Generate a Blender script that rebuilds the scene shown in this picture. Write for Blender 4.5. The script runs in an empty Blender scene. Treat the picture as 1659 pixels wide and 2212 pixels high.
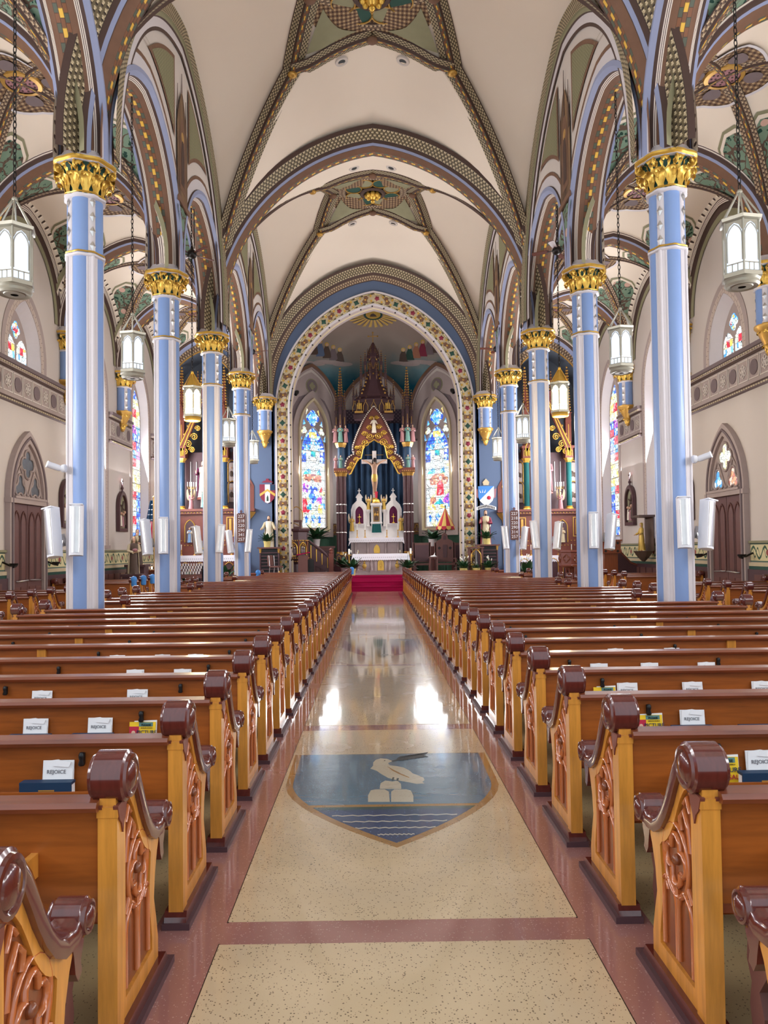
import bpy, math, random
from mathutils import Vector, Matrix
PI = math.pi
S = bpy.context.scene
COL = S.collection
random.seed(7)
# ---------------------------------------------------------------- camera
F_PX, CAM = 1650.0, Vector((-0.11, 0.0, 1.70))
PITCH, YAW, ROLL = 0.029, 0.005, 0.0125
_fw = Vector((math.sin(YAW) * math.cos(PITCH), math.cos(YAW) * math.cos(PITCH), math.sin(PITCH)))
_r0 = Vector((math.cos(YAW), -math.sin(YAW), 0))
_u0 = _r0.cross(_fw)
_rt = _r0 * math.cos(ROLL) - _u0 * math.sin(ROLL)
_up = _u0 * math.cos(ROLL) + _r0 * math.sin(ROLL)
_v = Vector((0, 1, 0))
PX0 = 808 - F_PX * _v.dot(_rt) / _v.dot(_fw)
PY0 = 1187 + F_PX * _v.dot(_up) / _v.dot(_fw)
cam = bpy.data.objects.new('camera', bpy.data.cameras.new('camera'))
COL.objects.link(cam)
cam.data.sensor_fit = 'AUTO'
cam.data.sensor_width = 36.0
cam.data.lens = 36.0 * F_PX / 2212.0
cam.data.shift_x = (829.5 - PX0) / 2212.0
cam.data.shift_y = (PY0 - 1106.0) / 2212.0
cam.data.clip_start, cam.data.clip_end = 0.05, 300
_m = Matrix((_rt, _up, -_fw)).transposed().to_4x4()
_m.translation = CAM
cam.matrix_world = _m
S.camera = cam

def ray(x, y):
    return (_fw + _rt * ((x - PX0) / F_PX) - _up * ((y - PY0) / F_PX))
def at_z(x, y, z):
    d = ray(x, y); t = (z - CAM.z) / d.z
    return CAM + d * t
def at_y(x, y, Y):
    d = ray(x, y); return CAM + d * ((Y - CAM.y) / d.y)
def at_x(x, y, X):
    d = ray(x, y); return CAM + d * ((X - CAM.x) / d.x)
# ---------------------------------------------------------------- world, exposure, light
S.view_settings.view_transform = 'Standard'
S.view_settings.look = 'None'
S.view_settings.gamma = 1.0
S.view_settings.use_curve_mapping = False
S.view_settings.exposure = 0.58
S.cycles.use_denoising = True
S.cycles.adaptive_threshold = 0.05
S.cycles.max_bounces = 7
S.cycles.diffuse_bounces = 5
S.cycles.glossy_bounces = 3
S.cycles.transmission_bounces = 4
S.cycles.sample_clamp_indirect = 6.0
S.cycles.caustics_reflective = False
S.cycles.caustics_refractive = False
W = bpy.data.worlds.new('daylight'); S.world = W
W.use_nodes = True
W.node_tree.nodes['Background'].inputs[0].default_value = (0.80, 0.90, 1.0, 1)
W.node_tree.nodes['Background'].inputs[1].default_value = 1.15

def srgb(*c):
    c = c[0] if len(c) == 1 else c
    out = []
    for v in c:
        v = v / 255.0
        out.append(v / 12.92 if v <= 0.04045 else ((v + 0.055) / 1.055) ** 2.4)
    return tuple(out)
def area_light(name, loc, direction, sx, sy, power, col=(1, 1, 1), spread=PI):
    l = bpy.data.lights.new(name, 'AREA'); l.shape = 'RECTANGLE'; l.size = sx; l.size_y = sy
    l.energy = power; l.color = col; l.spread = spread
    o = bpy.data.objects.new(name, l); COL.objects.link(o)
    o.location = loc
    o.rotation_euler = Vector(direction).to_track_quat('-Z', 'Y').to_euler()
    return o
# the building's grid
BAY, Y1 = 4.95, 12.5
CY = [Y1 + BAY * i for i in range(-3, 5)]          # column lines; CY[3] = first column in view, CY[7] = chancel wall
CX, WX, ZS = 4.82, 9.2, 8.30                       # arcade plane, aisle wall, springing
YE = CY[7]                                         # chancel arch wall
Y_WEST = -8.5
WIN_SILL, WIN_SPR, WIN_HW = 2.0, 7.0, 0.95
# daylight that the tall aisle windows let in
for _i in range(7):
    _y = CY[_i] + BAY / 2
    for _s in (-1, 1):
        if _i in (4,):
            continue
        area_light('window_daylight', (_s * (WX + 0.06), _y, 4.9), (-_s, 0, 0.2), 5.2, 1.7, {3: 260, 5: 680, 6: 760}.get(_i, 340), (0.97, 0.97, 1.0))
for _s in (-1, 1):
    area_light('apse_window_daylight', (_s * 2.85, 36.6, 5.9), (-_s * 0.7, -0.75, -0.12), 5.0, 1.1, 230, (0.95, 0.97, 1.0))

# ---------------------------------------------------------------- materials
MATS = {}
class G:
    """small node-graph helper around one material"""
    def __init__(s, name, rough=0.6, metal=0.0, spec=0.4):
        m = bpy.data.materials.new(name); m.use_nodes = True
        s.m, s.t = m, m.node_tree
        s.b = s.t.nodes['Principled BSDF']
        s.b.inputs['Roughness'].default_value = rough
        s.b.inputs['Metallic'].default_value = metal
        s.b.inputs['Specular IOR Level'].default_value = spec
        MATS[name] = m
    def n(s, typ, **kw):
        nd = s.t.nodes.new(typ)
        for k, v in kw.items():
            if k.startswith('i_'):
                key = k[2:].replace('_', ' ')
                sock = nd.inputs[int(key)] if key.isdigit() else nd.inputs[key]
                s.put(sock, v)
            else:
                setattr(nd, k, v)
        return nd
    def put(s, sock, v):
        if isinstance(v, bpy.types.NodeSocket): s.t.links.new(v, sock)
        elif isinstance(v, tuple) and len(v) == 3 and sock.type == 'RGBA': sock.default_value = (*v, 1)
        else: sock.default_value = v
    def ma(s, op, a, b=0.0, c=0.0, clamp=False):
        nd = s.t.nodes.new('ShaderNodeMath'); nd.operation = op; nd.use_clamp = clamp
        s.put(nd.inputs[0], a); s.put(nd.inputs[1], b); s.put(nd.inputs[2], c)
        return nd.outputs[0]
    def mix(s, f, a, b):
        nd = s.t.nodes.new('ShaderNodeMix'); nd.data_type = 'RGBA'
        s.put(nd.inputs[0], f); s.put(nd.inputs[6], a); s.put(nd.inputs[7], b)
        return nd.outputs[2]
    def uv(s):
        x = s.n('ShaderNodeSeparateXYZ'); s.t.links.new(s.n('ShaderNodeUVMap').outputs[0], x.inputs[0])
        return x.outputs[0], x.outputs[1]
    def co(s, kind='Object'):
        return s.n('ShaderNodeTexCoord').outputs[kind]
    def xyz(s, kind='Object'):
        x = s.n('ShaderNodeSeparateXYZ'); s.t.links.new(s.co(kind), x.inputs[0]); return x.outputs
    def noise(s, scale, detail=3.0, vec=None, rough=0.5, out=0):
        nd = s.n('ShaderNodeTexNoise'); nd.inputs['Scale'].default_value = scale
        nd.inputs['Detail'].default_value = detail; nd.inputs['Roughness'].default_value = rough
        s.t.links.new(vec if vec is not None else s.co(), nd.inputs['Vector'])
        return nd.outputs[out]
    def voro(s, scale, vec=None, feature='F1', out='Distance', rnd=1.0):
        nd = s.n('ShaderNodeTexVoronoi'); nd.feature = feature; nd.inputs['Scale'].default_value = scale
        nd.inputs['Randomness'].default_value = rnd
        s.t.links.new(vec if vec is not None else s.co(), nd.inputs['Vector'])
        return nd.outputs[out]
    def scale(s, v, vec=None):
        nd = s.n('ShaderNodeMapping'); nd.inputs['Scale'].default_value = v
        s.t.links.new(vec if vec is not None else s.co(), nd.inputs['Vector']); return nd.outputs[0]
    def comb(s, x, y, z=0.0):
        nd = s.n('ShaderNodeCombineXYZ'); s.put(nd.inputs[0], x); s.put(nd.inputs[1], y); s.put(nd.inputs[2], z); return nd.outputs[0]
    def gt(s, a, b): return s.ma('GREATER_THAN', a, b)
    def lt(s, a, b): return s.ma('LESS_THAN', a, b)
    def ramp(s, f, stops, interp='LINEAR'):
        nd = s.n('ShaderNodeValToRGB'); nd.color_ramp.interpolation = interp
        e = nd.color_ramp.elements
        while len(e) < len(stops): e.new(0.5)
        for k, (p, c) in enumerate(stops): e[k].position = p; e[k].color = (*c, 1)
        s.put(nd.inputs[0], f); return nd.outputs[0]
    def col(s, c): s.put(s.b.inputs['Base Color'], c); return s
    def bump(s, h, strength=0.3, dist=0.01):
        nd = s.n('ShaderNodeBump'); nd.inputs['Strength'].default_value = strength; nd.inputs['Distance'].default_value = dist
        s.put(nd.inputs['Height'], h); s.t.links.new(nd.outputs[0], s.b.inputs['Normal']); return s

def plain(name, c, rough=0.6, metal=0.0, var=0.10, scale=6.0, spec=0.4, coat=0.0):
    g = G(name, rough, metal, spec)
    lin = srgb(c)
    dark = tuple(v * (1 - var) for v in lin); lite = tuple(min(1, v * (1 + var)) for v in lin)
    g.col(g.mix(g.noise(scale, 4), dark, lite))
    if coat: g.b.inputs['Coat Weight'].default_value = coat; g.b.inputs['Coat Roughness'].default_value = 0.12
    return g.m
def glow(name, c, strength):
    g = G(name, 0.4); g.col(srgb(c)); g.b.inputs['Emission Color'].default_value = (*srgb(c), 1)
    g.b.inputs['Emission Strength'].default_value = strength; return g.m

plain('plaster', (236, 222, 204), 0.85, var=0.03, scale=0.9, spec=0.2)
plain('wall_paint', (206, 196, 187), 0.8, var=0.03, scale=0.7, spec=0.2)
plain('white_paint', (210, 204, 206), 0.45, var=0.03, spec=0.4)
plain('blue_paint', (126, 153, 200), 0.33, var=0.05, scale=2.0, spec=0.5)
plain('rib_blue', (146, 154, 184), 0.5, var=0.05)
plain('slate_blue', (90, 106, 134), 0.75, var=0.05, scale=1.2)
plain('niche_slate', (84, 90, 100), 0.8, var=0.06, scale=1.2)
plain('gold', (224, 182, 84), 0.33, 0.6, var=0.15, scale=14)
plain('lantern_metal', (172, 168, 152), 0.4, 0.55, var=0.1)
plain('gold_dark', (196, 152, 76), 0.38, 0.5, var=0.2, scale=20)
plain('brown_paint', (118, 86, 66), 0.7, var=0.15)
plain('brown_dark', (78, 58, 50), 0.7, var=0.15)
plain('mauve', (170, 154, 148), 0.75, var=0.06)
plain('mauve_dark', (118, 103, 104), 0.75, var=0.08)
plain('olive', (142, 138, 108), 0.8, var=0.1)
plain('leaf_green', (38, 74, 62), 0.7, var=0.2)
plain('black', (18, 17, 18), 0.45)
plain('iron', (38, 34, 32), 0.4, 0.6)
plain('marble', (222, 218, 216), 0.35, var=0.06, scale=5)
plain('marble_pink', (176, 160, 158), 0.4, var=0.08, scale=7)
plain('linen', (238, 236, 244), 0.8, var=0.02)
plain('carpet_red', (150, 18, 66), 0.95, var=0.12, scale=60, spec=0.1)
plain('purple_velvet', (86, 22, 60), 0.9)
plain('teal_cloth', (16, 84, 84), 0.85)
plain('altar_wood', (116, 62, 50), 0.4, var=0.2, scale=9)
plain('altar_dark', (80, 54, 58), 0.45, var=0.15, scale=9)
plain('chair_wood', (104, 68, 62), 0.4, var=0.15, scale=9)
plain('door_wood', (102, 68, 64), 0.5, var=0.12, scale=12)
plain('skin', (206, 166, 140), 0.5)
plain('robe_white', (224, 214, 196), 0.6)
plain('robe_cream', (200, 184, 150), 0.6)
plain('robe_pink', (160, 112, 116), 0.6)
plain('robe_green', (94, 136, 128), 0.6)
plain('robe_red', (132, 40, 62), 0.6)
plain('robe_blue', (120, 150, 190), 0.6)
plain('robe_brown', (84, 66, 56), 0.6)
plain('robe_gold', (206, 170, 82), 0.45, 0.3)
plain('hair_dark', (52, 38, 34), 0.7)
plain('plant_leaf', (38, 74, 44), 0.4, var=0.35, scale=9, spec=0.5)
plain('petal', (240, 240, 232), 0.6)
plain('yellow_petal', (240, 200, 40), 0.6)
plain('terracotta', (166, 110, 84), 0.8)
plain('pot_gold', (214, 196, 122), 0.5, 0.2)
plain('pot_white', (214, 206, 204), 0.5)
plain('blue_cover', (64, 132, 206), 0.5)
plain('navy_book', (20, 54, 84), 0.5)
plain('paper', (236, 236, 236), 0.8, var=0.02)
plain('print_grey', (120, 118, 122), 0.8)
plain('silver', (200, 198, 196), 0.3, 0.8)
plain('speaker_white', (226, 228, 234), 0.4, var=0.02)
plain('lens', (22, 40, 56), 0.1)
plain('curtain', (20, 46, 72), 0.85, var=0.2, scale=3)
plain('green_drape', (52, 84, 66), 0.85, var=0.15, scale=3)
plain('fan_wood', (92, 46, 34), 0.4)
plain('yellow_silk', (226, 190, 104), 0.6)
plain('red_silk', (184, 34, 62), 0.6)

# varnished pew wood with grain running along the local x axis / z axis
def wood(name, c, axis, rough=0.28, var=0.35, coat=0.35):
    g = G(name, rough, 0, 0.45); lin = srgb(c)
    v = g.scale((1.2, 14, 14) if axis == 'x' else (14, 14, 1.2))
    f = g.noise(2.2, 5, v, 0.6)
    g.col(g.ramp(f, [(0.25, tuple(x * (1 - var) for x in lin)), (0.55, lin), (0.8, tuple(min(1, x * (1 + var * .6)) for x in lin))]))
    g.b.inputs['Coat Weight'].default_value = coat; g.b.inputs['Coat Roughness'].default_value = 0.1
    g.bump(f, 0.06, 0.004)
wood('oak_long', (152, 82, 29), 'x', 0.38, coat=0.15)
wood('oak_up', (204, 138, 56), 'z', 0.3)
wood('oak_rail', (120, 60, 34), 'x', 0.3)
wood('mahogany', (90, 38, 32), 'z', 0.18, 0.3, 0.6)
wood('oak_carved', (176, 96, 46), 'z', 0.18, 0.25, 0.6)
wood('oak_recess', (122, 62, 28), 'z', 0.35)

def terrazzo(name, base, speck, dens, base_rough):
    g = G(name, base_rough, 0, 0.5)
    vec = g.co('Object')
    lin = srgb(base)
    c = g.mix(g.noise(2.2, 5, vec), tuple(x * 0.86 for x in lin), tuple(min(1, x * 1.08) for x in lin))
    c = g.mix(g.ma('MULTIPLY', g.noise(420, 2, vec), 0.35), c, tuple(x * 0.8 for x in lin))
    vn = g.n('ShaderNodeTexVoronoi'); vn.inputs['Scale'].default_value = 105
    g.t.links.new(vec, vn.inputs['Vector'])
    sep = g.n('ShaderNodeSeparateColor'); g.t.links.new(vn.outputs['Color'], sep.inputs[0])
    near = g.lt(vn.outputs['Distance'], g.ma('MULTIPLY', sep.outputs[1], 0.42))
    f = g.ma('MULTIPLY', near, g.lt(sep.outputs[0], dens))
    c = g.mix(g.ma('MULTIPLY', f, 0.85), c, srgb(speck))
    g.col(c)
    g.put(g.b.inputs['Roughness'], g.ma('ADD', g.ma('MULTIPLY', g.noise(1.4, 3, vec), 0.12), base_rough))
    g.b.inputs['Coat Weight'].default_value = 1.0; g.b.inputs['Coat Roughness'].default_value = 0.06; g.b.inputs['Coat IOR'].default_value = 1.38
    h = g.noise(3.0, 1.5, g.scale((1.0, 2.6, 1.0), vec))
    g.bump(h, 0.10, 0.02)
    return g.m
terrazzo('terrazzo_cream', (212, 190, 154), (74, 58, 42), 0.55, 0.20)
terrazzo('terrazzo_purple', (158, 109, 102), (186, 146, 138), 0.5, 0.20)
terrazzo('terrazzo_side', (188, 170, 128), (88, 74, 56), 0.4, 0.3)
terrazzo('inlay_sky', (86, 118, 138), (120, 146, 160), 0.3, 0.2)
terrazzo('inlay_sea', (26, 62, 106), (140, 160, 180), 0.12, 0.2)
terrazzo('inlay_green', (38, 76, 66), (60, 100, 84), 0.2, 0.2)
terrazzo('inlay_tan', (164, 122, 64), (120, 84, 44), 0.4, 0.2)
terrazzo('inlay_cream', (206, 196, 172), (170, 158, 132), 0.2, 0.2)
terrazzo('inlay_red', (124, 42, 62), (150, 80, 90), 0.3, 0.2)
terrazzo('inlay_leaf', (34, 62, 58), (50, 80, 70), 0.2, 0.2)

def dash_mat():      # painted soffit: brown blocks with gold and green dashes, u along in metres, v across
    g = G('soffit_dash', 0.55, 0, 0.3); u, v = g.uv()
    row = g.ma('FLOOR', g.ma('MULTIPLY', v, 3.0))
    cell = g.ma('FLOOR', g.ma('ADD', g.ma('DIVIDE', u, 0.13), g.ma('MULTIPLY', row, 0.5)))
    par = g.ma('MODULO', g.ma('ABSOLUTE', cell), 2.0)
    mid = g.ma('MULTIPLY', g.gt(row, 0.5), g.lt(row, 1.5))
    fv = g.ma('FRACT', g.ma('MULTIPLY', v, 3.0))
    line = g.ma('ADD', g.lt(fv, 0.10), g.gt(fv, 0.92), clamp=True)
    fu = g.ma('FRACT', g.ma('ADD', g.ma('DIVIDE', u, 0.13), g.ma('MULTIPLY', row, 0.5)))
    line = g.ma('ADD', line, g.lt(fu, 0.08), clamp=True)
    a = g.mix(par, srgb(126, 84, 58), srgb(86, 92, 78))
    gold = g.mix(par, srgb(122, 82, 56), srgb(224, 178, 72))
    c = g.mix(mid, a, gold)
    g.col(g.mix(g.ma('MULTIPLY', line, 0.7), c, srgb(64, 46, 40)))
dash_mat()
def band_mat(name, ground, light, dark, pu, rows, edge):   # painted diaper band
    g = G(name, 0.6, 0, 0.3); u, v = g.uv()
    uu = g.ma('MULTIPLY', u, 2 * PI / pu)
    vv = g.ma('MULTIPLY', v, PI * rows)
    p = g.ma('MULTIPLY', g.ma('SINE', uu), g.ma('SINE', vv))
    q = g.ma('MULTIPLY', g.ma('COSINE', uu), g.ma('SINE', vv))
    c = g.mix(g.gt(p, 0.55), ground, light)
    c = g.mix(g.lt(p, -0.6), c, dark)
    c = g.mix(g.gt(q, 0.80), c, tuple(x * 1.25 for x in light))
    tri = g.ma('ABSOLUTE', g.ma('SUBTRACT', g.ma('FRACT', g.ma('DIVIDE', u, pu * 0.5)), 0.5))
    ev = g.ma('MINIMUM', v, g.ma('SUBTRACT', 1.0, v))
    c = g.mix(g.lt(ev, g.ma('MULTIPLY', tri, edge)), c, light)
    c = g.mix(g.lt(ev, 0.03), c, dark)
    g.col(c)
band_mat('diaper_olive', srgb(108, 96, 72), srgb(196, 180, 146), srgb(60, 50, 44), 0.11, 4, 0.20)
band_mat('diaper_brown', srgb(112, 90, 72), srgb(186, 164, 132), srgb(64, 50, 44), 0.11, 2, 0.25)
band_mat('chancel_band', srgb(150, 134, 92), srgb(236, 224, 178), srgb(78, 66, 50), 0.34, 1, 0.45)
band_mat('leaf_border', srgb(226, 214, 196), srgb(232, 222, 206), srgb(74, 58, 50), 0.20, 1, 0.0)
def star_mat():
    g = G('star_paint', 0.7, 0, 0.2); o = g.xyz()
    a = g.ma('SINE', g.ma('MULTIPLY', g.ma('ADD', o[0], o[1]), 30.0)); b = g.ma('SINE', g.ma('MULTIPLY', g.ma('SUBTRACT', o[0], o[1]), 30.0))
    p = g.ma('MULTIPLY', a, b)
    c = g.mix(g.gt(p, 0.45), srgb(120, 94, 72), srgb(178, 152, 116)); g.col(g.mix(g.lt(p, -0.5), c, srgb(74, 56, 48)))
star_mat()
def lines_mat():
    g = G('fine_lines', 0.6, 0, 0.3); u, v = g.uv()
    f = g.ma('FRACT', g.ma('MULTIPLY', v, 3.0))
    g.col(g.mix(g.lt(f, 0.42), srgb(234, 224, 210), srgb(92, 70, 70)))
lines_mat()
def foliage_mat():   # painted vine panel
    g = G('vine_paint', 0.75, 0, 0.2)
    vec = g.co()
    warp = g.n('ShaderNodeVectorMath', operation='ADD'); g.t.links.new(vec, warp.inputs[0])
    nz = g.n('ShaderNodeVectorMath', operation='SCALE'); nz.inputs['Scale'].default_value = 0.32
    g.t.links.new(g.noise(3.0, 2, vec, out=1), nz.inputs[0]); g.t.links.new(nz.outputs[0], warp.inputs[1])
    w = warp.outputs[0]
    stem = g.lt(g.voro(3.2, w, 'DISTANCE_TO_EDGE'), 0.055)
    leaf = g.lt(g.voro(7.5, w), 0.36)
    leaf2 = g.gt(g.noise(11, 2, vec), 0.47)
    rose = g.lt(g.voro(1.5, vec), 0.16)
    c = g.mix(g.noise(2.0, 2), srgb(96, 124, 104), srgb(132, 152, 130))
    c = g.mix(g.ma('MULTIPLY', leaf, leaf2), c, srgb(36, 66, 56))
    c = g.mix(stem, c, srgb(96, 78, 66))
    c = g.mix(rose, c, srgb(206, 168, 152))
    g.col(c)
foliage_mat()
def olive_mat():
    g = G('olive_diaper', 0.8, 0, 0.2); o = g.xyz()
    a = g.ma('SINE', g.ma('MULTIPLY', g.ma('ADD', o[1], o[2]), 38.0)); b = g.ma('SINE', g.ma('MULTIPLY', g.ma('SUBTRACT', o[1], o[2]), 38.0))
    g.col(g.mix(g.gt(g.ma('MULTIPLY', a, b), 0.25), srgb(142, 138, 106), srgb(112, 108, 84)))
olive_mat()
def niche_mat():
    g = G('niche_paint', 0.8, 0, 0.2)
    f = g.noise(1.5, 4, g.scale((1, 1.6, 0.5)))
    g.col(g.ramp(f, [(0.3, srgb(84, 66, 56)), (0.5, srgb(124, 98, 74)), (0.7, srgb(150, 120, 90))]))
niche_mat()
def dado_mat():      # stencilled dado border
    g = G('dado_stencil', 0.8, 0, 0.2); u, v = g.uv()
    uu = g.ma('MULTIPLY', u, 2 * PI / 0.55)
    wave = g.ma('ABSOLUTE', g.ma('SUBTRACT', v, g.ma('ADD', 0.5, g.ma('MULTIPLY', g.ma('SINE', uu), 0.30))))
    wave2 = g.ma('ABSOLUTE', g.ma('SUBTRACT', v, g.ma('ADD', 0.5, g.ma('MULTIPLY', g.ma('SINE', g.ma('MULTIPLY', uu, 2)), -0.24))))
    c = g.mix(g.lt(wave, 0.075), srgb(214, 204, 160), srgb(70, 96, 80))
    c = g.mix(g.lt(wave2, 0.05), c, srgb(70, 96, 80))
    spot = g.gt(g.ma('MULTIPLY', g.ma('COSINE', g.ma('MULTIPLY', uu, 0.5)), g.ma('SINE', g.ma('MULTIPLY', v, PI))), 0.88)
    c = g.mix(spot, c, srgb(150, 84, 78))
    c = g.mix(g.lt(g.ma('MINIMUM', v, g.ma('SUBTRACT', 1.0, v)), 0.07), c, srgb(86, 108, 96))
    g.col(c)
dado_mat()
def quoin_mat():     # painted block pattern round the windows
    g = G('quoin_paint', 0.8, 0, 0.2); u, v = g.uv()
    row = g.ma('FLOOR', g.ma('MULTIPLY', v, 2.0))
    fu = g.ma('FRACT', g.ma('ADD', g.ma('DIVIDE', u, 0.22), g.ma('MULTIPLY', row, 0.5)))
    fv = g.ma('FRACT', g.ma('MULTIPLY', v, 2.0))
    line = g.ma('ADD', g.lt(fu, 0.07), g.lt(fv, 0.1), clamp=True)
    g.col(g.mix(line, srgb(196, 180, 168), srgb(150, 132, 124)))
quoin_mat()
def dome_mat():      # mural of clouds and sky on the apse vault, pigment follows the height on the wall
    g = G('sky_mural', 0.85, 0, 0.15); o = g.xyz()
    h = g.ma('DIVIDE', g.ma('SUBTRACT', g.ma('ADD', o[2], g.ma('MULTIPLY', g.ma('SUBTRACT', g.noise(0.7, 4), 0.5), 1.6)), 8.6), 4.4)
    g.col(g.ramp(h, [(0.05, srgb(12, 66, 92)), (0.30, srgb(24, 92, 112)), (0.46, srgb(104, 132, 136)), (0.62, srgb(150, 140, 130)), (0.9, srgb(168, 150, 138))]))
dome_mat()
def glass_mat(name, cols, strength, scale=9.0):
    """stained glass lit by the day outside: small cells of the pane's colours"""
    g = G(name, 0.25, 0, 0.4)
    vn = g.n('ShaderNodeTexVoronoi'); vn.inputs['Scale'].default_value = scale
    g.t.links.new(g.co(), vn.inputs['Vector'])
    sep = g.n('ShaderNodeSeparateColor'); g.t.links.new(vn.outputs['Color'], sep.inputs[0])
    n = len(cols)
    c = g.ramp(sep.outputs[0], [(i / n, srgb(cc)) for i, cc in enumerate(cols)], 'CONSTANT')
    edge = g.lt(g.voro(scale, None, 'DISTANCE_TO_EDGE'), 0.035)
    c = g.mix(edge, c, srgb(60, 60, 70))
    g.col((0.05, 0.05, 0.05)); g.put(g.b.inputs['Emission Color'], c); g.b.inputs['Emission Strength'].default_value = strength
glass_mat('glass_white', [(244, 250, 255), (228, 246, 250), (250, 250, 240), (214, 240, 235)], 0.95, 6)
glass_mat('glass_blue', [(40, 90, 220), (30, 70, 200), (150, 205, 255), (60, 140, 240), (235, 245, 255)], 1.15, 9)
glass_mat('glass_sky', [(120, 200, 245), (200, 236, 255), (70, 160, 235), (236, 248, 255)], 1.0, 8)
glass_mat('glass_gold', [(250, 222, 130), (252, 240, 190), (240, 190, 90), (250, 250, 235)], 1.25, 8)
glass_mat('glass_red', [(226, 30, 60), (236, 70, 90), (200, 20, 50), (244, 150, 160)], 1.05, 9)
glass_mat('glass_violet', [(190, 80, 220), (225, 110, 190), (120, 70, 200), (240, 190, 235)], 1.1, 9)
glass_mat('glass_teal', [(30, 170, 170), (40, 190, 200), (160, 230, 225), (20, 120, 190)], 1.1, 9)
glass_mat('glass_brown', [(190, 110, 90), (220, 150, 110), (230, 190, 170), (150, 80, 90)], 1.1, 9)
glass_mat('glass_cream', [(250, 248, 225), (240, 232, 170), (252, 250, 244), (222, 240, 214)], 0.95, 8)
glass_mat('glass_dark', [(52, 58, 64), (70, 74, 78), (40, 46, 54)], 0.35, 9)
glow('lamp_glass_glow', (214, 226, 244), 0.55)  # glow put into the glass of the unlit lanterns
glow('lamp_lit', (255, 238, 196), 7.0)
glow('candle_glow', (255, 214, 160), 2.5)
glow('spot_glow', (255, 226, 170), 1.5)
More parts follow.
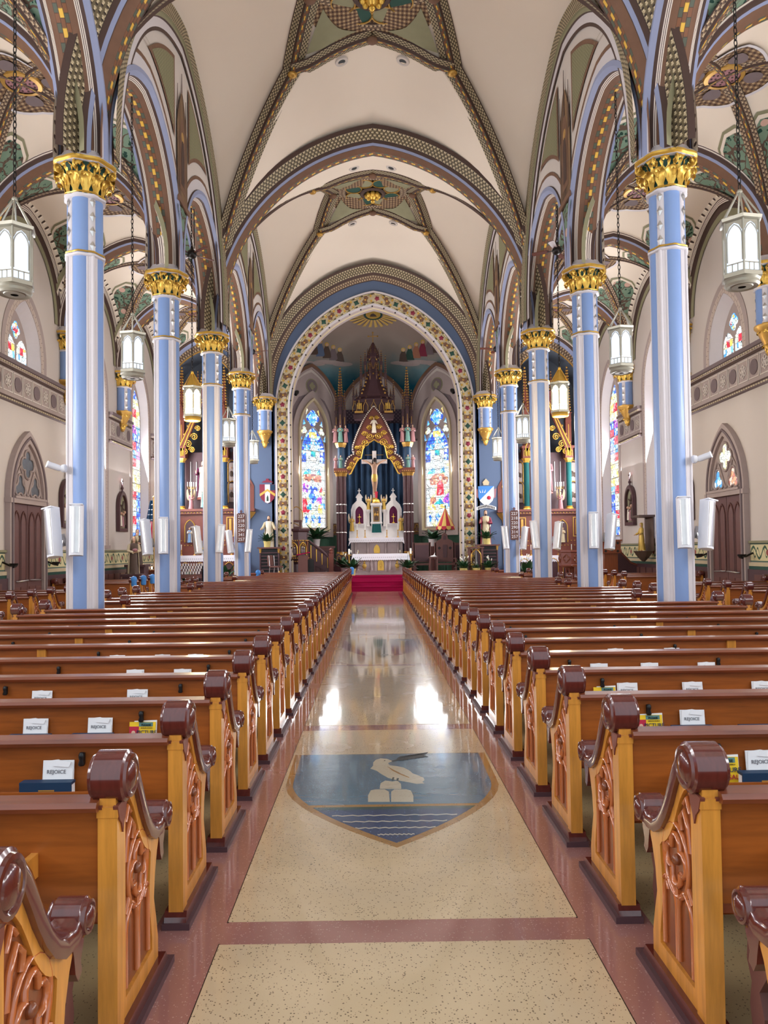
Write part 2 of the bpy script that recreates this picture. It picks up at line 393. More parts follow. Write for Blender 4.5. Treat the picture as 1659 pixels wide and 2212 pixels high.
# ---------------------------------------------------------------- mesh helpers
class MB:
    """collects shapes; build() links them as ONE mesh object"""
    def __init__(s, *mats):
        s.v, s.f, s.mi, s.uv, s.mats, s.cur = [], [], [], [], list(mats), 0
        s.has_uv = False
    def mat(s, name):
        if name not in s.mats: s.mats.append(name)
        s.cur = s.mats.index(name); return s
    def face(s, idx, uv=None):
        s.f.append(tuple(idx)); s.mi.append(s.cur)
        if uv: s.has_uv = True
        s.uv.append(uv)
    def add(s, verts, faces, M=None):
        b = len(s.v)
        s.v += [tuple(M @ Vector(p)) for p in verts] if M is not None else [tuple(p) for p in verts]
        for f in faces: s.face([b + i for i in f])
        return s
    def box(s, x0, y0, z0, x1, y1, z1, M=None):
        vs = [(x, y, z) for z in (z0, z1) for y in (y0, y1) for x in (x0, x1)]
        return s.add(vs, [(0, 2, 3, 1), (4, 5, 7, 6), (0, 1, 5, 4), (2, 6, 7, 3), (0, 4, 6, 2), (1, 3, 7, 5)], M)
    def cbox(s, c, sz, M=None):
        return s.box(c[0] - sz[0] / 2, c[1] - sz[1] / 2, c[2] - sz[2] / 2, c[0] + sz[0] / 2, c[1] + sz[1] / 2, c[2] + sz[2] / 2, M)
    def lathe(s, prof, n=16, M=None, a0=0.0, sx=1.0, sy=1.0, cap=True, lobes=0, amp=0.0):
        vs, fs = [], []
        for r, z in prof:
            for k in range(n):
                a = a0 + 2 * PI * k / n
                q = r * (1 + amp * math.cos(lobes * a)) if lobes else r
                vs.append((q * math.cos(a) * sx, q * math.sin(a) * sy, z))
        for i in range(len(prof) - 1):
            for k in range(n):
                k2 = (k + 1) % n
                fs.append((i * n + k, i * n + k2, (i + 1) * n + k2, (i + 1) * n + k))
        if cap:
            fs.append(tuple(reversed(range(n)))); fs.append(tuple((len(prof) - 1) * n + k for k in range(n)))
        return s.add(vs, fs, M)
    def cyl(s, c, r, h, n=12, M=None, r2=None):
        T = Matrix.Translation(c)
        return s.lathe([(r, 0), (r if r2 is None else r2, h)], n, (M @ T) if M is not None else T)
    def sphere(s, c, r, n=10, M=None, sc=(1, 1, 1)):
        m = max(4, n // 2); prof = [(r * math.sin(PI * i / m) + (1e-4 if i in (0, m) else 0), -r * math.cos(PI * i / m)) for i in range(m + 1)]
        T = Matrix.Translation(c) @ Matrix.Diagonal((*sc, 1))
        return s.lathe(prof, n, (M @ T) if M is not None else T, cap=False)
    def tube(s, pts, r, n=6, M=None, closed=False, cap=True):
        pts = [Vector(p) for p in pts]; N = len(pts)
        rr = r if isinstance(r, (list, tuple)) else [r] * N
        vs, fs, prev = [], [], None
        for i, p in enumerate(pts):
            if closed: t = pts[(i + 1) % N] - pts[i - 1]
            else: t = pts[min(i + 1, N - 1)] - pts[max(i - 1, 0)]
            if t.length < 1e-9: t = Vector((0, 0, 1))
            t.normalize()
            if prev is None:
                ref = Vector((0, 0, 1)) if abs(t.z) < 0.9 else Vector((1, 0, 0))
                a = t.cross(ref).normalized()
            else:
                a = prev - t * prev.dot(t)
                a = a.normalized() if a.length > 1e-6 else t.orthogonal().normalized()
            prev = a; b = t.cross(a)
            for k in range(n):
                q = 2 * PI * k / n
                vs.append(p + (a * math.cos(q) + b * math.sin(q)) * rr[i])
        for i in range(N if closed else N - 1):
            j = (i + 1) % N
            for k in range(n):
                k2 = (k + 1) % n
                fs.append((i * n + k, i * n + k2, j * n + k2, j * n + k))
        if cap and not closed:
            fs.append(tuple(reversed(range(n)))); fs.append(tuple((N - 1) * n + k for k in range(n)))
        return s.add(vs, fs, M)
    def prism(s, poly, d0, d1, M=None):
        """poly in local (x, z); extruded along local y from d0 to d1"""
        n = len(poly)
        vs = [(p[0], d0, p[1]) for p in poly] + [(p[0], d1, p[1]) for p in poly]
        fs = [tuple(range(n)), tuple(reversed(range(n, 2 * n)))] + [(i, i + n, (i + 1) % n + n, (i + 1) % n) for i in range(n)]
        return s.add(vs, fs, M)
    def ring(s, outer, inner, d0, d1, M=None):
        """frame between two closed outlines of the same length, in (x, z), extruded in y"""
        n = len(outer)
        vs = [(p[0], d0, p[1]) for p in outer] + [(p[0], d0, p[1]) for p in inner] + [(p[0], d1, p[1]) for p in outer] + [(p[0], d1, p[1]) for p in inner]
        fs = []
        for i in range(n):
            j = (i + 1) % n
            fs += [(i, j, n + j, n + i), (2 * n + i, 3 * n + i, 3 * n + j, 2 * n + j), (i, 2 * n + i, 2 * n + j, j), (n + i, n + j, 3 * n + j, 3 * n + i)]
        return s.add(vs, fs, M)
    def sweep(s, path, prof, mats, closed=False):
        """path: list of (pos, side, normal); prof: list of (a, b) = side offset, normal offset; mats per segment; uv = metres along, 0..1 across"""
        b0, n = len(s.v), len(prof)
        L, ls = 0.0, []
        for i, (p, sd, nm) in enumerate(path):
            if i: L += (Vector(p) - Vector(path[i - 1][0])).length
            ls.append(L)
            for a, c in prof: s.v.append(tuple(Vector(p) + Vector(sd) * a + Vector(nm) * c))
        for i in range(len(path) - 1):
            for k in range(n - 1):
                if mats[k] is None: continue
                s.mat(mats[k])
                q = b0 + i * n + k
                s.face((q, q + 1, q + n + 1, q + n), ((ls[i], 0), (ls[i], 1), (ls[i + 1], 1), (ls[i + 1], 0)))
        return s
    def grid(s, fn, nu, nv, flip=False, uvs=None):
        b = len(s.v)
        for i in range(nu + 1):
            for j in range(nv + 1): s.v.append(tuple(fn(i / nu, j / nv)))
        for i in range(nu):
            for j in range(nv):
                q = b + i * (nv + 1) + j
                f = (q, q + 1, q + nv + 2, q + nv + 1)
                uv = None
                if uvs:
                    a, c, d, e = i / nu, (i + 1) / nu, j / nv, (j + 1) / nv
                    uv = ((a * uvs[0], d * uvs[1]), (a * uvs[0], e * uvs[1]), (c * uvs[0], e * uvs[1]), (c * uvs[0], d * uvs[1]))
                if flip: f = f[::-1]; uv = uv[::-1] if uv else None
                s.face(f, uv)
        return s
    def mesh(s, name, smooth=None):
        me = bpy.data.meshes.new(name)
        me.from_pydata(s.v, [], s.f)
        for m in s.mats: me.materials.append(MATS[m])
        me.polygons.foreach_set('material_index', s.mi)
        if s.has_uv:
            l = me.uv_layers.new(name='UVMap'); data = []
            for f, u in zip(s.f, s.uv):
                for k in range(len(f)): data += u[k] if u else (0.0, 0.0)
            l.data.foreach_set('uv', data)
        if smooth is not None:
            me.polygons.foreach_set('use_smooth', [True] * len(s.f))
            me.set_sharp_from_angle(angle=math.radians(smooth))
        me.update()
        return me
    def build(s, name, parent=None, smooth=None, M=None, **tags):
        return link(name, s.mesh(name, smooth), parent, M, **tags)
def link(name, me, parent=None, M=None, label=None, cat=None, group=None, kind=None):
    o = bpy.data.objects.new(name, me); COL.objects.link(o)
    if parent is not None: o.parent = parent
    if M is not None: o.matrix_basis = M
    return tag(o, label, cat, group, kind)
def tag(o, label=None, cat=None, group=None, kind=None):
    if label: o['label'] = label
    if cat: o['category'] = cat
    if group: o['group'] = group
    if kind: o['kind'] = kind
    return o
def thing(name, label, cat, loc=(0, 0, 0), rz=0.0, group=None):
    o = bpy.data.objects.new(name, None); COL.objects.link(o)
    o.location = loc; o.rotation_euler = (0, 0, rz); o.empty_display_size = 0.1
    return tag(o, label, cat, group)
KIDS = {}
def copy_tree(o, parent=None, label=None, group=None):
    c = o.copy(); COL.objects.link(c); c.parent = parent
    if label: c['label'] = label
    if group: c['group'] = group
    for ch in o.children: copy_tree(ch, c)
    return c
def T(x, y, z): return Matrix.Translation((x, y, z))
def RZ(a): return Matrix.Rotation(a, 4, 'Z')
def RX(a): return Matrix.Rotation(a, 4, 'X')
def RY(a): return Matrix.Rotation(a, 4, 'Y')
def SC(x, y=None, z=None): return Matrix.Diagonal((x, x if y is None else y, x if z is None else z, 1))
def lerp(a, b, t): return a + (b - a) * t
def text_mesh(txt, size, mat, name='lettering', extrude=0.001):
    cu = bpy.data.curves.new('txt', 'FONT'); cu.body = txt; cu.size = size; cu.extrude = extrude
    cu.align_x = 'CENTER'; cu.align_y = 'CENTER'; cu.resolution_u = 2
    o = bpy.data.objects.new('txt', cu); COL.objects.link(o)
    me = bpy.data.meshes.new_from_object(o)
    bpy.data.objects.remove(o); bpy.data.curves.remove(cu)
    me.name = name; me.materials.clear(); me.materials.append(MATS[mat])
    return me
def arch_z(t, hw, rise):
    """two-centred pointed arch: height at offset t from the axis, 0 at |t| = hw"""
    e = (rise * rise - hw * hw) / (2 * hw); r = hw + e
    q = r * r - (abs(t) + e) ** 2
    return math.sqrt(max(q, 0.0))
def arch_pts(hw, rise, n=24):
    """points from -hw to hw evenly along the curve"""
    e = (rise * rise - hw * hw) / (2 * hw); r = hw + e
    a1 = math.atan2(rise, e) if e > 1e-6 else (PI / 2 if e > -1e-6 else PI - math.atan2(rise, -e))
    half = []
    for i in range(n + 1):
        a = a1 * i / n
        half.append((r * math.cos(a) - e, r * math.sin(a)))
    half[-1] = (0.0, rise)
    return [(-x, z) for x, z in half] + [(x, z) for x, z in reversed(half[:-1])]
# ---------------------------------------------------------------- floor
fl = MB('terrazzo_side')
fl.box(-WX - 0.6, -3.2, -0.2, WX + 0.6, 40, -0.002)
floor = fl.build('floor', kind='structure')
AIS = 0.80                     # half width of the cream aisle field
b = MB('terrazzo_purple'); b.box(-1.12, -3.2, -0.05, 1.12, 31.1, 0.0)
b.build('aisle_border', floor)
cross = [3.36, 3.55, 7.25, 7.45, 11.2, 11.4, 15.2, 15.4, 19.2, 19.4, 23.2, 23.4, 27.2, 27.4]
ys = [-3.1] + cross + [30.6]
for i in range(0, len(ys), 2):
    b = MB('terrazzo_cream')
    b.box(-AIS, ys[i] + 0.006, -0.04, AIS, ys[i + 1] - 0.006, 0.0015)
    b.build('terrazzo_panel', floor)
    for s in (-1, 1):
        b = MB('iron'); b.box(s * AIS - 0.004, ys[i], -0.04, s * AIS + 0.004, ys[i + 1], 0.0012); b.build('divider_strip', floor)
def inlay(name, pts, mat, z, parent, px=True):
    P = [at_z(x, y, 0.0) for x, y in pts] if px else [Vector((x, y, 0)) for x, y in pts]
    b = MB(mat); n = len(P)
    b.v = [(p.x, p.y, 0.0) for p in P] + [(p.x, p.y, z) for p in P]
    b.face(range(n, 2 * n))
    for i in range(n): b.face((i, (i + 1) % n, (i + 1) % n + n, i + n))
    return b.build(name, parent)
def shield_outline(yt, yb, hw, n=14, cx=0.0):
    R = []
    for i in range(n + 1):
        t = i / n
        w = hw * (1.0 - 0.02 * t / .4 if t < 0.4 else (0.98 * (1 - ((t - 0.4) / 0.6) ** 1.75)))
        R.append((cx + w, lerp(yt, yb, t)))
    return R + [(2 * cx - x, y) for x, y in reversed(R[:-1])]
em = thing('floor_emblem', 'inlaid shield with white dove, olive branch and blue sea in the aisle terrazzo', 'emblem', (0, 0, 0))
inlay('shield_border', shield_outline(6.40, 4.40, 0.785), 'inlay_tan', 0.0022, em, False)
inlay('shield_sky', [p for p in shield_outline(6.385, 4.47, 0.735, 20) if p[1] >= 5.06], 'inlay_sky', 0.0026, em, False)
so = shield_outline(6.385, 4.47, 0.735, 40)
inlay('shield_sea', [p for p in so if p[1] <= 5.06], 'inlay_sea', 0.0026, em, False)
inlay('green_shore', [p for p in so if 5.0 <= p[1] <= 5.13], 'inlay_green', 0.003, em, False)
for k, yy in enumerate((4.93, 4.82, 4.71, 4.60)):
    w = max(p[0] for p in so if abs(p[1] - yy) < 0.06) - 0.04
    pts = [(lerp(-w, w, i / 24), yy + 0.008 + 0.008 * math.sin(i * 2.1 + k)) for i in range(25)]
    inlay('wave_line', pts + [(x, y - 0.014) for x, y in reversed(pts)], 'inlay_cream', 0.003, em, False)
inlay('tablet', [(795, 1733), (795, 1719), (801, 1708), (811, 1706), (831, 1706), (840, 1711), (842, 1733)], 'inlay_cream', 0.003, em)
inlay('tablet', [(845, 1733), (845, 1711), (852, 1706), (878, 1706), (888, 1709), (893, 1720), (893, 1733)], 'inlay_cream', 0.003, em)
inlay('rock', [(820, 1705), (822, 1693), (832, 1687), (848, 1689), (858, 1687), (866, 1694), (867, 1705)], 'inlay_cream', 0.003, em)
dove = [(800, 1661), (806, 1655), (806, 1648), (812, 1642), (822, 1639), (836, 1640), (848, 1645), (838, 1649), (842, 1654), (858, 1656), (872, 1659), (884, 1665), (892, 1672), (904, 1676), (915, 1681), (917, 1686), (912, 1690), (917, 1693), (900, 1694), (885, 1691), (868, 1688), (852, 1685), (838, 1681), (824, 1673), (814, 1666), (806, 1663)]
dv = inlay('dove', dove, 'inlay_cream', 0.0034, em)
for pts in ([(846, 1687), (850, 1687), (852, 1680), (848, 1680)], [(856, 1688), (860, 1688), (862, 1682), (857, 1682)]):
    inlay('dove_leg', pts, 'inlay_leaf', 0.0038, em)
inlay('wing_line', [(836, 1656), (850, 1664), (866, 1672), (884, 1680), (884, 1681.5), (864, 1674), (848, 1666)], 'inlay_tan', 0.0042, em)
inlay('dove_eye', [(829, 1644), (831, 1643), (833, 1644), (831, 1645)], 'inlay_leaf', 0.0042, em)
inlay('branch', [(846, 1644), (870, 1638), (900, 1634), (917, 1631), (917, 1633.6), (900, 1636.5), (870, 1641), (847, 1647)], 'black', 0.0036, em)
for k in range(7):
    x = 856 + k * 8.6; y = 1641 - k * 1.35
    for s in (-1, 1):
        inlay('olive_leaf', [(x, y), (x + 4, y + s * 3.2 - 1), (x + 10, y + s * 4.8 - 1.5), (x + 17, y + s * 5.0 - 2), (x + 13, y + s * 2.0 - 1.2), (x + 7, y - .8)][::s], 'black', 0.0042, em)
em2 = thing('floor_emblem', 'inlaid shield with maroon, cream and navy quarters in the aisle terrazzo', 'emblem', (0, 0, 0))
so2 = shield_outline(14.6, 11.75, 0.76, 40)
inlay('shield_border', so2, 'inlay_cream', 0.002, em2, False)
so3 = shield_outline(14.56, 11.9, 0.71, 40)
inlay('shield_quarter', [p for p in so3 if p[0] <= -0.16] , 'inlay_red', 0.0026, em2, False)
inlay('shield_quarter', [p for p in so3 if p[0] >= 0.16 and p[1] > 13.4] + [(0.16, 13.4), (0.16, 14.56)], 'inlay_sea', 0.0026, em2, False)
inlay('shield_quarter', [(0.16, 13.38)] + [p for p in so3 if p[0] >= 0.16 and p[1] <= 13.4], 'inlay_red', 0.0026, em2, False)
inlay('shield_pale', [(-0.08, 14.5), (0.10, 14.5), (0.10, 12.3), (0.0, 12.0), (-0.08, 12.2)], 'inlay_green', 0.0026, em2, False)

# ---------------------------------------------------------------- swept arches
def arch_path(plane, c0, ctr, hw, rise, base, n=20, z0=None, flip=1):
    """arch in the plane x = c0 (plane 'x', running in y about ctr) or y = c0; side points along +flip, normal points inwards"""
    P = arch_pts(hw, rise, n)
    if z0 is not None and z0 < base: P = [(-hw, z0 - base)] + P + [(hw, z0 - base)]
    out = []
    for i, (t, z) in enumerate(P):
        a, d = P[max(i - 1, 0)], P[min(i + 1, len(P) - 1)]
        tx, tz = d[0] - a[0], d[1] - a[1]
        l = math.hypot(tx, tz); tx, tz = tx / l, tz / l
        nx, nz = tz, -tx           # right of travel = inwards
        if plane == 'x': out.append((Vector((c0, ctr + t, base + z)), Vector((flip, 0, 0)), Vector((0, nx, nz))))
        else: out.append((Vector((ctr + t, c0, base + z)), Vector((0, flip, 0)), Vector((nx, 0, nz))))
    return out
NR = 5.45                                   # rise of the nave web
AR, AHX, AHY = 2.55, (WX - CX) / 2, BAY / 2 # aisle web
AXC = (WX + CX) / 2
def nave_z(x, dy):
    a, bb = CX, BAY
    return ZS + max(arch_z(x, a, NR), arch_z(dy, bb, NR)) + 1.0 * max(0, 1 - (x / a) ** 2) * max(0, 1 - (dy / bb) ** 2)
def aisle_z(dx, dy):
    return ZS + max(arch_z(dx, AHX, AR), arch_z(dy, AHY, AR)) + 0.28 * max(0, 1 - (dx / AHX) ** 2) * max(0, 1 - (dy / AHY) ** 2)
def web(fn, a, bb, x0, y0, mat, ns=18, nt=24):
    m = MB(mat)
    for q in range(4):
        def f(u, w, q=q):
            s_, t_ = max(u, 0.001), (2 * w - 1)
            t_ = math.sin(t_ * PI / 2) if False else t_
            p = (t_ * s_, s_) if q % 2 == 0 else (s_, t_ * s_)
            sg = 1 if q < 2 else -1
            p = (p[0] * sg, p[1] * sg)
            return (x0 + p[0] * a, y0 + p[1] * bb, fn(p[0] * a, p[1] * bb))
        m.grid(f, ns, nt, flip=False)
    return m
def rib_path(fn, p0, p1, x0, y0, n=24, side_down=True):
    """curve on a web from plan point p0 to p1"""
    d = Vector((p1[0] - p0[0], p1[1] - p0[1], 0)); sd = Vector((d.y, -d.x, 0)).normalized()
    pts = []
    for i in range(n + 1):
        t = i / n; x = lerp(p0[0], p1[0], t); y = lerp(p0[1], p1[1], t)
        pts.append(Vector((x0 + x, y0 + y, fn(x, y))))
    out = []
    for i, p in enumerate(pts):
        tg = (pts[min(i + 1, n)] - pts[max(i - 1, 0)]).normalized()
        nm = sd.cross(tg)
        if nm.z > 0: nm = -nm
        out.append((p, sd, nm))
    return out
RIB_PROF = [(-.26, .02), (-.25, .05), (-.09, .075), (-.05, .13), (.05, .13), (.09, .075), (.25, .05), (.26, .02)]
RIB_MAT = ['brown_dark', 'diaper_olive', 'brown_dark', 'soffit_dash', 'brown_dark', 'diaper_olive', 'brown_dark']
NV_PROF = [(.80, -.46), (.76, -.36), (.40, -.22), (.36, -.14), (.30, -.09), (.26, -.10), (.12, 0), (-.12, 0), (-.26, -.10), (-.30, -.09), (-.36, -.14), (-.40, -.22), (-.76, -.36), (-.80, -.46)]
NV_MAT = ['brown_dark', 'diaper_olive', 'brown_dark', 'rib_blue', 'brown_dark', 'brown_paint', 'soffit_dash', 'brown_paint', 'brown_dark', 'rib_blue', 'brown_dark', 'diaper_olive', 'brown_dark']
def star(sgx, sgy, r): return (sgx * r[0], sgy * r[1])
for bi, i0 in enumerate((1, 3, 5)):
    y0 = (CY[i0] + CY[i0 + 2]) / 2
    root = web(nave_z, CX, BAY, 0, y0, 'plaster').build('ceiling', smooth=50, kind='structure')
    SX, SY, RX_, RY_ = 2.05, 1.75, 1.45, 1.45
    if bi == 0: continue
    for sx in (-1, 1):
        for sy in (-1, 1):
            m = MB(); m.sweep(rib_path(nave_z, (sx * (CX - .12), sy * (BAY - .12)), (sx * SX, sy * SY), 0, y0), RIB_PROF, RIB_MAT)
            m.build('diagonal_rib', root, 40)
            for q in ((0, sy * RY_), (sx * RX_, 0)):
                m = MB(); m.sweep(rib_path(nave_z, (sx * SX, sy * SY), q, 0, y0, 10), RIB_PROF, RIB_MAT)
                m.build('star_rib', root, 40)
            # painted triangle between the star ribs and the central ring
            def tri(u, w, sx=sx, sy=sy):
                A = Vector((sx * 1.66, sy * 1.42)); B = Vector((sx * 0.42, sy * 1.30)); C2 = Vector((sx * 1.30, sy * 0.42))
                p = B.lerp(C2, w)
                rr = p.length; p = p * (1.22 / rr)
                p = A.lerp(p, u)
                return (p.x, y0 + p.y, nave_z(p.x, p.y) - 0.06)
            MB('olive').grid(tri, 6, 10).build('painted_triangle', root, 60)
            MB('gold_dark').sphere((sx * SX, y0 + sy * SY, nave_z(SX, SY) - 0.14), 0.13, 10, sc=(1, 1, .6)).build('boss', root, 60)
    for q in ((0, RY_), (0, -RY_), (RX_, 0), (-RX_, 0)):
        MB('brown_paint').sphere((q[0], y0 + q[1], nave_z(*q) - 0.13), 0.15, 10, sc=(1, 1, .6)).build('boss', root, 60)
    # star field, ring and boss
    def fld(u, w):
        a = 2 * PI * w; r = 1.62 * u
        x, y = r * math.cos(a), r * math.sin(a)
        return (x, y0 + y, nave_z(x, y) - 0.035)
    MB('star_paint').grid(fld, 8, 40, uvs=(1.6, 6)).build('star_field', root, 60)
    zc = nave_z(0, 0) - 0.07
    m = MB()
    m.sweep([(Vector((1.12 * math.cos(2 * PI * k / 40), y0 + 1.12 * math.sin(2 * PI * k / 40), zc - 0.02)), Vector((math.cos(2 * PI * k / 40), math.sin(2 * PI * k / 40), 0)), Vector((0, 0, -1))) for k in range(41)],
            [(-.14, 0), (-.12, .04), (.12, .04), (.14, 0)], ['brown_dark', 'diaper_brown', 'brown_dark'])
    m.build('star_ring', root, 40)
    for k in range(8):
        a = PI / 8 + k * PI / 4
        def lobe(u, w, a=a):
            q = 2 * PI * w; r = 0.27 * u
            x = 0.74 * math.cos(a) + r * math.cos(q); y = 0.74 * math.sin(a) + r * math.sin(q)
            return (x, y0 + y, zc - 0.04)
        MB('olive' if k % 2 else 'leaf_green').grid(lobe, 3, 14).build('painted_lobe', root, 60)
        m = MB('gold_dark'); m.tube([(0.74 * math.cos(a) + .29 * math.cos(2 * PI * j / 16), y0 + 0.74 * math.sin(a) + .29 * math.sin(2 * PI * j / 16), zc - .05) for j in range(16)], .022, 6, closed=True)
        m.build('lobe_moulding', root, 60)
    m = MB('brown_dark'); m.lathe([(.30, 0), (.44, -.02), (.47, -.07), (.42, -.12), (.33, -.1), (.30, 0)], 28, T(0, y0, zc - .02), cap=False); m.build('boss_ring', root, 50)
    m = MB('black'); m.lathe([(.33, 0), (.02, .001)], 24, T(0, y0, zc - .05)); m.build('boss_shade_disc', root)  # flat black disc colours in the shade of the boss hole
    for k in range(8):
        a = k * PI / 4
        m = MB('gold'); m.sphere((.22 * math.cos(a), y0 + .22 * math.sin(a), zc - .16), .085, 8, sc=(1, 1, 1.3)); m.build('gilt_petal', root, 60)
    m = MB('gold'); m.lathe([(.02, -.42), (.08, -.36), (.05, -.28), (.14, -.2), (.18, -.08), (.1, 0)], 12, T(0, y0, zc - .02)); m.build('gilt_pendant', root, 50)
    # spotlights in the web; flat black discs stand for the shade inside
    for sx in (-1, 1):
        for ddy in (2.05, -2.25):
            x, dy = sx * (0.80 if ddy > 0 else 0.62), ddy
            z = nave_z(x, dy)
            m = MB('wall_paint'); m.lathe([(.19, .02), (.17, -.03), (.10, -.03), (.095, .04)], 20, T(x, y0 + dy, z) @ RY(sx * 0.30), cap=False); m.build('spotlight_rim', root, 40)
            m = MB('black'); m.lathe([(.1, 0), (.01, .001)], 16, T(x, y0 + dy, z - .012) @ RY(sx * 0.30)); m.build('spotlight_shade_disc', root)
for i in (1, 3, 5):
    m = MB(); m.sweep(arch_path('y', CY[i], 0, CX - .30, 5.22, ZS - .05, 26, 8.05), NV_PROF, NV_MAT)
    m.build('trim_1', smooth=35, kind='structure')
# chancel side wall arch (against the blue wall)
m = MB(); m.sweep(arch_path('y', YE, 0, CX - .34, 5.10, ZS - .05, 26, 8.05, flip=-1), [(.62, -.40), (.58, -.33), (.22, -.10), (.12, -.02), (.06, .16), (-.02, .18)], ['brown_dark', 'diaper_olive', 'brown_dark', 'diaper_brown', 'brown_dark'])
m.build('trim_2', smooth=35, kind='structure')

# ---------------------------------------------------------------- arcade walls with painted lunettes
AH, ARI = 2.475 - 0.30, 2.42                 # arcade intrados
AZ = ZS + 0.05
ARC_PROF = [(.37, -.62), (.37, -.54), (.36, -.54), (.36, -.30), (.40, -.29), (.41, -.20), (.33, -.12), (.28, -.12), (.21, -.06), (.11, 0), (-.11, 0), (-.21, -.06), (-.28, -.12), (-.33, -.12), (-.41, -.20), (-.40, -.29), (-.37, -.30), (-.37, -.52), (-.36, -.52), (-.36, -.72)]
ARC_MAT = ['brown_paint', 'diaper_brown', 'white_paint', 'brown_dark', 'rib_blue', 'rib_blue', 'brown_dark', 'fine_lines', 'brown_paint', 'soffit_dash', 'brown_paint', 'fine_lines', 'brown_dark', 'rib_blue', 'rib_blue', 'brown_dark', 'fine_lines', 'brown_dark', 'leaf_border']
for s, side in ((-1, 'left'), (1, 'right')):
    w = MB('wall_paint')
    zt = lambda y: max(nave_z(CX, y - (CY[i0] + CY[i0 + 2]) / 2) for i0 in (1, 3, 5) if CY[i0] - .01 <= y <= CY[i0 + 2] + .01) + 0.2
    N = 22
    for i in range(1, 7):
        yc = CY[i] + BAY / 2
        for k in range(N):
            ya, yb_ = CY[i] + BAY * k / N, CY[i] + BAY * (k + 1) / N
            def bot(y):
                return AZ + arch_z(y - yc, AH + .2, ARI + .2) if abs(y - yc) < AH + .2 else ZS - .1
            za, zb = bot(ya), bot(yb_)
            ta, tb = zt(ya), zt(yb_)
            for X in (s * 4.47, s * 5.17):
                b0 = len(w.v)
                w.v += [(X, ya, za), (X, yb_, zb), (X, yb_, max(tb, zb)), (X, ya, max(ta, za))]
                w.face((b0, b0 + 1, b0 + 2, b0 + 3))
    wall = w.build('wall_arcade_' + side, kind='structure')
    for i in range(2, 7):
        m = MB(); m.sweep(arch_path('x', s * CX, CY[i] + BAY / 2, AH, ARI, AZ, 16, 8.05, flip=-s), ARC_PROF, ARC_MAT)
        m.build('arcade_arch', wall, 35)
    for i0 in (3, 5):
        yc = CY[i0 + 1]
        # wall rib round the lunette
        m = MB(); m.sweep(arch_path('x', s * 4.44, yc, BAY - .28, NR - .18, ZS, 30, flip=-s), [(.0, .40), (.01, .33), (.012, .33), (.015, .16), (.05, .14), (.05, .06), (.09, .05), (.10, -.10), (.12, -.26)],
                          ['brown_dark', 'brown_dark', 'white_paint', 'brown_dark', 'olive', 'olive', 'diaper_olive', 'diaper_olive'])
        m.build('wall_rib', wall, 35)
        # painted panels of the lunette: between the arcade arches and the wall rib
        X = s * 4.455
        top = lambda y: ZS + arch_z(y - yc, BAY - .28 - .62, NR - .18 - .62)
        def low(y):
            v = 0
            for k in (0, 1):
                c = CY[i0 + k] + BAY / 2
                if abs(y - c) < AH + .92: v = max(v, AZ + arch_z(y - c, AH + .92, ARI + .92))
            return v
        def strip(y_a, y_b, mat, name, off=0.0, tf=None, lf=None, n=16):
            tf = tf or top; lf = lf or low
            g_ = lambda u, q: (X - s * (0.012 + off), lerp(y_a, y_b, u), lerp(lf(lerp(y_a, y_b, u)), max(tf(lerp(y_a, y_b, u)), lf(lerp(y_a, y_b, u)) + .01), q))
            MB(mat).grid(g_, n, 10).build(name, wall)
        for sg in (-1, 1):
            ya, yb_ = yc + sg * 0.62, yc + sg * 3.55
            strip(ya, yb_, 'brown_paint', 'panel_frame', 0.0)
            sh = lambda f, dz: (lambda y: f(y) + dz)
            strip(lerp(ya, yb_, .035), lerp(ya, yb_, .94), 'olive_diaper', 'olive_panel', 0.006, sh(top, -.10), sh(low, .10))
        # painted niche with a standing figure above the middle column
        def nz(y, dz=0.0):
            q = abs(y - yc)
            return 12.35 + dz - (q / 0.46) ** 1.5 * 0.9
        zb0 = 9.75
        strip(yc - .46, yc + .46, 'niche_paint', 'painted_niche', 0.010, lambda y: nz(y), lambda y: zb0)
        strip(yc - .25, yc + .25, 'brown_paint', 'niche_arch', 0.016, lambda y: 11.75 - (abs(y - yc) / .25) ** 1.7 * .5, lambda y: zb0 + .25)
        strip(yc - .14, yc + .14, 'brown_dark', 'painted_robe', 0.022, lambda y: 11.2 - (abs(y - yc) / .14) ** 2 * .25, lambda y: zb0 + .4)
        MB('gold_dark').lathe([(.12, 0), (.001, .004)], 14, T(X - s * .03, yc, 11.28) @ RY(-s * PI / 2)).build('painted_halo', wall)
        for dyy, zz in ((-.38, 12.15), (0, 12.6), (.38, 12.15)):
            m = MB('brown_dark'); m.prism([(-.05, -.9), (.05, -.9), (.03, -.3), (.0, .2), (-.03, -.3)], 0, .01, T(X - s * .02, yc + dyy, zz) @ RZ(PI / 2)); m.build('painted_pinnacle', wall)
        # vine painted spandrel over the middle column
        strip(yc - .44, yc + .44, 'vine_paint', 'vine_spandrel', 0.014, lambda y: 9.62 - abs(y - yc) * .15, lambda y: max(low(y) - .42, ZS + .15) if False else (8.75 + abs(y - yc) * 1.7))
        m = MB('brown_paint'); m.box(X - s * .05 - .02, yc - .5, 9.62, X - s * .05 + .02, yc + .5, 9.75); m.build('niche_sill', wall)

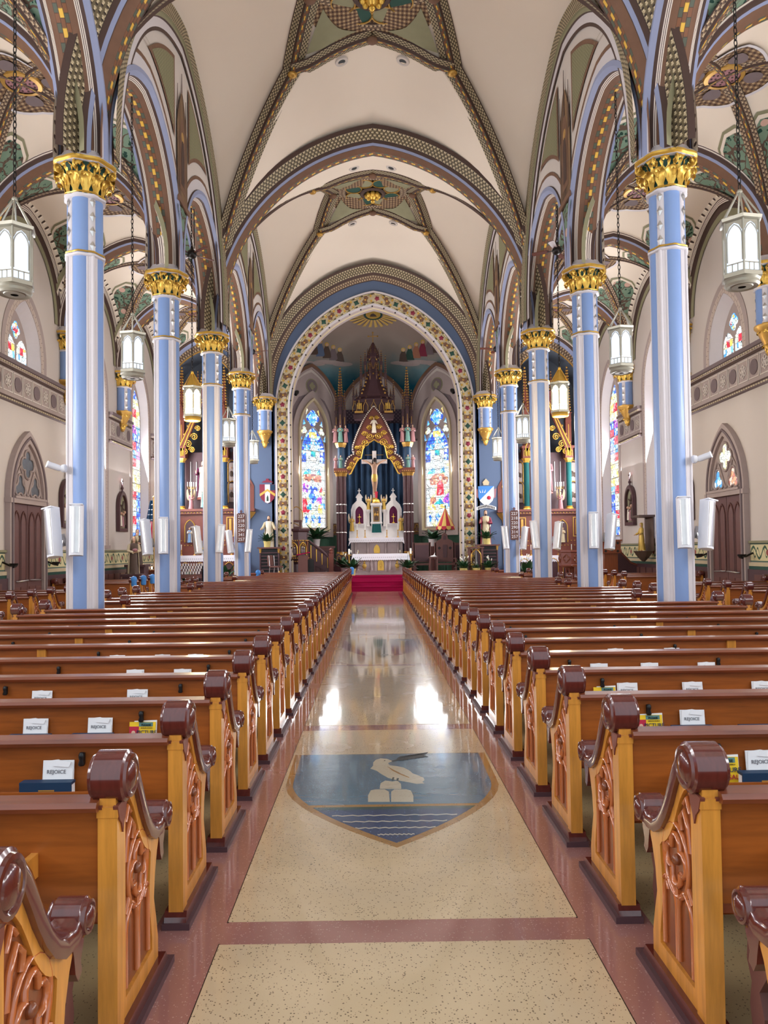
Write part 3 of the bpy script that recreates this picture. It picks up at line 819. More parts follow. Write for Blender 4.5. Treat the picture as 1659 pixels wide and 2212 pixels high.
# ---------------------------------------------------------------- aisle vaults
AR_MAT = ['brown_dark', 'diaper_brown', 'brown_dark', 'soffit_dash', 'brown_dark', 'diaper_brown', 'brown_dark']
TA_PROF = [(.62, -.50), (.56, -.40), (.36, -.34), (.34, -.20), (.30, -.13), (.24, -.10), (.10, 0), (-.10, 0), (-.24, -.10), (-.30, -.13), (-.34, -.20), (-.36, -.34), (-.56, -.40), (-.62, -.50)]
TA_MAT = ['olive', 'leaf_border', 'fine_lines', 'brown_dark', 'rib_blue', 'brown_paint', 'soffit_dash', 'brown_paint', 'rib_blue', 'brown_dark', 'fine_lines', 'leaf_border', 'olive']
for s, side in ((-1, 'left'), (1, 'right')):
    x0 = s * AXC
    for i in range(0, 7):
        y0 = CY[i] + BAY / 2
        root = web(aisle_z, AHX, AHY, x0, y0, 'plaster', 12, 16).build('ceiling', smooth=50, kind='structure')
        if i < 2: continue
        rp = [(a * .62, c * .7) for a, c in RIB_PROF]
        for sx in (-1, 1):
            for sy in (-1, 1):
                m = MB(); m.sweep(rib_path(aisle_z, (sx * (AHX - .1), sy * (AHY - .1)), (0, 0), x0, y0, 16), rp, AR_MAT); m.build('diagonal_rib', root, 40)
                # vine panels, two to every cell, tapering to the springing
                for ax in (0, 1):
                    def pan(u, q, sx=sx, sy=sy, ax=ax, grow=0.0, dz=0.02):
                        t_ = lerp(0.36 - grow, 0.955 + grow * .3, u)
                        k = math.sqrt(max(0.0, 1 - (1 - min(1, u / 0.30)) ** 2)) if u < 0.30 else 1.0
                        wmid = 0.47; hw_ = (0.33 + grow) * k
                        s_ = lerp(t_, 1.0, wmid + (2 * q - 1) * hw_)
                        p = (sx * t_, sy * s_) if ax == 0 else (sx * s_, sy * t_)
                        x, y = p[0] * AHX, p[1] * AHY
                        return (x0 + x, y0 + y, aisle_z(x, y) - dz)
                    MB('olive').grid(lambda u, q: pan(u, q, grow=0.055, dz=0.012), 14, 4).build('panel_edge', root, 60)
                    MB('plaster').grid(lambda u, q: pan(u, q, grow=0.03, dz=0.018), 14, 4).build('panel_line', root, 60)
                    MB('vine_paint').grid(lambda u, q: pan(u, q, dz=0.026), 14, 4).build('vine_panel', root, 60)
        zc = aisle_z(0, 0)
        def disc(r0, r1, lobes, z, mat, nm):
            def f(u, q):
                a = 2 * PI * q; r = lerp(r0, r1, u) * (1 + (0.22 * abs(math.cos(2 * a)) if lobes else 0))
                x, y = r * math.cos(a), r * math.sin(a)
                return (x0 + x, y0 + y, min(zc, aisle_z(x, y)) - z)
            MB(mat).grid(f, 3, 48).build(nm, root, 60)
        disc(0.01, 0.80, True, .03, 'star_paint', 'medallion_field')
        disc(0.78, 0.84, True, .05, 'white_paint', 'medallion_line')
        for k in range(4):
            a = PI / 4 + k * PI / 2
            def lob(u, q, a=a):
                b_ = 2 * PI * q; x = .58 * math.cos(a + PI / 4) + .18 * u * math.cos(b_); y = .58 * math.sin(a + PI / 4) + .18 * u * math.sin(b_)
                return (x0 + x, y0 + y, aisle_z(x, y) - .06)
            MB('mauve_dark').grid(lob, 2, 16).build('medallion_lobe', root, 60)
        m = MB('gold_dark'); m.lathe([(.34, 0), (.40, -.03), (.38, -.08), (.30, -.09)], 24, T(x0, y0, zc - .02), cap=False); m.build('grille_ring', root, 50)
        m = MB('robe_pink'); m.lathe([(.31, -.06), (.01, -.065)], 24, T(x0, y0, zc - .02)); m.build('grille', root)
        m = MB('brown_dark')
        for r_, nn in ((.08, 5), (.16, 9), (.24, 13)):
            for k in range(nn):
                a = 2 * PI * k / nn; m.cyl((x0 + r_ * math.cos(a), y0 + r_ * math.sin(a), zc - .093), .022, .01, 6)
        o = m.build('grille_hole', root); o['kind'] = 'stuff'
    for i in range(3, 7):
        m = MB(); m.sweep(arch_path('y', CY[i], x0, AHX - .28, AR - .22, ZS + .02, 16, 8.05), TA_PROF, TA_MAT)
        m.build('trim_3', smooth=35, kind='structure')
    m = MB(); m.sweep(arch_path('y', YE, x0, AHX - .28, AR - .22, ZS + .02, 16, 8.05, flip=-1), [(.56, -.42), (.36, -.34), (.34, -.20), (.26, -.10), (.02, -.02), (0.01, .16)], ['leaf_border', 'fine_lines', 'brown_dark', 'rib_blue', 'diaper_brown'])
    m.build('trim_4', smooth=35, kind='structure')
    # wall arches of the aisle bays
    for i in range(2, 7):
        m = MB(); m.sweep(arch_path('x', s * (WX - .02), CY[i] + BAY / 2, AHY - .30, AR - .20, ZS, 18, flip=-s), [(.30, -.36), (.26, -.32), (.08, -.16), (.06, -.02), (.02, .0), (.012, .16), (.01, .17), (.008, .34)], ['olive', 'leaf_border', 'fine_lines', 'brown_dark', 'brown_dark', 'olive', 'olive'])
        m.build('trim_5', smooth=35, kind='structure')
# ---------------------------------------------------------------- windows of stained glass
def pointed(hw, sill, spr, rise, n=10, cx=0.0):
    return [(cx - hw, sill)] + [(cx + x, spr + z) for x, z in arch_pts(hw, rise, n)] + [(cx + hw, sill)]
def foil(cx, cz, r, lobes, n=6, rot=0.0, d=0.62):
    pts = []
    for k in range(lobes):
        a = rot + 2 * PI * k / lobes
        ox, oz = cx + d * r * math.cos(a), cz + d * r * math.sin(a)
        for j in range(n + 1):
            q = a - PI * .62 + PI * 1.24 * j / n
            pts.append((ox + .5 * r * math.cos(q), oz + .5 * r * math.sin(q)))
    return pts
def pane(poly, mat, parent, M, y=-0.012, name='pane', t=0.01):
    m = MB(mat); m.prism(poly, y, y + t); return m.build(name, parent, M=M)
def lancet_panes(parent, M, hw, sill, spr, rise, rows, cols_n, y=-0.012, gap=0.008, cx=0.0):
    """rows: list of (height fraction, [pane materials]) from the sill up"""
    H = spr + rise - sill; z = sill
    tot = sum(r[0] for r in rows)
    topz = lambda x: spr + arch_z(x, hw, rise)
    for fr, ms in rows:
        z2 = z + H * fr / tot
        n = len(ms)
        for c in range(n):
            xa, xb = lerp(-hw, hw, c / n) + gap, lerp(-hw, hw, (c + 1) / n) - gap
            xs = [lerp(xa, xb, k / 5) for k in range(6)]
            top = [(x, min(z2 - gap, topz(x) - gap)) for x in xs]
            if max(q[1] for q in top) < z + 0.03: continue
            top = [(x, max(zz, z + gap + .004)) for x, zz in top]
            poly = [(cx + xa, z + gap), *[(cx + x, zz) for x, zz in top], (cx + xb, z + gap)]
            pane(poly, ms[c], parent, M, y)
        z = z2
def saddle(parent, M, hw, zs, y=-0.03, cx=0.0):
    for z in zs:
        m = MB('iron'); m.box(cx - hw, y - .008, z - .008, cx + hw, y + .008, z + .008); m.build('saddle_bar', parent, M=M)
Wt, Bl, Sk, Go, Rd, Vi, Te, Br, Cr = ['glass_' + q for q in ('white', 'blue', 'sky', 'gold', 'red', 'violet', 'teal', 'brown', 'cream')]
AISLE_ROWS = [(1, [Sk, Bl, Sk]), (1, [Bl, Wt, Bl]), (1, [Bl, Rd, Bl]), (1, [Bl, Wt, Bl]), (1, [Bl, Cr, Bl]), (1, [Sk, Rd, Bl]), (1, [Go, Cr, Go]), (1, [Cr, Go, Cr]), (1, [Go, Cr, Cr]), (1, [Wt, Rd, Wt]), (1, [Bl, Sk, Vi]), (1, [Bl, Rd, Bl]), (1, [Rd, Bl, Bl]), (1, [Bl, Vi, Sk]), (1, [Cr, Go, Cr]), (1, [Go, Rd, Go]), (1.2, [Go, Cr, Go]), (1.2, [Sk, Bl, Sk])]
wn = [0]
def window_obj(M, label=None):
    wn[0] += 1
    o = bpy.data.objects.new('window_%d' % wn[0], None); COL.objects.link(o); o.matrix_basis = M
    return tag(o, kind='structure')
def wall_local(s, y, x=None):
    """local frame on an aisle wall: x along +Y*s.., z up, +y outwards"""
    X = WX if x is None else x
    return T(s * X, y, 0) @ RZ(-s * PI / 2)
def reveal(parent, outer, inner, d0, d1, mat, M=None, name='reveal'):
    """splayed jambs between an outline at depth d0 and one at d1 (open polylines of the same length)"""
    m = MB(mat); n = len(outer); m.v = [(p[0], d0, p[1]) for p in outer] + [(p[0], d1, p[1]) for p in inner]
    for i in range(n): m.face((i, (i + 1) % n, n + (i + 1) % n, n + i))
    return m.build(name, parent, M=M)
def border(parent, M, hw, sill, spr, rise, w, mat, y=-0.02, name='painted_border', n=12, bottom=False):
    path = []
    P = pointed(hw, sill, spr, rise, n)
    if bottom: P = [(0, sill)] + P + [(0, sill)]
    for i, (x, z) in enumerate(P):
        a, d = P[max(i - 1, 0)], P[min(i + 1, len(P) - 1)]
        if bottom and i in (1, len(P) - 2):
            tx, tz = (-.7, .7) if i == 1 else (-.7, -.7); 
            nx, nz = -1 if i == 1 else 1, -1
            path.append((Vector((x, y, z)), Vector((nx, 0, nz)), Vector((0, -1, 0)))); continue
        tx, tz = d[0] - a[0], d[1] - a[1]; l = math.hypot(tx, tz) or 1
        path.append((Vector((x, y, z)), Vector((-tz / l, 0, tx / l)), Vector((0, -1, 0))))
    mats = mat if isinstance(mat, list) else [mat]
    k = len(mats)
    prof = [(0, -.02), (0, .012)] + [(w * (i + 1) / k, .012) for i in range(k)] + [(w, -.02)]
    m = MB(); m.sweep(path, prof, ['mauve'] + mats + ['mauve'])
    return m.build(name, parent, 40, M=M)
def tall_window(s, y, rows=AISLE_ROWS, full=True):
    M = wall_local(s, y)
    o = window_obj(M)
    reveal(o, pointed(1.02, 1.95, 7.0, 1.75), pointed(.80, 2.10, 6.95, 1.45), -0.01, .26, 'white_paint')
    m = MB('mauve'); m.prism(pointed(.82, 2.05, 6.95, 1.50), .25, .31); m.build('tracery_plate', o)
    lancet_panes(o, None, .72, 2.15, 6.75, 1.35, rows, 3, .238)
    saddle(o, None, .72, [2.2 + .55 * k for k in range(1, 9)], .23)
    
    border(o, None, 1.02, 1.9, 7.0, 1.75, .30, ['quoin_paint', 'mauve'], -0.005, bottom=False)
    m = MB('mauve'); m.box(-1.25, -.10, 1.84, 1.25, .1, 1.95); m.build('sill', o)
    return o
# ---------------------------------------------------------------- aisle walls
DOORY = CY[4] + BAY / 2
for s, side in ((-1, 'left'), (1, 'right')):
    w = MB('wall_paint')
    def hole(i, t):
        """(sill, top) of the opening at offset t from the bay centre, or None"""
        if i == 4:
            return (6.6, 6.9 + arch_z(t, .95, 1.45)) if abs(t) < .95 else None
        return (1.95, 7.0 + arch_z(t, 1.02, 1.75)) if abs(t) < 1.02 else None
    for i in range(0, 7):
        yc = CY[i] + BAY / 2; hw = .95 if i == 4 else 1.02
        cuts = [-BAY / 2, -1.6] + [lerp(-hw, hw, k / 16) for k in range(17)] + [1.6, BAY / 2]
        X = s * WX
        for a, c in zip(cuts, cuts[1:]):
            mid = (a + c) / 2
            if abs(mid) < hw:
                ha, hc = hole(i, a * .9999), hole(i, c * .9999)
                quads = [((0, 0), (ha[0], hc[0])), ((ha[1], hc[1]), (11.3, 11.3))]
            else: quads = [((0, 0), (11.3, 11.3))]
            for lo, hi in quads:
                b0 = len(w.v); w.v += [(X, yc + a, lo[0]), (X, yc + c, lo[1]), (X, yc + c, hi[1]), (X, yc + a, hi[0])]
                w.face((b0, b0 + 1, b0 + 2, b0 + 3))
    w.box(s * (WX + .62) - .05, CY[0], 0, s * (WX + .62) + .05, YE + .5, 11.3)
    wall = w.build('wall_' + side, kind='structure')
    for i in (0, 1, 2, 3, 5, 6): tall_window(s, CY[i] + BAY / 2)
    # short window above the door
    M = wall_local(s, DOORY); o = window_obj(M)
    reveal(o, pointed(.95, 6.6, 6.9, 1.45), pointed(.70, 6.72, 6.93, 1.15), -.01, .26, 'white_paint')
    m = MB('mauve'); m.prism(pointed(.72, 6.68, 6.93, 1.2), .25, .31); m.build('tracery_plate', o)
    pane(foil(0, 7.58, .21, 4, rot=0), Sk, o, None, .238); pane(foil(0, 7.58, .10, 4, rot=0), Rd if s < 0 else Sk, o, None, .232)
    for k in range(4):
        a = k * PI / 2; pane([(x + .13 * math.cos(a), z + .13 * math.sin(a)) for x, z in foil(0, 7.58, .07, 6, 2)], (Cr, Go, Rd, Go)[k], o, None, .234)
    for c in (-.33, .33):
        lancet_panes(o, None, .28, 6.78, 7.0, .38, [(1, [Sk, Wt, Sk]), (1, [Cr, Rd, Go]), (1, [Wt, Wt])], 3, .238, .006, c)
    border(o, None, .95, 6.6, 6.9, 1.45, .34, ['quoin_paint', 'mauve'], -.005)
    # painted frieze between the windows, with moulded edges
    def frieze(ya, yb_):
        x0, x1 = s * WX, s * (WX - .05)
        lo, hi = min(x0, x1), max(x0, x1)
        m = MB('mauve'); m.box(lo, ya, 5.68, hi, yb_, 6.34); f = m.build('frieze', wall)
        for z0, z1, d, mt in ((5.50, 5.56, .13, 'mauve_dark'), (5.56, 5.62, .10, 'brown_dark'), (5.62, 5.70, .07, 'mauve'), (6.32, 6.38, .08, 'brown_dark'), (6.38, 6.46, .11, 'mauve'), (6.46, 6.56, .16, 'mauve_dark')):
            xa = s * (WX - d); m = MB(mt); m.box(min(x0, xa), ya, z0, max(x0, xa), yb_, z1); m.build('moulding', f)
        m = MB('robe_cream')
        for k in range(int((yb_ - ya) / .12)):
            for zz, d in ((5.53, .145), (6.42, .125)):
                m.cbox((s * (WX - d), ya + .06 + k * .12, zz), (.02, .06, .035))
        b_ = m.build('bead_row', f); b_['kind'] = 'stuff'
        n = max(1, round((yb_ - ya) / .56)); p = (yb_ - ya) / n
        Mx = RY(-s * PI / 2)
        for k in range(n):
            c = T(s * (WX - .055), ya + p * (k + .5), 6.01)
            m = MB('wall_paint'); m.ring([(-.25, -.27), (.25, -.27), (.25, .27), (-.25, .27)], [(-.22, -.24), (.22, -.24), (.22, .24), (-.22, .24)], 0, .012); m.build('tile_border', f, M=c @ RZ(-s * PI / 2) @ T(0, -.01, 0))
            if k % 2:
                m = MB('mauve_dark'); m.lathe([(.19, 0), (.19, .012), (.17, .016)], 20)
                m.mat('robe_white'); 
                for q in range(4): m.prism([(-.03, .02), (.03, .02), (.05, .13), (0, .17), (-.05, .13)], -.022, -.014, RX(PI / 2) @ RY(q * PI / 2))
                m.build('cross_tile', f, M=c @ Mx)
            else:
                m = MB('wall_paint')
                for q in range(6): m.lathe([(.062, 0), (.062, .014), (.035, .014), (.035, 0)], 12, T(.115 * math.cos(q * PI / 3), .115 * math.sin(q * PI / 3), 0), cap=False)
                m.lathe([(.05, 0), (.045, .016)], 10)
                m.build('flower_tile', f, M=c @ Mx)
    frieze(CY[4] - 1.0, CY[5])
    frieze(CY[5], CY[5] + BAY / 2 - 1.34)
    frieze(CY[5] + BAY / 2 + 1.34, CY[6] + BAY / 2 - 1.34)
    frieze(CY[6] + BAY / 2 + 1.34, YE)
    # stencilled dado and dark wainscot
    for ya, yb_ in ((CY[3], DOORY - 1.08), (DOORY + 1.08, YE)):
        x0 = s * (WX - .012)
        m = MB('dado_stencil'); m.grid(lambda u, q: (x0, lerp(ya, yb_, u), lerp(1.28, 1.74, q)), 1, 1, uvs=(yb_ - ya, 1)); m.build('dado', wall)
        for z0, z1, d, mt in ((1.74, 1.80, .06, 'olive'), (1.18, 1.27, .06, 'robe_cream'), (1.10, 1.18, .05, 'leaf_green')):
            xa = s * (WX - d); m = MB(mt); m.box(min(s * WX, xa), ya, z0, max(s * WX, xa), yb_, z1); m.build('dado_rail', wall)
        m = MB('altar_dark'); xa = s * (WX - .09); m.box(min(s * WX, xa), ya, 0, max(s * WX, xa), yb_, 1.10); m.build('wainscot', wall)
        for k in range(int((yb_ - ya) / .6)):
            y_ = ya + .1 + k * .6
            xb_ = s * (WX - .115); m = MB('chair_wood'); m.box(min(s * WX, xb_), y_, .18, max(s * WX, xb_), y_ + .48, .98); m.build('wainscot_panel', wall)
    # door with traceried head
    d = bpy.data.objects.new('door_%d' % (1 if s < 0 else 2), None); COL.objects.link(d); tag(d, kind='structure'); d.matrix_basis = wall_local(s, DOORY)
    po, pi_ = pointed(1.08, 0, 3.15, 1.75, 12), pointed(.86, 0, 3.15, 1.42, 12)
    m = MB('mauve'); m.ring(po, pi_, -.14, .02); m.build('door_frame', d)
    po2 = pointed(.97, 0, 3.15, 1.58, 12); m = MB('mauve_dark'); m.tube([(x, -.15, z) for x, z in po2], .035, 6); m.build('frame_moulding', d, 50)
    m = MB('mauve'); m.box(-1.10, -.17, 2.98, 1.10, .0, 3.10); m.box(-.9, -.2, 3.10, .9, 0, 3.16); m.build('transom', d)
    m = MB('mauve'); m.prism(pointed(.86, 3.14, 3.15, 1.42, 12), -.06, -.02); m.build('head_plate', d)
    gd = 'glass_dark'
    pane(foil(0, 4.02, .30, 4), gd if s < 0 else Cr, d, None, -.07); pane(foil(-.42, 3.42, .24, 3, rot=PI / 2), gd if s < 0 else Sk, d, None, -.07); pane(foil(.42, 3.42, .24, 3, rot=PI / 2), gd if s < 0 else Br, d, None, -.07)
    for q in (foil(0, 4.02, .34, 4), foil(-.42, 3.42, .28, 3, rot=PI / 2), foil(.42, 3.42, .28, 3, rot=PI / 2)):
        m = MB('mauve'); m.tube([(x, -.08, z) for x, z in q], .03, 6, closed=True); m.build('tracery_bar', d, 60)
    for sg in (-1, 1):
        m = MB('mauve'); m.tube([(sg * .80, -.08, 3.2), (sg * .62, -.08, 3.7), (sg * .42, -.08, 3.95), (sg * .2, -.08, 3.55), (sg * .02, -.08, 3.2)], .028, 6); m.build('tracery_bar', d, 60)
        lf = MB('door_wood'); xa, xb = (sg * .01, sg * .85)
        lf.box(min(xa, xb), -.07, 0.01, max(xa, xb), -.02, 2.97); leaf = lf.build('door_leaf', d)
        for k in (0, 1):
            cx = sg * (.24 + .38 * k)
            m = MB('chair_wood'); m.prism(pointed(.12, 1.05, 2.45, .28, 6, cx), -.085, -.07); m.build('lancet_panel', leaf)
            m = MB('door_wood'); m.tube([(x, -.085, z) for x, z in pointed(.15, 1.0, 2.45, .33, 6, cx)], .022, 6); m.build('panel_moulding', leaf, 60)
            m = MB('chair_wood'); m.box(cx - .14, -.085, .2, cx + .14, -.07, .85); m.build('lower_panel', leaf)
        m = MB('silver'); m.tube([(sg * .10, -.075, 1.02), (sg * .10, -.15, 1.02), (sg * .62, -.15, 1.0), (sg * .62, -.075, 1.0)], .018, 6); m.build('push_bar', leaf, 60)
        m = MB('iron'); m.tube([(sg * 1.22, -.02, 1.5), (sg * 1.24, -.2, 1.42), (sg * 1.10, -.3, 1.4), (sg * 1.3, -.32, 1.38)], .025, 6); m.lathe([(.02, 0), (.10, .02), (.11, .07), (.09, .07), (.02, .03)], 12, T(sg * 1.24, -.3, 1.4))
        m.build('holy_water_stoup', smooth=50, M=d.matrix_basis, label='dark metal stoup by the %s doors, on the %s' % ('dark glazed' if s < 0 else 'colour glazed', 'altar side' if sg * s < 0 else 'side away from the altar'), cat='stoup', group='holy water stoups')
    if s < 0:
        for zz in (2.33, 2.86):
            p = at_x(98, 1148 if zz < 2.5 else 1117, -WX)
            m = MB('robe_red'); m.box(0, -.12, -.22, .03, .12, .22); m.mat('paper'); m.box(.03, -.07, -.16, .033, .07, -.05)
            m.build('wall_plaque', M=T(-WX, p.y, p.z), label='small dark red plaque beside the doors, %s of the two' % ('lower' if zz < 2.5 else 'upper'), cat='plaque', group='red plaques beside the door')

# ---------------------------------------------------------------- east wall with the chancel arch and side niches
CH, CS, CRI = 3.62, 7.6, 4.5
NX, NHW, NSP, NRI = 7.3, 1.62, 7.9, 2.3
m = MB('slate_blue')
def east_bot(x):
    if abs(x) < CH: return CS + arch_z(x, CH, CRI)
    if abs(abs(x) - NX) < NHW: return NSP + arch_z(abs(x) - NX, NHW, NRI)
    return 0.0
xs = sorted(set([-WX, WX, -5.2, 5.2] + [lerp(-CH, CH, k / 40) for k in range(41)] + [sg * (NX + lerp(-NHW, NHW, k / 20)) for k in range(21) for sg in (-1, 1)]))
for a, c in zip(xs, xs[1:]):
    mid = (a + c) / 2; solid = east_bot(mid) == 0
    za = 0 if solid else east_bot(a * .99999 if abs(a) < CH + .01 else (a + mid) / 2 if east_bot(a) == 0 else a)
    zb = 0 if solid else east_bot(c * .99999 if abs(c) < CH + .01 else (c + mid) / 2 if east_bot(c) == 0 else c)
    b0 = len(m.v); m.v += [(a, YE, za), (c, YE, zb), (c, YE, 14.6), (a, YE, 14.6)]; m.face((b0, b0 + 1, b0 + 2, b0 + 3))
east = m.build('wall_east', kind='structure')
for s in (-1, 1):
    P = pointed(NHW, 0, NSP, NRI, 14)
    m = MB('niche_slate'); m.v = [(s * NX + x, YE, z) for x, z in P] + [(s * NX + x, YE + 1.3, z) for x, z in P]; n = len(P)
    for i in range(n - 1): m.face((i, i + 1, n + i + 1, n + i))
    m.face(range(n, 2 * n)); m.build('altar_niche', east)
    m = MB(); path = arch_path('y', YE - .01, s * NX, NHW, NRI, NSP, 16, 1.0, flip=-1)
    m.sweep(path, [(0, -.34), (.03, -.34), (.03, -.06), (.05, -.05), (.05, 0), (0, 0)], ['brown_dark', 'diaper_brown', 'brown_dark', 'gold_dark', 'brown_dark']); m.build('niche_band', east, 35)
# the gilded band of the chancel arch and its jambs
path = arch_path('y', YE - .01, 0, CH, CRI, CS, 30, 0.3, flip=-1)
m = MB(); m.sweep(path, [(0, -.62), (.06, -.62), (.06, -.54), (.04, -.53), (.04, -.47), (.045, -.46), (.045, -.16), (.04, -.15), (.04, -.09), (.07, -.08), (.07, 0), (0, 0)],
                  ['white_paint', 'white_paint', 'brown_dark', 'chancel_band', 'brown_dark', 'robe_cream', 'brown_dark', 'chancel_band', 'brown_dark', 'white_paint', 'white_paint'])
m.build('chancel_band', east, 35)
m = MB(); m.sweep(path, [(0, 0), (-.30, .0), (-.34, .05), (-.62, .05), (-.7, 0)], ['mauve', 'robe_cream', 'mauve', 'mauve']); m.build('chancel_reveal', east, 35)
L = [0.0]
for a, c in zip(path, path[1:]): L.append(L[-1] + (c[0] - a[0]).length)
def on_path(d):
    for i in range(len(L) - 1):
        if L[i + 1] >= d:
            t = (d - L[i]) / (L[i + 1] - L[i]); return path[i][0].lerp(path[i + 1][0], t), path[i][2].lerp(path[i + 1][2], t).normalized()
    return path[-1][0], path[-1][2]
me_a = MB('leaf_green'); me_a.lathe([(.11, 0), (.10, .03), (.04, .045)], 8, RX(PI / 2), lobes=4, amp=.25); me_a = me_a.mesh('leaf_rosette', 60)
me_b = MB('brown_paint'); me_b.prism([(-.10, -.12), (0, -.17), (.10, -.12), (.06, 0), (.12, .10), (0, .17), (-.12, .10), (-.06, 0)], -.035, 0); me_b.mat('gold_dark'); me_b.sphere((0, -.035, 0), .05, 8); me_b = me_b.mesh('leaf_ornament', 60)
me_c = MB('robe_red'); me_c.lathe([(.10, 0), (.09, .035), (.03, .05)], 10, RX(PI / 2), lobes=5, amp=.2); me_c = me_c.mesh('flower', 60)
me_d = MB('gold'); me_d.prism([(-.05, 0), (0, -.06), (.05, 0), (0, .06)], -.03, 0); me_d = me_d.mesh('gilt_leaf', 60)
k, d = 0, 0.35
while d < L[-1] - .3:
    p, nrm = on_path(d); c = p - nrm * .31; ang = math.atan2(nrm.x, -nrm.z)
    me = (me_b, me_a, me_b, me_c)[k % 4]
    link(('leaf_ornament', 'leaf_rosette', 'leaf_ornament', 'flower')[k % 4], me, east, T(c.x, YE - .055, c.z) @ RY(ang + PI))
    for q in (-.11, .11):
        c2 = on_path(d + .19)[0] - on_path(d + .19)[1] * (.31 + q)
        link('gilt_leaf', me_d, east, T(c2.x, YE - .055, c2.z))
    k += 1; d += .38
mb_ = MB('iron'); mb_.sphere((0, 0, 0), .035, 8); mb_ = mb_.mesh('socket', 60)
d = 1.0
while d < L[-1] - .9:
    p, nrm = on_path(d); c = p + nrm * .03; link('lamp_socket', mb_, east, T(c.x, YE - .05, c.z)); d += .52

# ---------------------------------------------------------------- apse
AY, AXW = 35.45, 4.3
BX, BY = 1.78, 37.95
def dome(u, w):
    a = PI * w; q = u
    z = 6.6 + 6.5 * q
    r = math.sqrt(max(0.0, 1 - q ** 3.2))
    return (-5.0 * math.cos(a) * r, YE + .7 + 6.1 * math.sin(a) * r, z)
m = MB('sky_mural'); m.grid(dome, 22, 40); m.v = [(x, max(y, YE + .6), z) for x, y, z in m.v]
apse_ceiling = m.build('ceiling', smooth=60, kind='structure')
APANELS = [(Vector((-AXW, AY)), Vector((-BX, BY))), (Vector((-BX, BY)), Vector((BX, BY))), (Vector((BX, BY)), Vector((AXW, AY)))]
CF = 0.60                       # chancel floor level
for s in (-1, 1):
    m = MB('wall_paint'); m.box(min(s * AXW, s * (AXW + .1)), YE, 0, max(s * AXW, s * (AXW + .1)), AY, 9.4)
    m.build('wall_chancel_' + ('left' if s < 0 else 'right'), kind='structure')
def on_dome(x, z):
    """depth of the mural surface at x, z"""
    q = (z - 6.6) / 6.5; r = math.sqrt(max(0.0, 1 - min(1, q) ** 3.2)); c = x / (5.0 * r) if r > 1e-3 else 2
    return YE + .7 + 6.1 * r * math.sqrt(max(0, 1 - min(1, c * c)))
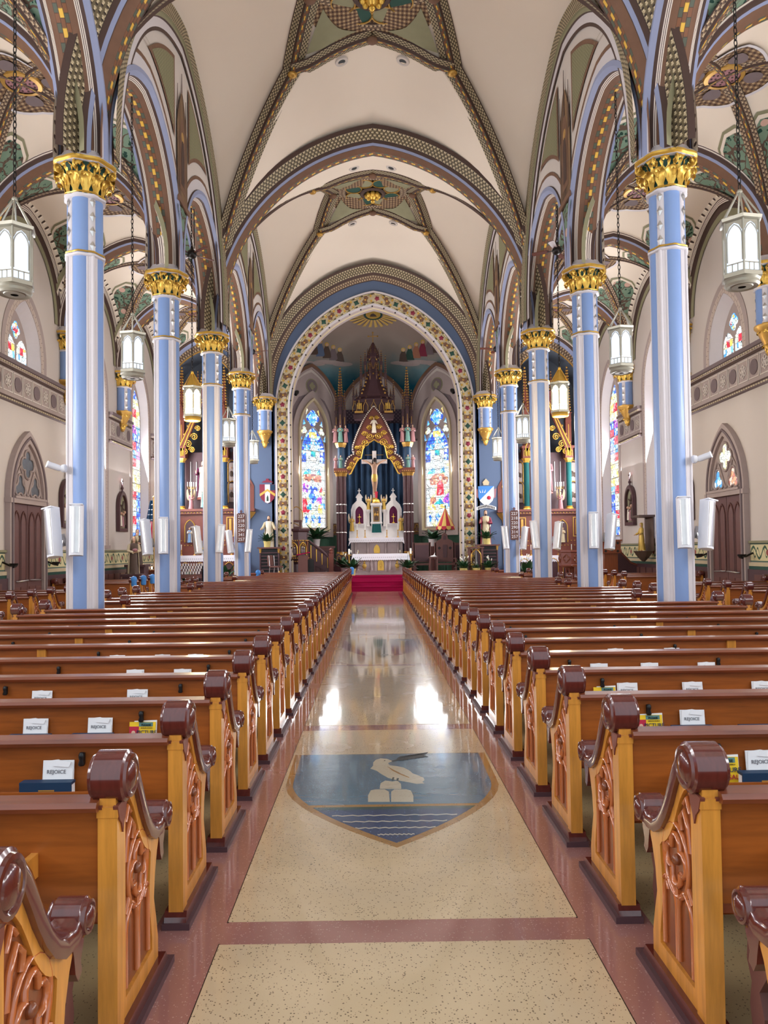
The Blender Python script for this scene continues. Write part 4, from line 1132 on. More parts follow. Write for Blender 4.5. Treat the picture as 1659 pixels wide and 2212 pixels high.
for pi, (A, B) in enumerate(APANELS):
    d = B - A; ln = d.length; ang = math.atan2(d.y, d.x); C = (A + B) / 2
    M = T(C.x, C.y, 0) @ RZ(ang)
    hw = ln / 2 + .03
    m = MB('wall_paint'); m.prism(pointed(hw, 0, 8.1, 2.55, 12), 0, .12); wall = m.build('wall_apse_%d' % (pi + 1), kind='structure', M=M)
    # painted arch band, spandrel and roundel
    path = [(Vector((x, -.02, 8.1 + z)), n_) for (x, z), n_ in zip(arch_pts(hw, 2.55, 14), [0] * 99)]
    def sw(hw_, rise, prof, mats, nm, base=8.1, y=-.02, z0=None):
        pth = [(Vector((p.x, y, p.z)), Vector((0, -1, 0)), nn) for p, sd, nn in arch_path('y', 0, 0, hw_, rise, base, 14, z0)]
        mm = MB(); mm.sweep(pth, prof, mats); mm.build(nm, wall, 35)
    sw(hw, 2.55, [(0, -.06), (.09, -.06), (.10, .02), (.09, .10), (.04, .11), (.04, .20), (0, .2)], ['mauve_dark', 'brown_paint', 'brown_paint', 'mauve_dark', 'mauve', 'mauve'], 'arch_band', z0=7.2)
    if pi != 1:
        m = MB('mauve'); m.prism(pointed(hw - .2, 7.15, 8.0, 2.3, 12), -.02, 0); m.build('tympanum', wall)
        for sg in (-1, 1):
            pl = [(sg * .18, 8.95), (sg * .42, 9.15), (sg * .80, 9.0), (sg * 1.15, 8.5), (sg * 1.36, 7.6), (sg * 1.22, 7.6), (sg * 1.08, 8.0), (sg * .8, 8.5)]
            m = MB('mauve_dark'); m.prism(pl if sg > 0 else pl[::-1], -.03, -.018); m.build('painted_spandrel', wall)
        m = MB('olive'); m.lathe([(.36, 0), (.36, .02), (.01, .022)], 28, T(0, -.02, 9.62) @ RX(PI / 2)); m.build('roundel', wall)
        m = MB('mauve_dark'); m.lathe([(.31, 0), (.31, .02), (.01, .022)], 28, T(0, -.035, 9.62) @ RX(PI / 2)); m.build('roundel_field', wall)
        m = MB('olive'); m.prism(foil(0, 9.62, .17, 4, rot=0), -.07, -.055); m.build('quatrefoil', wall)
        m = MB('mauve_dark'); m.box(-hw, -.06, 7.05, hw, 0, 7.15); m.build('string_course', wall)
        # the window
        o = window_obj(M @ T(0, -.05, 0))
        m = MB('mauve'); m.prism(pointed(.84, 2.7, 7.35, 1.55, 12), -.02, .03); m.build('tracery_plate', o)
        po, pi_ = pointed(.93, 2.60, 7.35, 1.68, 12), pointed(.84, 2.7, 7.35, 1.55, 12)
        m = MB('robe_cream'); m.ring(po, pi_, -.16, .03); m.build('stone_frame', o)
        po, pi_ = pointed(1.22, 2.34, 7.35, 2.05, 12), pointed(.93, 2.60, 7.35, 1.68, 12)
        m = MB('mauve'); m.ring(po, pi_, -.06, .03); m.build('painted_surround', o)
        y = -.03
        pane(foil(0, 8.05, .36, 4), Bl, o, None, y); pane(foil(0, 8.05, .26, 4), Sk, o, None, y - .008)
        for sg in (-1, 1):
            pane(foil(sg * .53, 7.42, .19, 3, rot=PI / 2), Cr, o, None, y); pane(foil(sg * .53, 7.42, .11, 3, rot=PI / 2), Wt, o, None, y - .008)
            pane([(sg * .44, 7.75), (sg * .62, 7.68), (sg * .56, 7.95)], Sk, o, None, y); pane([(sg * .66, 7.0), (sg * .78, 6.95), (sg * .78, 7.3)], Sk, o, None, y); pane([(sg * .3, 8.42), (sg * .42, 8.2), (sg * .36, 8.5)], Go, o, None, y)
        rows = [(.9, [Wt, Cr, Wt, Cr, Wt]), (.9, [Wt, Wt, Sk, Wt, Wt]), (.5, [Cr, Wt, Cr, Wt, Cr]), (1, [Cr, Wt, Wt, Wt, Sk]), (1, [Wt, Cr, Wt, Wt, Wt]), (1, [Wt, Wt, Cr, Wt, Cr]), (1, [Wt, Wt, Wt, Wt, Wt]), (.8, [Cr, Wt, Wt, Cr, Wt]), (.8, [Wt, Sk, Wt, Sk, Wt]), (.8, [Wt, Wt, Wt, Wt, Cr]), (.8, [Bl, Wt, Wt, Wt, Bl]), (.8, [Bl, Wt, Te, Wt, Bl]), (.8, [Bl, Sk, Wt, Sk, Bl]), (.9, [Bl, Bl, Sk, Bl, Bl]), (.8, [Bl, Go, Bl]), (.6, [Bl, Bl])]
        lancet_panes(o, None, .72, 2.78, 6.35, 1.25, rows, 5, y)
        m = MB('white_paint'); m.tube([(x, y - .01, z) for x, z in pointed(.75, 2.75, 6.35, 1.30, 10)], .03, 6); m.build('lancet_moulding', o, 60)
        saddle(o, None, .72, [2.78 + .46 * k for k in range(1, 10)], -.06)
        U = lambda u, v: (lerp(-.72, .72, u), lerp(2.78, 7.55, v))
        def fig(pts, mat, yy=-.05): pane([U(*p) for p in pts], mat, o, None, yy, 'figure_pane')
        def spot(u, v, r, mat, yy=-.058):
            c = U(u, v); pane([(c[0] + r * math.cos(2 * PI * k / 10), c[1] + r * 1.1 * math.sin(2 * PI * k / 10)) for k in range(10)], mat, o, None, yy, 'figure_pane')
        for (u0, u1) in ((.06, .32), (.60, .86)): fig([(u0, .535), (u1, .535), ((u0 + u1) / 2, .585)], Te)
        for u0 in (.18, .46, .74): fig([(u0 - .06, .05), (u0 + .06, .05), (u0 + .03, .075), (u0 + .08, .095), (u0, .12), (u0 - .08, .095), (u0 - .03, .075)], Bl)
        fig([(.44, .93), (.5, .97), (.56, .93), (.5, .89)], Go)
        if pi == 0:
            fig([(.06, .52), (.06, .46), (.32, .46), (.44, .50), (.56, .46), (.84, .46), (.86, .52), (.66, .54), (.25, .54)], Br)
            fig([(.04, .35), (.24, .35), (.28, .42), (.15, .46), (.04, .43)], Vi)
            fig([(.30, .40), (.44, .43), (.66, .40), (.66, .30), (.46, .24), (.28, .30)], Bl, -.056)
            fig([(.64, .30), (.84, .33), (.84, .24), (.62, .26)], Vi, -.056)
            fig([(.02, .30), (.16, .29), (.32, .17), (.26, .15), (.02, .15)], Rd, -.056)
            fig([(.16, .22), (.38, .24), (.40, .18), (.20, .18)], Te, -.06)
            fig([(.72, .36), (.86, .42), (.86, .36)], Rd, -.06)
            fig([(.66, .15), (.86, .15), (.86, .22), (.72, .24)], Go, -.056)
            for u, v in ((.18, .45), (.46, .43), (.72, .43), (.13, .335), (.55, .36)): spot(u, v, .10, Wt)
            spot(.34, .26, .08, Wt)
        else:
            fig([(.16, .48), (.40, .53), (.70, .53), (.96, .48), (.92, .42), (.2, .42)], Br)
            fig([(.62, .47), (.76, .42), (.78, .31), (.46, .31), (.50, .42)], Rd, -.056)
            fig([(.78, .28), (.98, .33), (.98, .22), (.72, .24)], Vi, -.056)
            fig([(.34, .22), (.62, .28), (.80, .22)], Te, -.06)
            fig([(.16, .22), (.20, .29), (.42, .30), (.46, .26), (.3, .22)], Br, -.06)
            fig([(.14, .18), (.40, .16), (.44, .19), (.3, .23)], Go, -.06)
            fig([(.58, .18), (.82, .18), (.78, .22), (.64, .22)], Go, -.064)
            spot(.64, .485, .09, Wt)
    # dado: brown border over a painted green drapery
    m = MB('brown_paint'); m.box(-hw, -.03, 2.42, hw, 0, 3.0); m.build('dado_border', wall)
    for k in range(4):
        c = lerp(-hw + .4, hw - .4, k / 3)
        m = MB('gold_dark'); m.tube([(x, -.04, z) for x, z in foil(c, 2.7, .2, 3, rot=PI / 2)], .022, 5, closed=True); m.build('dado_trefoil', wall, 60)
    m = MB('green_drape'); m.grid(lambda u, q: (lerp(-hw, hw, u), -.03 - .03 * math.sin(u * 55) * (1 - .4 * q), lerp(CF, 2.42, q)), 90, 2); m.build('painted_drape', wall, 60)
for s in (-1, 1):
    m = MB('green_drape'); X = s * (AXW - .03); m.grid(lambda u, q: (X - s * .03 * math.sin(u * 60), lerp(YE + .7, AY, u), lerp(CF, 2.42, q)), 60, 2); m.build('painted_drape', bpy.data.objects['wall_chancel_' + ('left' if s < 0 else 'right')], 60)
# mural figures and the sunburst on the apse vault
def mural(poly, mat, nm='mural_figure', off=.03):
    P = []
    for x, y in poly:
        lo_, hi_ = YE + .7, 38.6
        for _ in range(24):
            md = (lo_ + hi_) / 2; p = at_y(x, y, md)
            if on_dome(p.x, max(p.z, 6.7)) > md: lo_ = md
            else: hi_ = md
        P.append(at_y(x, y, lo_ - off))
    m = MB(mat); m.v = [tuple(p) for p in P]; m.face(range(len(P))); m.build(nm, apse_ceiling)
def disc_px(cx, cy, rx, ry, n=20): return [(cx + rx * math.cos(2 * PI * k / n), cy + ry * math.sin(2 * PI * k / n)) for k in range(n)]
for k in range(26):
    a = 2 * PI * k / 26; da = .085
    f = lambda r, q: (806 + r * math.cos(q), 681 + r * .46 * math.sin(q))
    mural([f(22, a - da), f(55, a - da * .7), f(58, a + da * .7), f(22, a + da)], 'yellow_silk', 'sun_ray', .06)
mural(disc_px(806, 680, 20, 11.5), 'leaf_green', 'medallion_ring', .09); mural(disc_px(806, 680, 16, 9), 'robe_gold', 'medallion', .12)
mural([(799, 684), (801, 679), (806, 677), (811, 680), (814, 684)], 'robe_brown', 'medallion_lamb', .15)
random.seed(3)
for cx, cy, mats in ((700, 748, ('robe_brown', 'mauve_dark', 'robe_brown', 'slate_blue', 'robe_brown')), (905, 748, ('robe_brown', 'leaf_green', 'terracotta', 'robe_red', 'mauve_dark'))):
    for k in range(7):
        t = k / 6.0; sg = -1 if cx < 800 else 1
        x = cx - sg * 34 + sg * 14 * k; y = cy + 18 - t * 30; h = 22 + 10 * t
        mural([(x - 9, y + h * .7), (x - 7, y), (x - 3, y - h * .35), (x + 3, y - h * .35), (x + 7, y + 2), (x + 10, y + h * .7)], mats[k % 5], 'mural_robe', .03 + .004 * k)
        mural(disc_px(x, y - h * .48, 4.6, 4.6, 12), 'robe_gold', 'mural_halo', .032 + .004 * k); mural(disc_px(x + .5, y - h * .44, 2.6, 3.2, 10), 'skin', 'mural_head', .034 + .004 * k)
    for k in range(5):
        mural(disc_px(cx - 40 + 20 * k, cy + 36 + 3 * math.sin(k * 2), 22, 4.5, 16), 'mauve', 'mural_cloud', .02 + .002 * k)
# ---------------------------------------------------------------- columns
def leaf_mesh():
    """one gilt acanthus leaf, root at the origin, rising along z and curling out along +x"""
    m = MB('gold'); n = 9
    prof = [(0, 0), (.012, .07), (.018, .14), (.03, .20), (.055, .255), (.095, .29), (.135, .285), (.15, .25), (.135, .225), (.115, .23)]
    rows = []
    for i, (x, z) in enumerate(prof):
        t = i / (len(prof) - 1)
        w = .075 * (0.75 + .45 * math.sin(PI * min(1, t * 1.15))) * (1.0 if i % 2 == 0 else .72) * (1 if t < .8 else .6)
        rows.append([(x + (abs(k) - 1) * .010 + (.012 if k == 0 else 0), k * w / 2, z - abs(k) * .012) for k in (-2, -1, 0, 1, 2)])
    for r in rows: m.v += r
    for i in range(len(rows) - 1):
        for k in range(4):
            q = i * 5 + k; m.face((q, q + 1, q + 6, q + 5))
    return m.mesh('acanthus_leaf', 70)
LEAF = leaf_mesh()
def volute_mesh():
    m = MB('gold'); pts = []
    for k in range(22):
        a = k / 21 * 2.3 * 2 * PI; r = .075 * (1 - k / 25)
        pts.append((.10 + r * math.cos(a + PI), 0, .04 + r * math.sin(a + PI)))
    m.tube([(-.02, 0, -.18), (.0, 0, -.06)] + pts, [.022] * 2 + [.02 - .012 * k / 21 for k in range(22)], 6); m.sphere((.1, 0, .04), .03, 8)
    return m.mesh('volute', 60)
VOLUTE = volute_mesh()
LOZ = MB('silver'); LOZ.lathe([(.001, -.085), (.055, 0), (.001, .085)], 4, SC(.35, 1, 1)); LOZ = LOZ.mesh('lozenge')
def lobed(m, z0, z1, blue, nseg=10):
    """clustered shaft: four wide blue lobes (faces) and four narrow white ones (diagonals)"""
    pass
def capital(parent, z, half=False, sc=1.0, lean=0.0, n=12):
    """gilt capital whose neck is at height z; the abacus ends 0.72*sc above"""
    cap = MB('leaf_green'); cap.lathe([(.29, 0), (.28, .1), (.30, .25), (.36, .4), (.42, .46)], 16); cap = cap.build('capital', parent, 50, M=T(0, 0, z) @ SC(sc))
    for tier, (zz, r, s_) in enumerate(((.02, .285, 1.0), (.16, .30, 1.05))):
        for k in range(n):
            a = 2 * PI * (k + .5 * tier) / n + PI / 8
            link('acanthus_leaf', LEAF, cap, RZ(a) @ T(r, 0, zz) @ SC(s_ * 1.1, 1.0, s_))
    for k in range(8):
        a = 2 * PI * k / 8
        link('volute', VOLUTE, cap, RZ(a) @ T(.345, 0, .36))
    m = MB('white_paint'); m.lathe([(.36, .44), (.46, .47), (.485, .53), (.46, .575), (.40, .60), (.34, .70)], 32, lobes=8, amp=.04); m.build('abacus', cap, 40)
    m = MB('gold'); m.lathe([(.455, .47), (.497, .50), (.497, .535), (.47, .55)], 32, lobes=8, amp=.04, cap=False); m.build('abacus_edge', cap, 40)
    return cap
def neck_ring(parent, z, r=.30, name='shaft_ring', gilt=True):
    m = MB('white_paint'); m.lathe([(r - .03, -.05), (r + .015, -.03), (r + .02, 0), (r - .03, .02)], 32, lobes=8, amp=.05); o = m.build(name, parent, 40, M=T(0, 0, z))
    if gilt:
        m = MB('gold'); m.lathe([(r - .0, .02), (r + .012, .035), (r, .05)], 32, lobes=8, amp=.05, cap=False); m.build('gilt_bead', o, 40)
    return o
def shaft(parent, z0, z1, zring, scale=1.0):
    m = MB('blue_paint')
    prof = [(1, z0), (1, z1)]
    vs = []
    for k in range(4):
        a = k * PI / 2
        m.lathe([(.155, z0), (.155, z1)], 18, RZ(a) @ T(.135, 0, 0), cap=False)
    m.build('blue_shaft', parent, 50)
    for k in range(4):
        a = PI / 4 + k * PI / 2
        m = MB('white_paint')
        zz = zring if zring else z1
        m.lathe([(.088, z0 + .06), (.088, zz), (.075, zz + .01), (.075, z1)], 14, T(.205, 0, 0), cap=False)
        for q in (-.075, .075): m.lathe([(.022, z0 + .02), (.022, zz)], 8, T(.245, q, 0), cap=False)
        m.lathe([(.03, z0 + .02), (.03, zz)], 8, T(.292, 0, 0), cap=False)
        o = m.build('white_colonnette', parent, 50, M=RZ(a))
        if zring:
            for j in range(4):
                link('lozenge', LOZ, o, T(.282, 0, zring + .14 + j * .24))
            m = MB('gold'); m.lathe([(.02, -.20), (.045, -.15), (.03, -.11), (.06, -.05), (.09, 0)], 10, T(.225, 0, zring)); m.build('gilt_pendant', o, 50)
def make_column():
    c = thing('column', '', 'column')
    shaft(c, 0.35, 7.52, 6.55)
    m = MB('white_paint'); m.lathe([(.44, 0), (.44, .14), (.40, .2), (.36, .24), (.34, .34), (.30, .38)], 8, a0=PI / 8); m.build('base', c, 30)
    neck_ring(c, 6.55); neck_ring(c, 7.52, .31, 'neck_ring')
    capital(c, 7.53)
    return c
proto = make_column()
ordn = {2: 'beside the rear pews', 3: 'first in the arcade with two speakers and a camera', 4: 'second of the arcade, after the one with the camera', 5: 'third of the arcade, before the lit lantern', 6: 'fourth of the arcade with the hymn number board'}
first = True
for i in (2, 3, 4, 5, 6):
    for s in (-1, 1):
        lab = {2: 'blue and white clustered column behind the others, without speakers, %s arcade',
               3: 'tall blue and white clustered column carrying the security camera, %s arcade',
               4: 'blue and white clustered column between camera column and lit lantern, %s arcade',
               5: 'blue and white clustered column tinted warm by the lit lantern, %s arcade',
               6: 'blue and white clustered column with the hymn number board, %s arcade'}[i] % ('left' if s < 0 else 'right')
        c = proto if first else copy_tree(proto)
        first = False
        c.location = (s * CX, CY[i], 0); c['label'] = lab; c['group'] = 'nave columns'
# wall shafts (responds) on corbels
def respond(loc, rz, label, drop=6.75, sc=1.0):
    r = thing('wall_shaft', label, 'wall shaft', loc, rz, 'wall shafts with gilt corbels')
    shaft(r, drop, 7.62, drop + .02)
    neck_ring(r, 7.62, .30, 'neck_ring'); capital(r, 7.60)
    m = MB('gold_dark'); m.lathe([(.02, -.72), (.07, -.68), (.06, -.6), (.12, -.5), (.14, -.4), (.22, -.25), (.27, -.12), (.33, -.06), (.33, 0)], 16, T(0, 0, drop)); cb = m.build('corbel', r, 50)
    for tier, zz, rr, s_ in ((0, -.34, .15, .75), (1, -.62, .07, .6)):
        for k in range(8):
            link('acanthus_leaf', LEAF, cb, RZ(2 * PI * (k + .5 * tier) / 8) @ T(rr, 0, drop + zz) @ SC(s_, s_ * 1.4, s_))
    return r
for s in (-1, 1):
    side = 'left' if s < 0 else 'right'
    for i in (4, 5, 6):
        respond((s * (WX - .12), CY[i], 0), 0, 'half shaft with gilt capital and corbel on the %s aisle wall, %s' % (side, {4: 'before the doors', 5: 'after the doors', 6: 'between the tall windows'}[i]), 6.75)
    respond((s * 4.66, YE - .16, 0), 0, 'clustered wall shaft on gilt corbel beside the chancel arch, %s' % ('above the red coat of arms' if s < 0 else 'above the blue coat of arms'))

# ---------------------------------------------------------------- hanging lanterns
def make_lantern(lit):
    L_ = thing('lantern', '', 'lantern')           # origin at the bottom of the lantern
    R = .235
    m = MB('lantern_metal'); m.lathe([(.05, 0), (.13, .0), (.16, .04)], 20, cap=False); m.lathe([(R - .02, .09), (R + .03, .10), (R + .03, .15), (R, .17)], 6, cap=False); o = m.build('bottom_rim', L_, 30)
    m = MB('gold' if lit else 'lantern_metal'); m.lathe([(.14, .01), (.20, .0), (.22, .03), (.21, .07), (.23, .1)], 20, cap=False); m.build('gilt_band', o, 40)
    m = MB('lamp_lit' if lit else 'iron'); m.lathe([(.14, .012), (.01, .011)], 20); m.build('base_plate', o)
    glassm = 'lamp_lit' if lit else 'lamp_glass_glow'
    for k in range(6):
        a = k * PI / 3
        m = MB('lantern_metal'); m.tube([(R * math.cos(a), R * math.sin(a), .13), (R * math.cos(a), R * math.sin(a), .86)], .014, 6); m.sphere((R * math.cos(a), R * math.sin(a), .90), .018, 6); m.build('corner_post', L_, 60)
        M = RZ(a + PI / 6) @ T(R * math.cos(PI / 6) - .008, 0, 0) @ RZ(PI / 2)
        hw = R * .5
        m = MB(glassm); m.box(-hw, 0, .16, hw, .006, .84); g = m.build('glass_panel', L_, M=M)
        m = MB('lantern_metal'); m.tube([(x, -.004, z) for x, z in pointed(hw * .82, .30, .62, .17, 6)], .008, 5); m.box(-hw, -.008, .26, hw, 0, .275); m.box(-.006 - hw * .3, -.008, .16, .006 - hw * .3, 0, .27); m.box(-.006 + hw * .3, -.008, .16, .006 + hw * .3, 0, .27)
        m.prism([(-hw, .84), (-hw, .70), (-hw * .8, .70), (-hw * .5, .775), (0, .81), (hw * .5, .775), (hw * .8, .70), (hw, .70), (hw, .84)], -.008, -.001)
        m.build('panel_tracery', g)
    m = MB('lantern_metal'); m.lathe([(R + .0, .83), (R + .04, .85), (R + .05, .89), (R + .03, .90)], 6, cap=False)
    m.build('top_rim', L_, 30)
    m = MB('gold' if lit else 'lantern_metal')
    for k in range(6):
        a = k * PI / 3; m.tube([((R + .02) * math.cos(a), (R + .02) * math.sin(a), .89), (.03 * math.cos(a), .03 * math.sin(a), 1.26)], .012, 5)
    if lit: m.lathe([(R - .03, .90), (.03, 1.24)], 6, cap=False)
    m.sphere((0, 0, 1.28), .04, 8); m.build('hood', L_, 60)
    m = MB('iron'); zt = 10.70 - 5.12; z = 1.30; k = 0
    while z < zt:
        pts = [(.022 * math.cos(q), 0, .055 * math.sin(q) + z + .05) for q in [2 * PI * j / 8 for j in range(8)]]
        m.tube([(x, y, zz) if k % 2 else (y, x, zz) for x, y, zz in pts], .008, 4, closed=True)
        z += .085; k += 1
    o = m.build('chain', L_, 60); o['kind'] = 'stuff'
    return L_
P_off, P_on = make_lantern(False), make_lantern(True)
used = {False: False, True: False}
desc = {2: 'unlit white glass lantern hanging before the camera column, %s arcade', 3: 'unlit white glass lantern hanging between camera column and second column, %s arcade',
        4: 'lit warm glowing lantern hanging in the %s arcade', 5: 'unlit lantern hanging before the hymn board column, %s arcade', 6: 'unlit lantern hanging next to the chancel wall, %s arcade'}
for i in (2, 3, 4, 5, 6):
    for s in (-1, 1):
        lit = i == 4
        base = P_on if lit else P_off
        o = base if not used[lit] else copy_tree(base)
        used[lit] = True
        o.location = (s * CX, CY[i] + BAY / 2, 5.12); o.rotation_euler.z = .2 * s
        o['label'] = desc[i] % ('left' if s < 0 else 'right'); o['group'] = 'hanging lanterns'
        if lit:
            l = bpy.data.lights.new('lantern_light', 'POINT'); l.energy = 110; l.color = (1, .82, .55); l.shadow_soft_size = .22
            lo = bpy.data.objects.new('lantern_light', l); COL.objects.link(lo); lo.location = (s * CX, CY[i] + BAY / 2, 4.95)
# ---------------------------------------------------------------- ceiling fans
def make_fan():
    f = thing('ceiling_fan', '', 'fan')            # origin at the hub
    m = MB('iron'); m.lathe([(.05, -.12), (.11, -.08), (.13, 0), (.11, .07), (.05, .11), (.03, .2)], 14); m.build('motor', f, 50)
    m = MB('iron'); m.cyl((.06, 0, .15), .012, 1.05, 8); m.build('rod', f)
    for k in range(4):
        a = k * PI / 2 + .5
        bl = MB('fan_wood'); bl.prism([(.2, -.06), (.62, -.08), (.66, -.05), (.66, .05), (.62, .08), (.2, .06)], -.006, .006, RX(PI / 2 + .2)); bl = bl.build('blade', f, M=RZ(a))
        m = MB('iron'); m.box(.08, -.02, -.012, .26, .02, -.002); m.build('bracket', bl)
    return f
pf = make_fan(); n = 0
for i in (4, 6):
    for s in (-1, 1):
        o = pf if n == 0 else copy_tree(pf)
        n += 1; o.location = (s * (CX - .02), CY[i] + BAY / 2 - .05, 9.52); o.rotation_euler.z = .3 * n
        o['label'] = 'brown four-blade ceiling fan under the arcade arch %s, %s arcade' % ('above the lit lantern' if i == 4 else 'beside the chancel wall', 'left' if s < 0 else 'right'); o['group'] = 'ceiling fans'
# ---------------------------------------------------------------- column loudspeakers, cameras, hymn boards
SPK = MB('speaker_white'); pr = [(-.10, -.09), (-.105, .0), (-.07, .075), (0, .10), (.07, .075), (.105, 0), (.10, -.09)]
def make_speaker():
    sp = thing('column_speaker', '', 'speaker')
    m = MB('speaker_white'); n = len(pr)
    m.v = [(x, -y, z) for z in (-.40, .40) for x, y in pr]; m.face(range(n)); m.face(reversed(range(n, 2 * n)))
    for i in range(n): m.face((i, (i + 1) % n, (i + 1) % n + n, i + n))
    m.build('cabinet', sp, 40, M=RX(-.12))
    m = MB('silver'); m.v = [(x * .8, -y * .8 - .02, z) for z in (-.36, .36) for x, y in pr[1:6]]; k = 5
    for i in range(k - 1): m.face((i, i + 1, i + 1 + k, i + k))
    m.v = [(x, y - .008, z) for x, y, z in m.v]
    m.build('grille', sp, 40, M=RX(-.12))
    m = MB('speaker_white'); m.box(-.105, .06, .395, .105, -.11, .41) if False else m.box(-.1, -.10, .39, .1, .09, .41); m.build('end_cap', sp, M=RX(-.12))
    m = MB('silver'); m.tube([(0, .06, -.2), (0, .16, -.22), (0, .22, -.12)], .018, 6); m.box(-.04, .2, -.22, .04, .23, -.02); m.build('bracket', sp)
    return sp
ps = make_speaker(); n = 0
cname = {3: 'camera column', 4: 'second column after it', 5: 'column by the lit lantern', 6: 'hymn board column'}
for i in (3, 4, 5, 6):
    for s in (-1, 1):
        for side in (-1, 1):                        # side -1: towards the aisle wall, +1: towards the nave
            o = ps if n == 0 else copy_tree(ps); n += 1
            inn = side * -s                          # x direction
            out = side < 0
            if out: o.location = (s * CX + s * .40, CY[i] - .34, 2.03); o.rotation_euler = (0.0, s * .20, s * .35)
            else: o.location = (s * CX - s * (.05 if i < 5 else .30), CY[i] - (.52 if i < 5 else .42), 2.06); o.rotation_euler = (0.0, 0.0 if i < 5 else -s * .1, -s * .25)
            where = {3: 'on the camera column', 4: 'on the column before the lit lantern', 5: 'on the column after the lit lantern', 6: 'beside the hymn board'}[i]
            o['label'] = 'white loudspeaker %s, turned to the %s, %s arcade' % (where, 'side aisle' if out else 'nave', 'left' if s < 0 else 'right'); o['group'] = 'white column speakers'
for s in (-1, 1):
    p = at_y(130 if s < 0 else 1500, 1012 if s < 0 else 992, CY[3] - .3)
    c = thing('security_camera', 'white bullet security camera on the first column of the %s arcade' % ('left' if s < 0 else 'right'), 'camera', (s * (CX + .22), CY[3] - .3, p.z), 0, 'security cameras')
    m = MB('speaker_white'); m.lathe([(.06, -.02), (.07, .0), (.06, .04), (.03, .06)], 14, RY(s * PI / 2)); m.build('mount', c, 50)
    m = MB('speaker_white'); m.lathe([(.04, -.02), (.05, .02), (.05, .17), (.055, .2)], 14, T(s * .07, -.02, 0) @ RZ(0) @ RY(s * 1.2) @ RX(.6)); b_ = m.build('body', c, 50)
    m = MB('lens'); m.lathe([(.046, .201), (.01, .205)], 14, T(s * .07, -.02, 0) @ RY(s * 1.2) @ RX(.6)); m.build('lens', b_)
NUMS = {-1: ['227', '218', '220', '290', '341', '257'], 1: ['227', '218', '220', '290', '314', '257']}
for s in (-1, 1):
    p = at_y(521 if s < 0 else 1111, 1140 if s < 0 else 1134, CY[6] - .34)
    h = thing('hymn_board', 'dark wooden hymn board with white numbers on the %s arcade column' % ('left' if s < 0 else 'right'), 'hymn board', (p.x, CY[6] - .34, p.z), 0, 'hymn boards')
    m = MB('chair_wood'); m.prism([(-.14, -.52), (.14, -.52), (.15, .48), (.10, .52), (-.10, .52), (-.15, .48)], -.015, .015)
    m.prism([(-.02, .5), (.02, .5), (.02, .56), (.05, .56), (.05, .59), (.02, .59), (.02, .63), (-.02, .63), (-.02, .59), (-.05, .59), (-.05, .56), (-.02, .56)], -.015, .015); m.build('board', h)
    for k, t in enumerate(NUMS[s]):
        me = text_mesh(t, .155, 'paper', 'hymn_number'); link('hymn_number', me, h, T(0.005, -.02, .40 - k * .163) @ RX(PI / 2))
        m = MB('oak_recess'); m.box(-.13, -.018, .31 - k * .163, .13, -.014, .318 - k * .163); m.build('slot_rail', h)
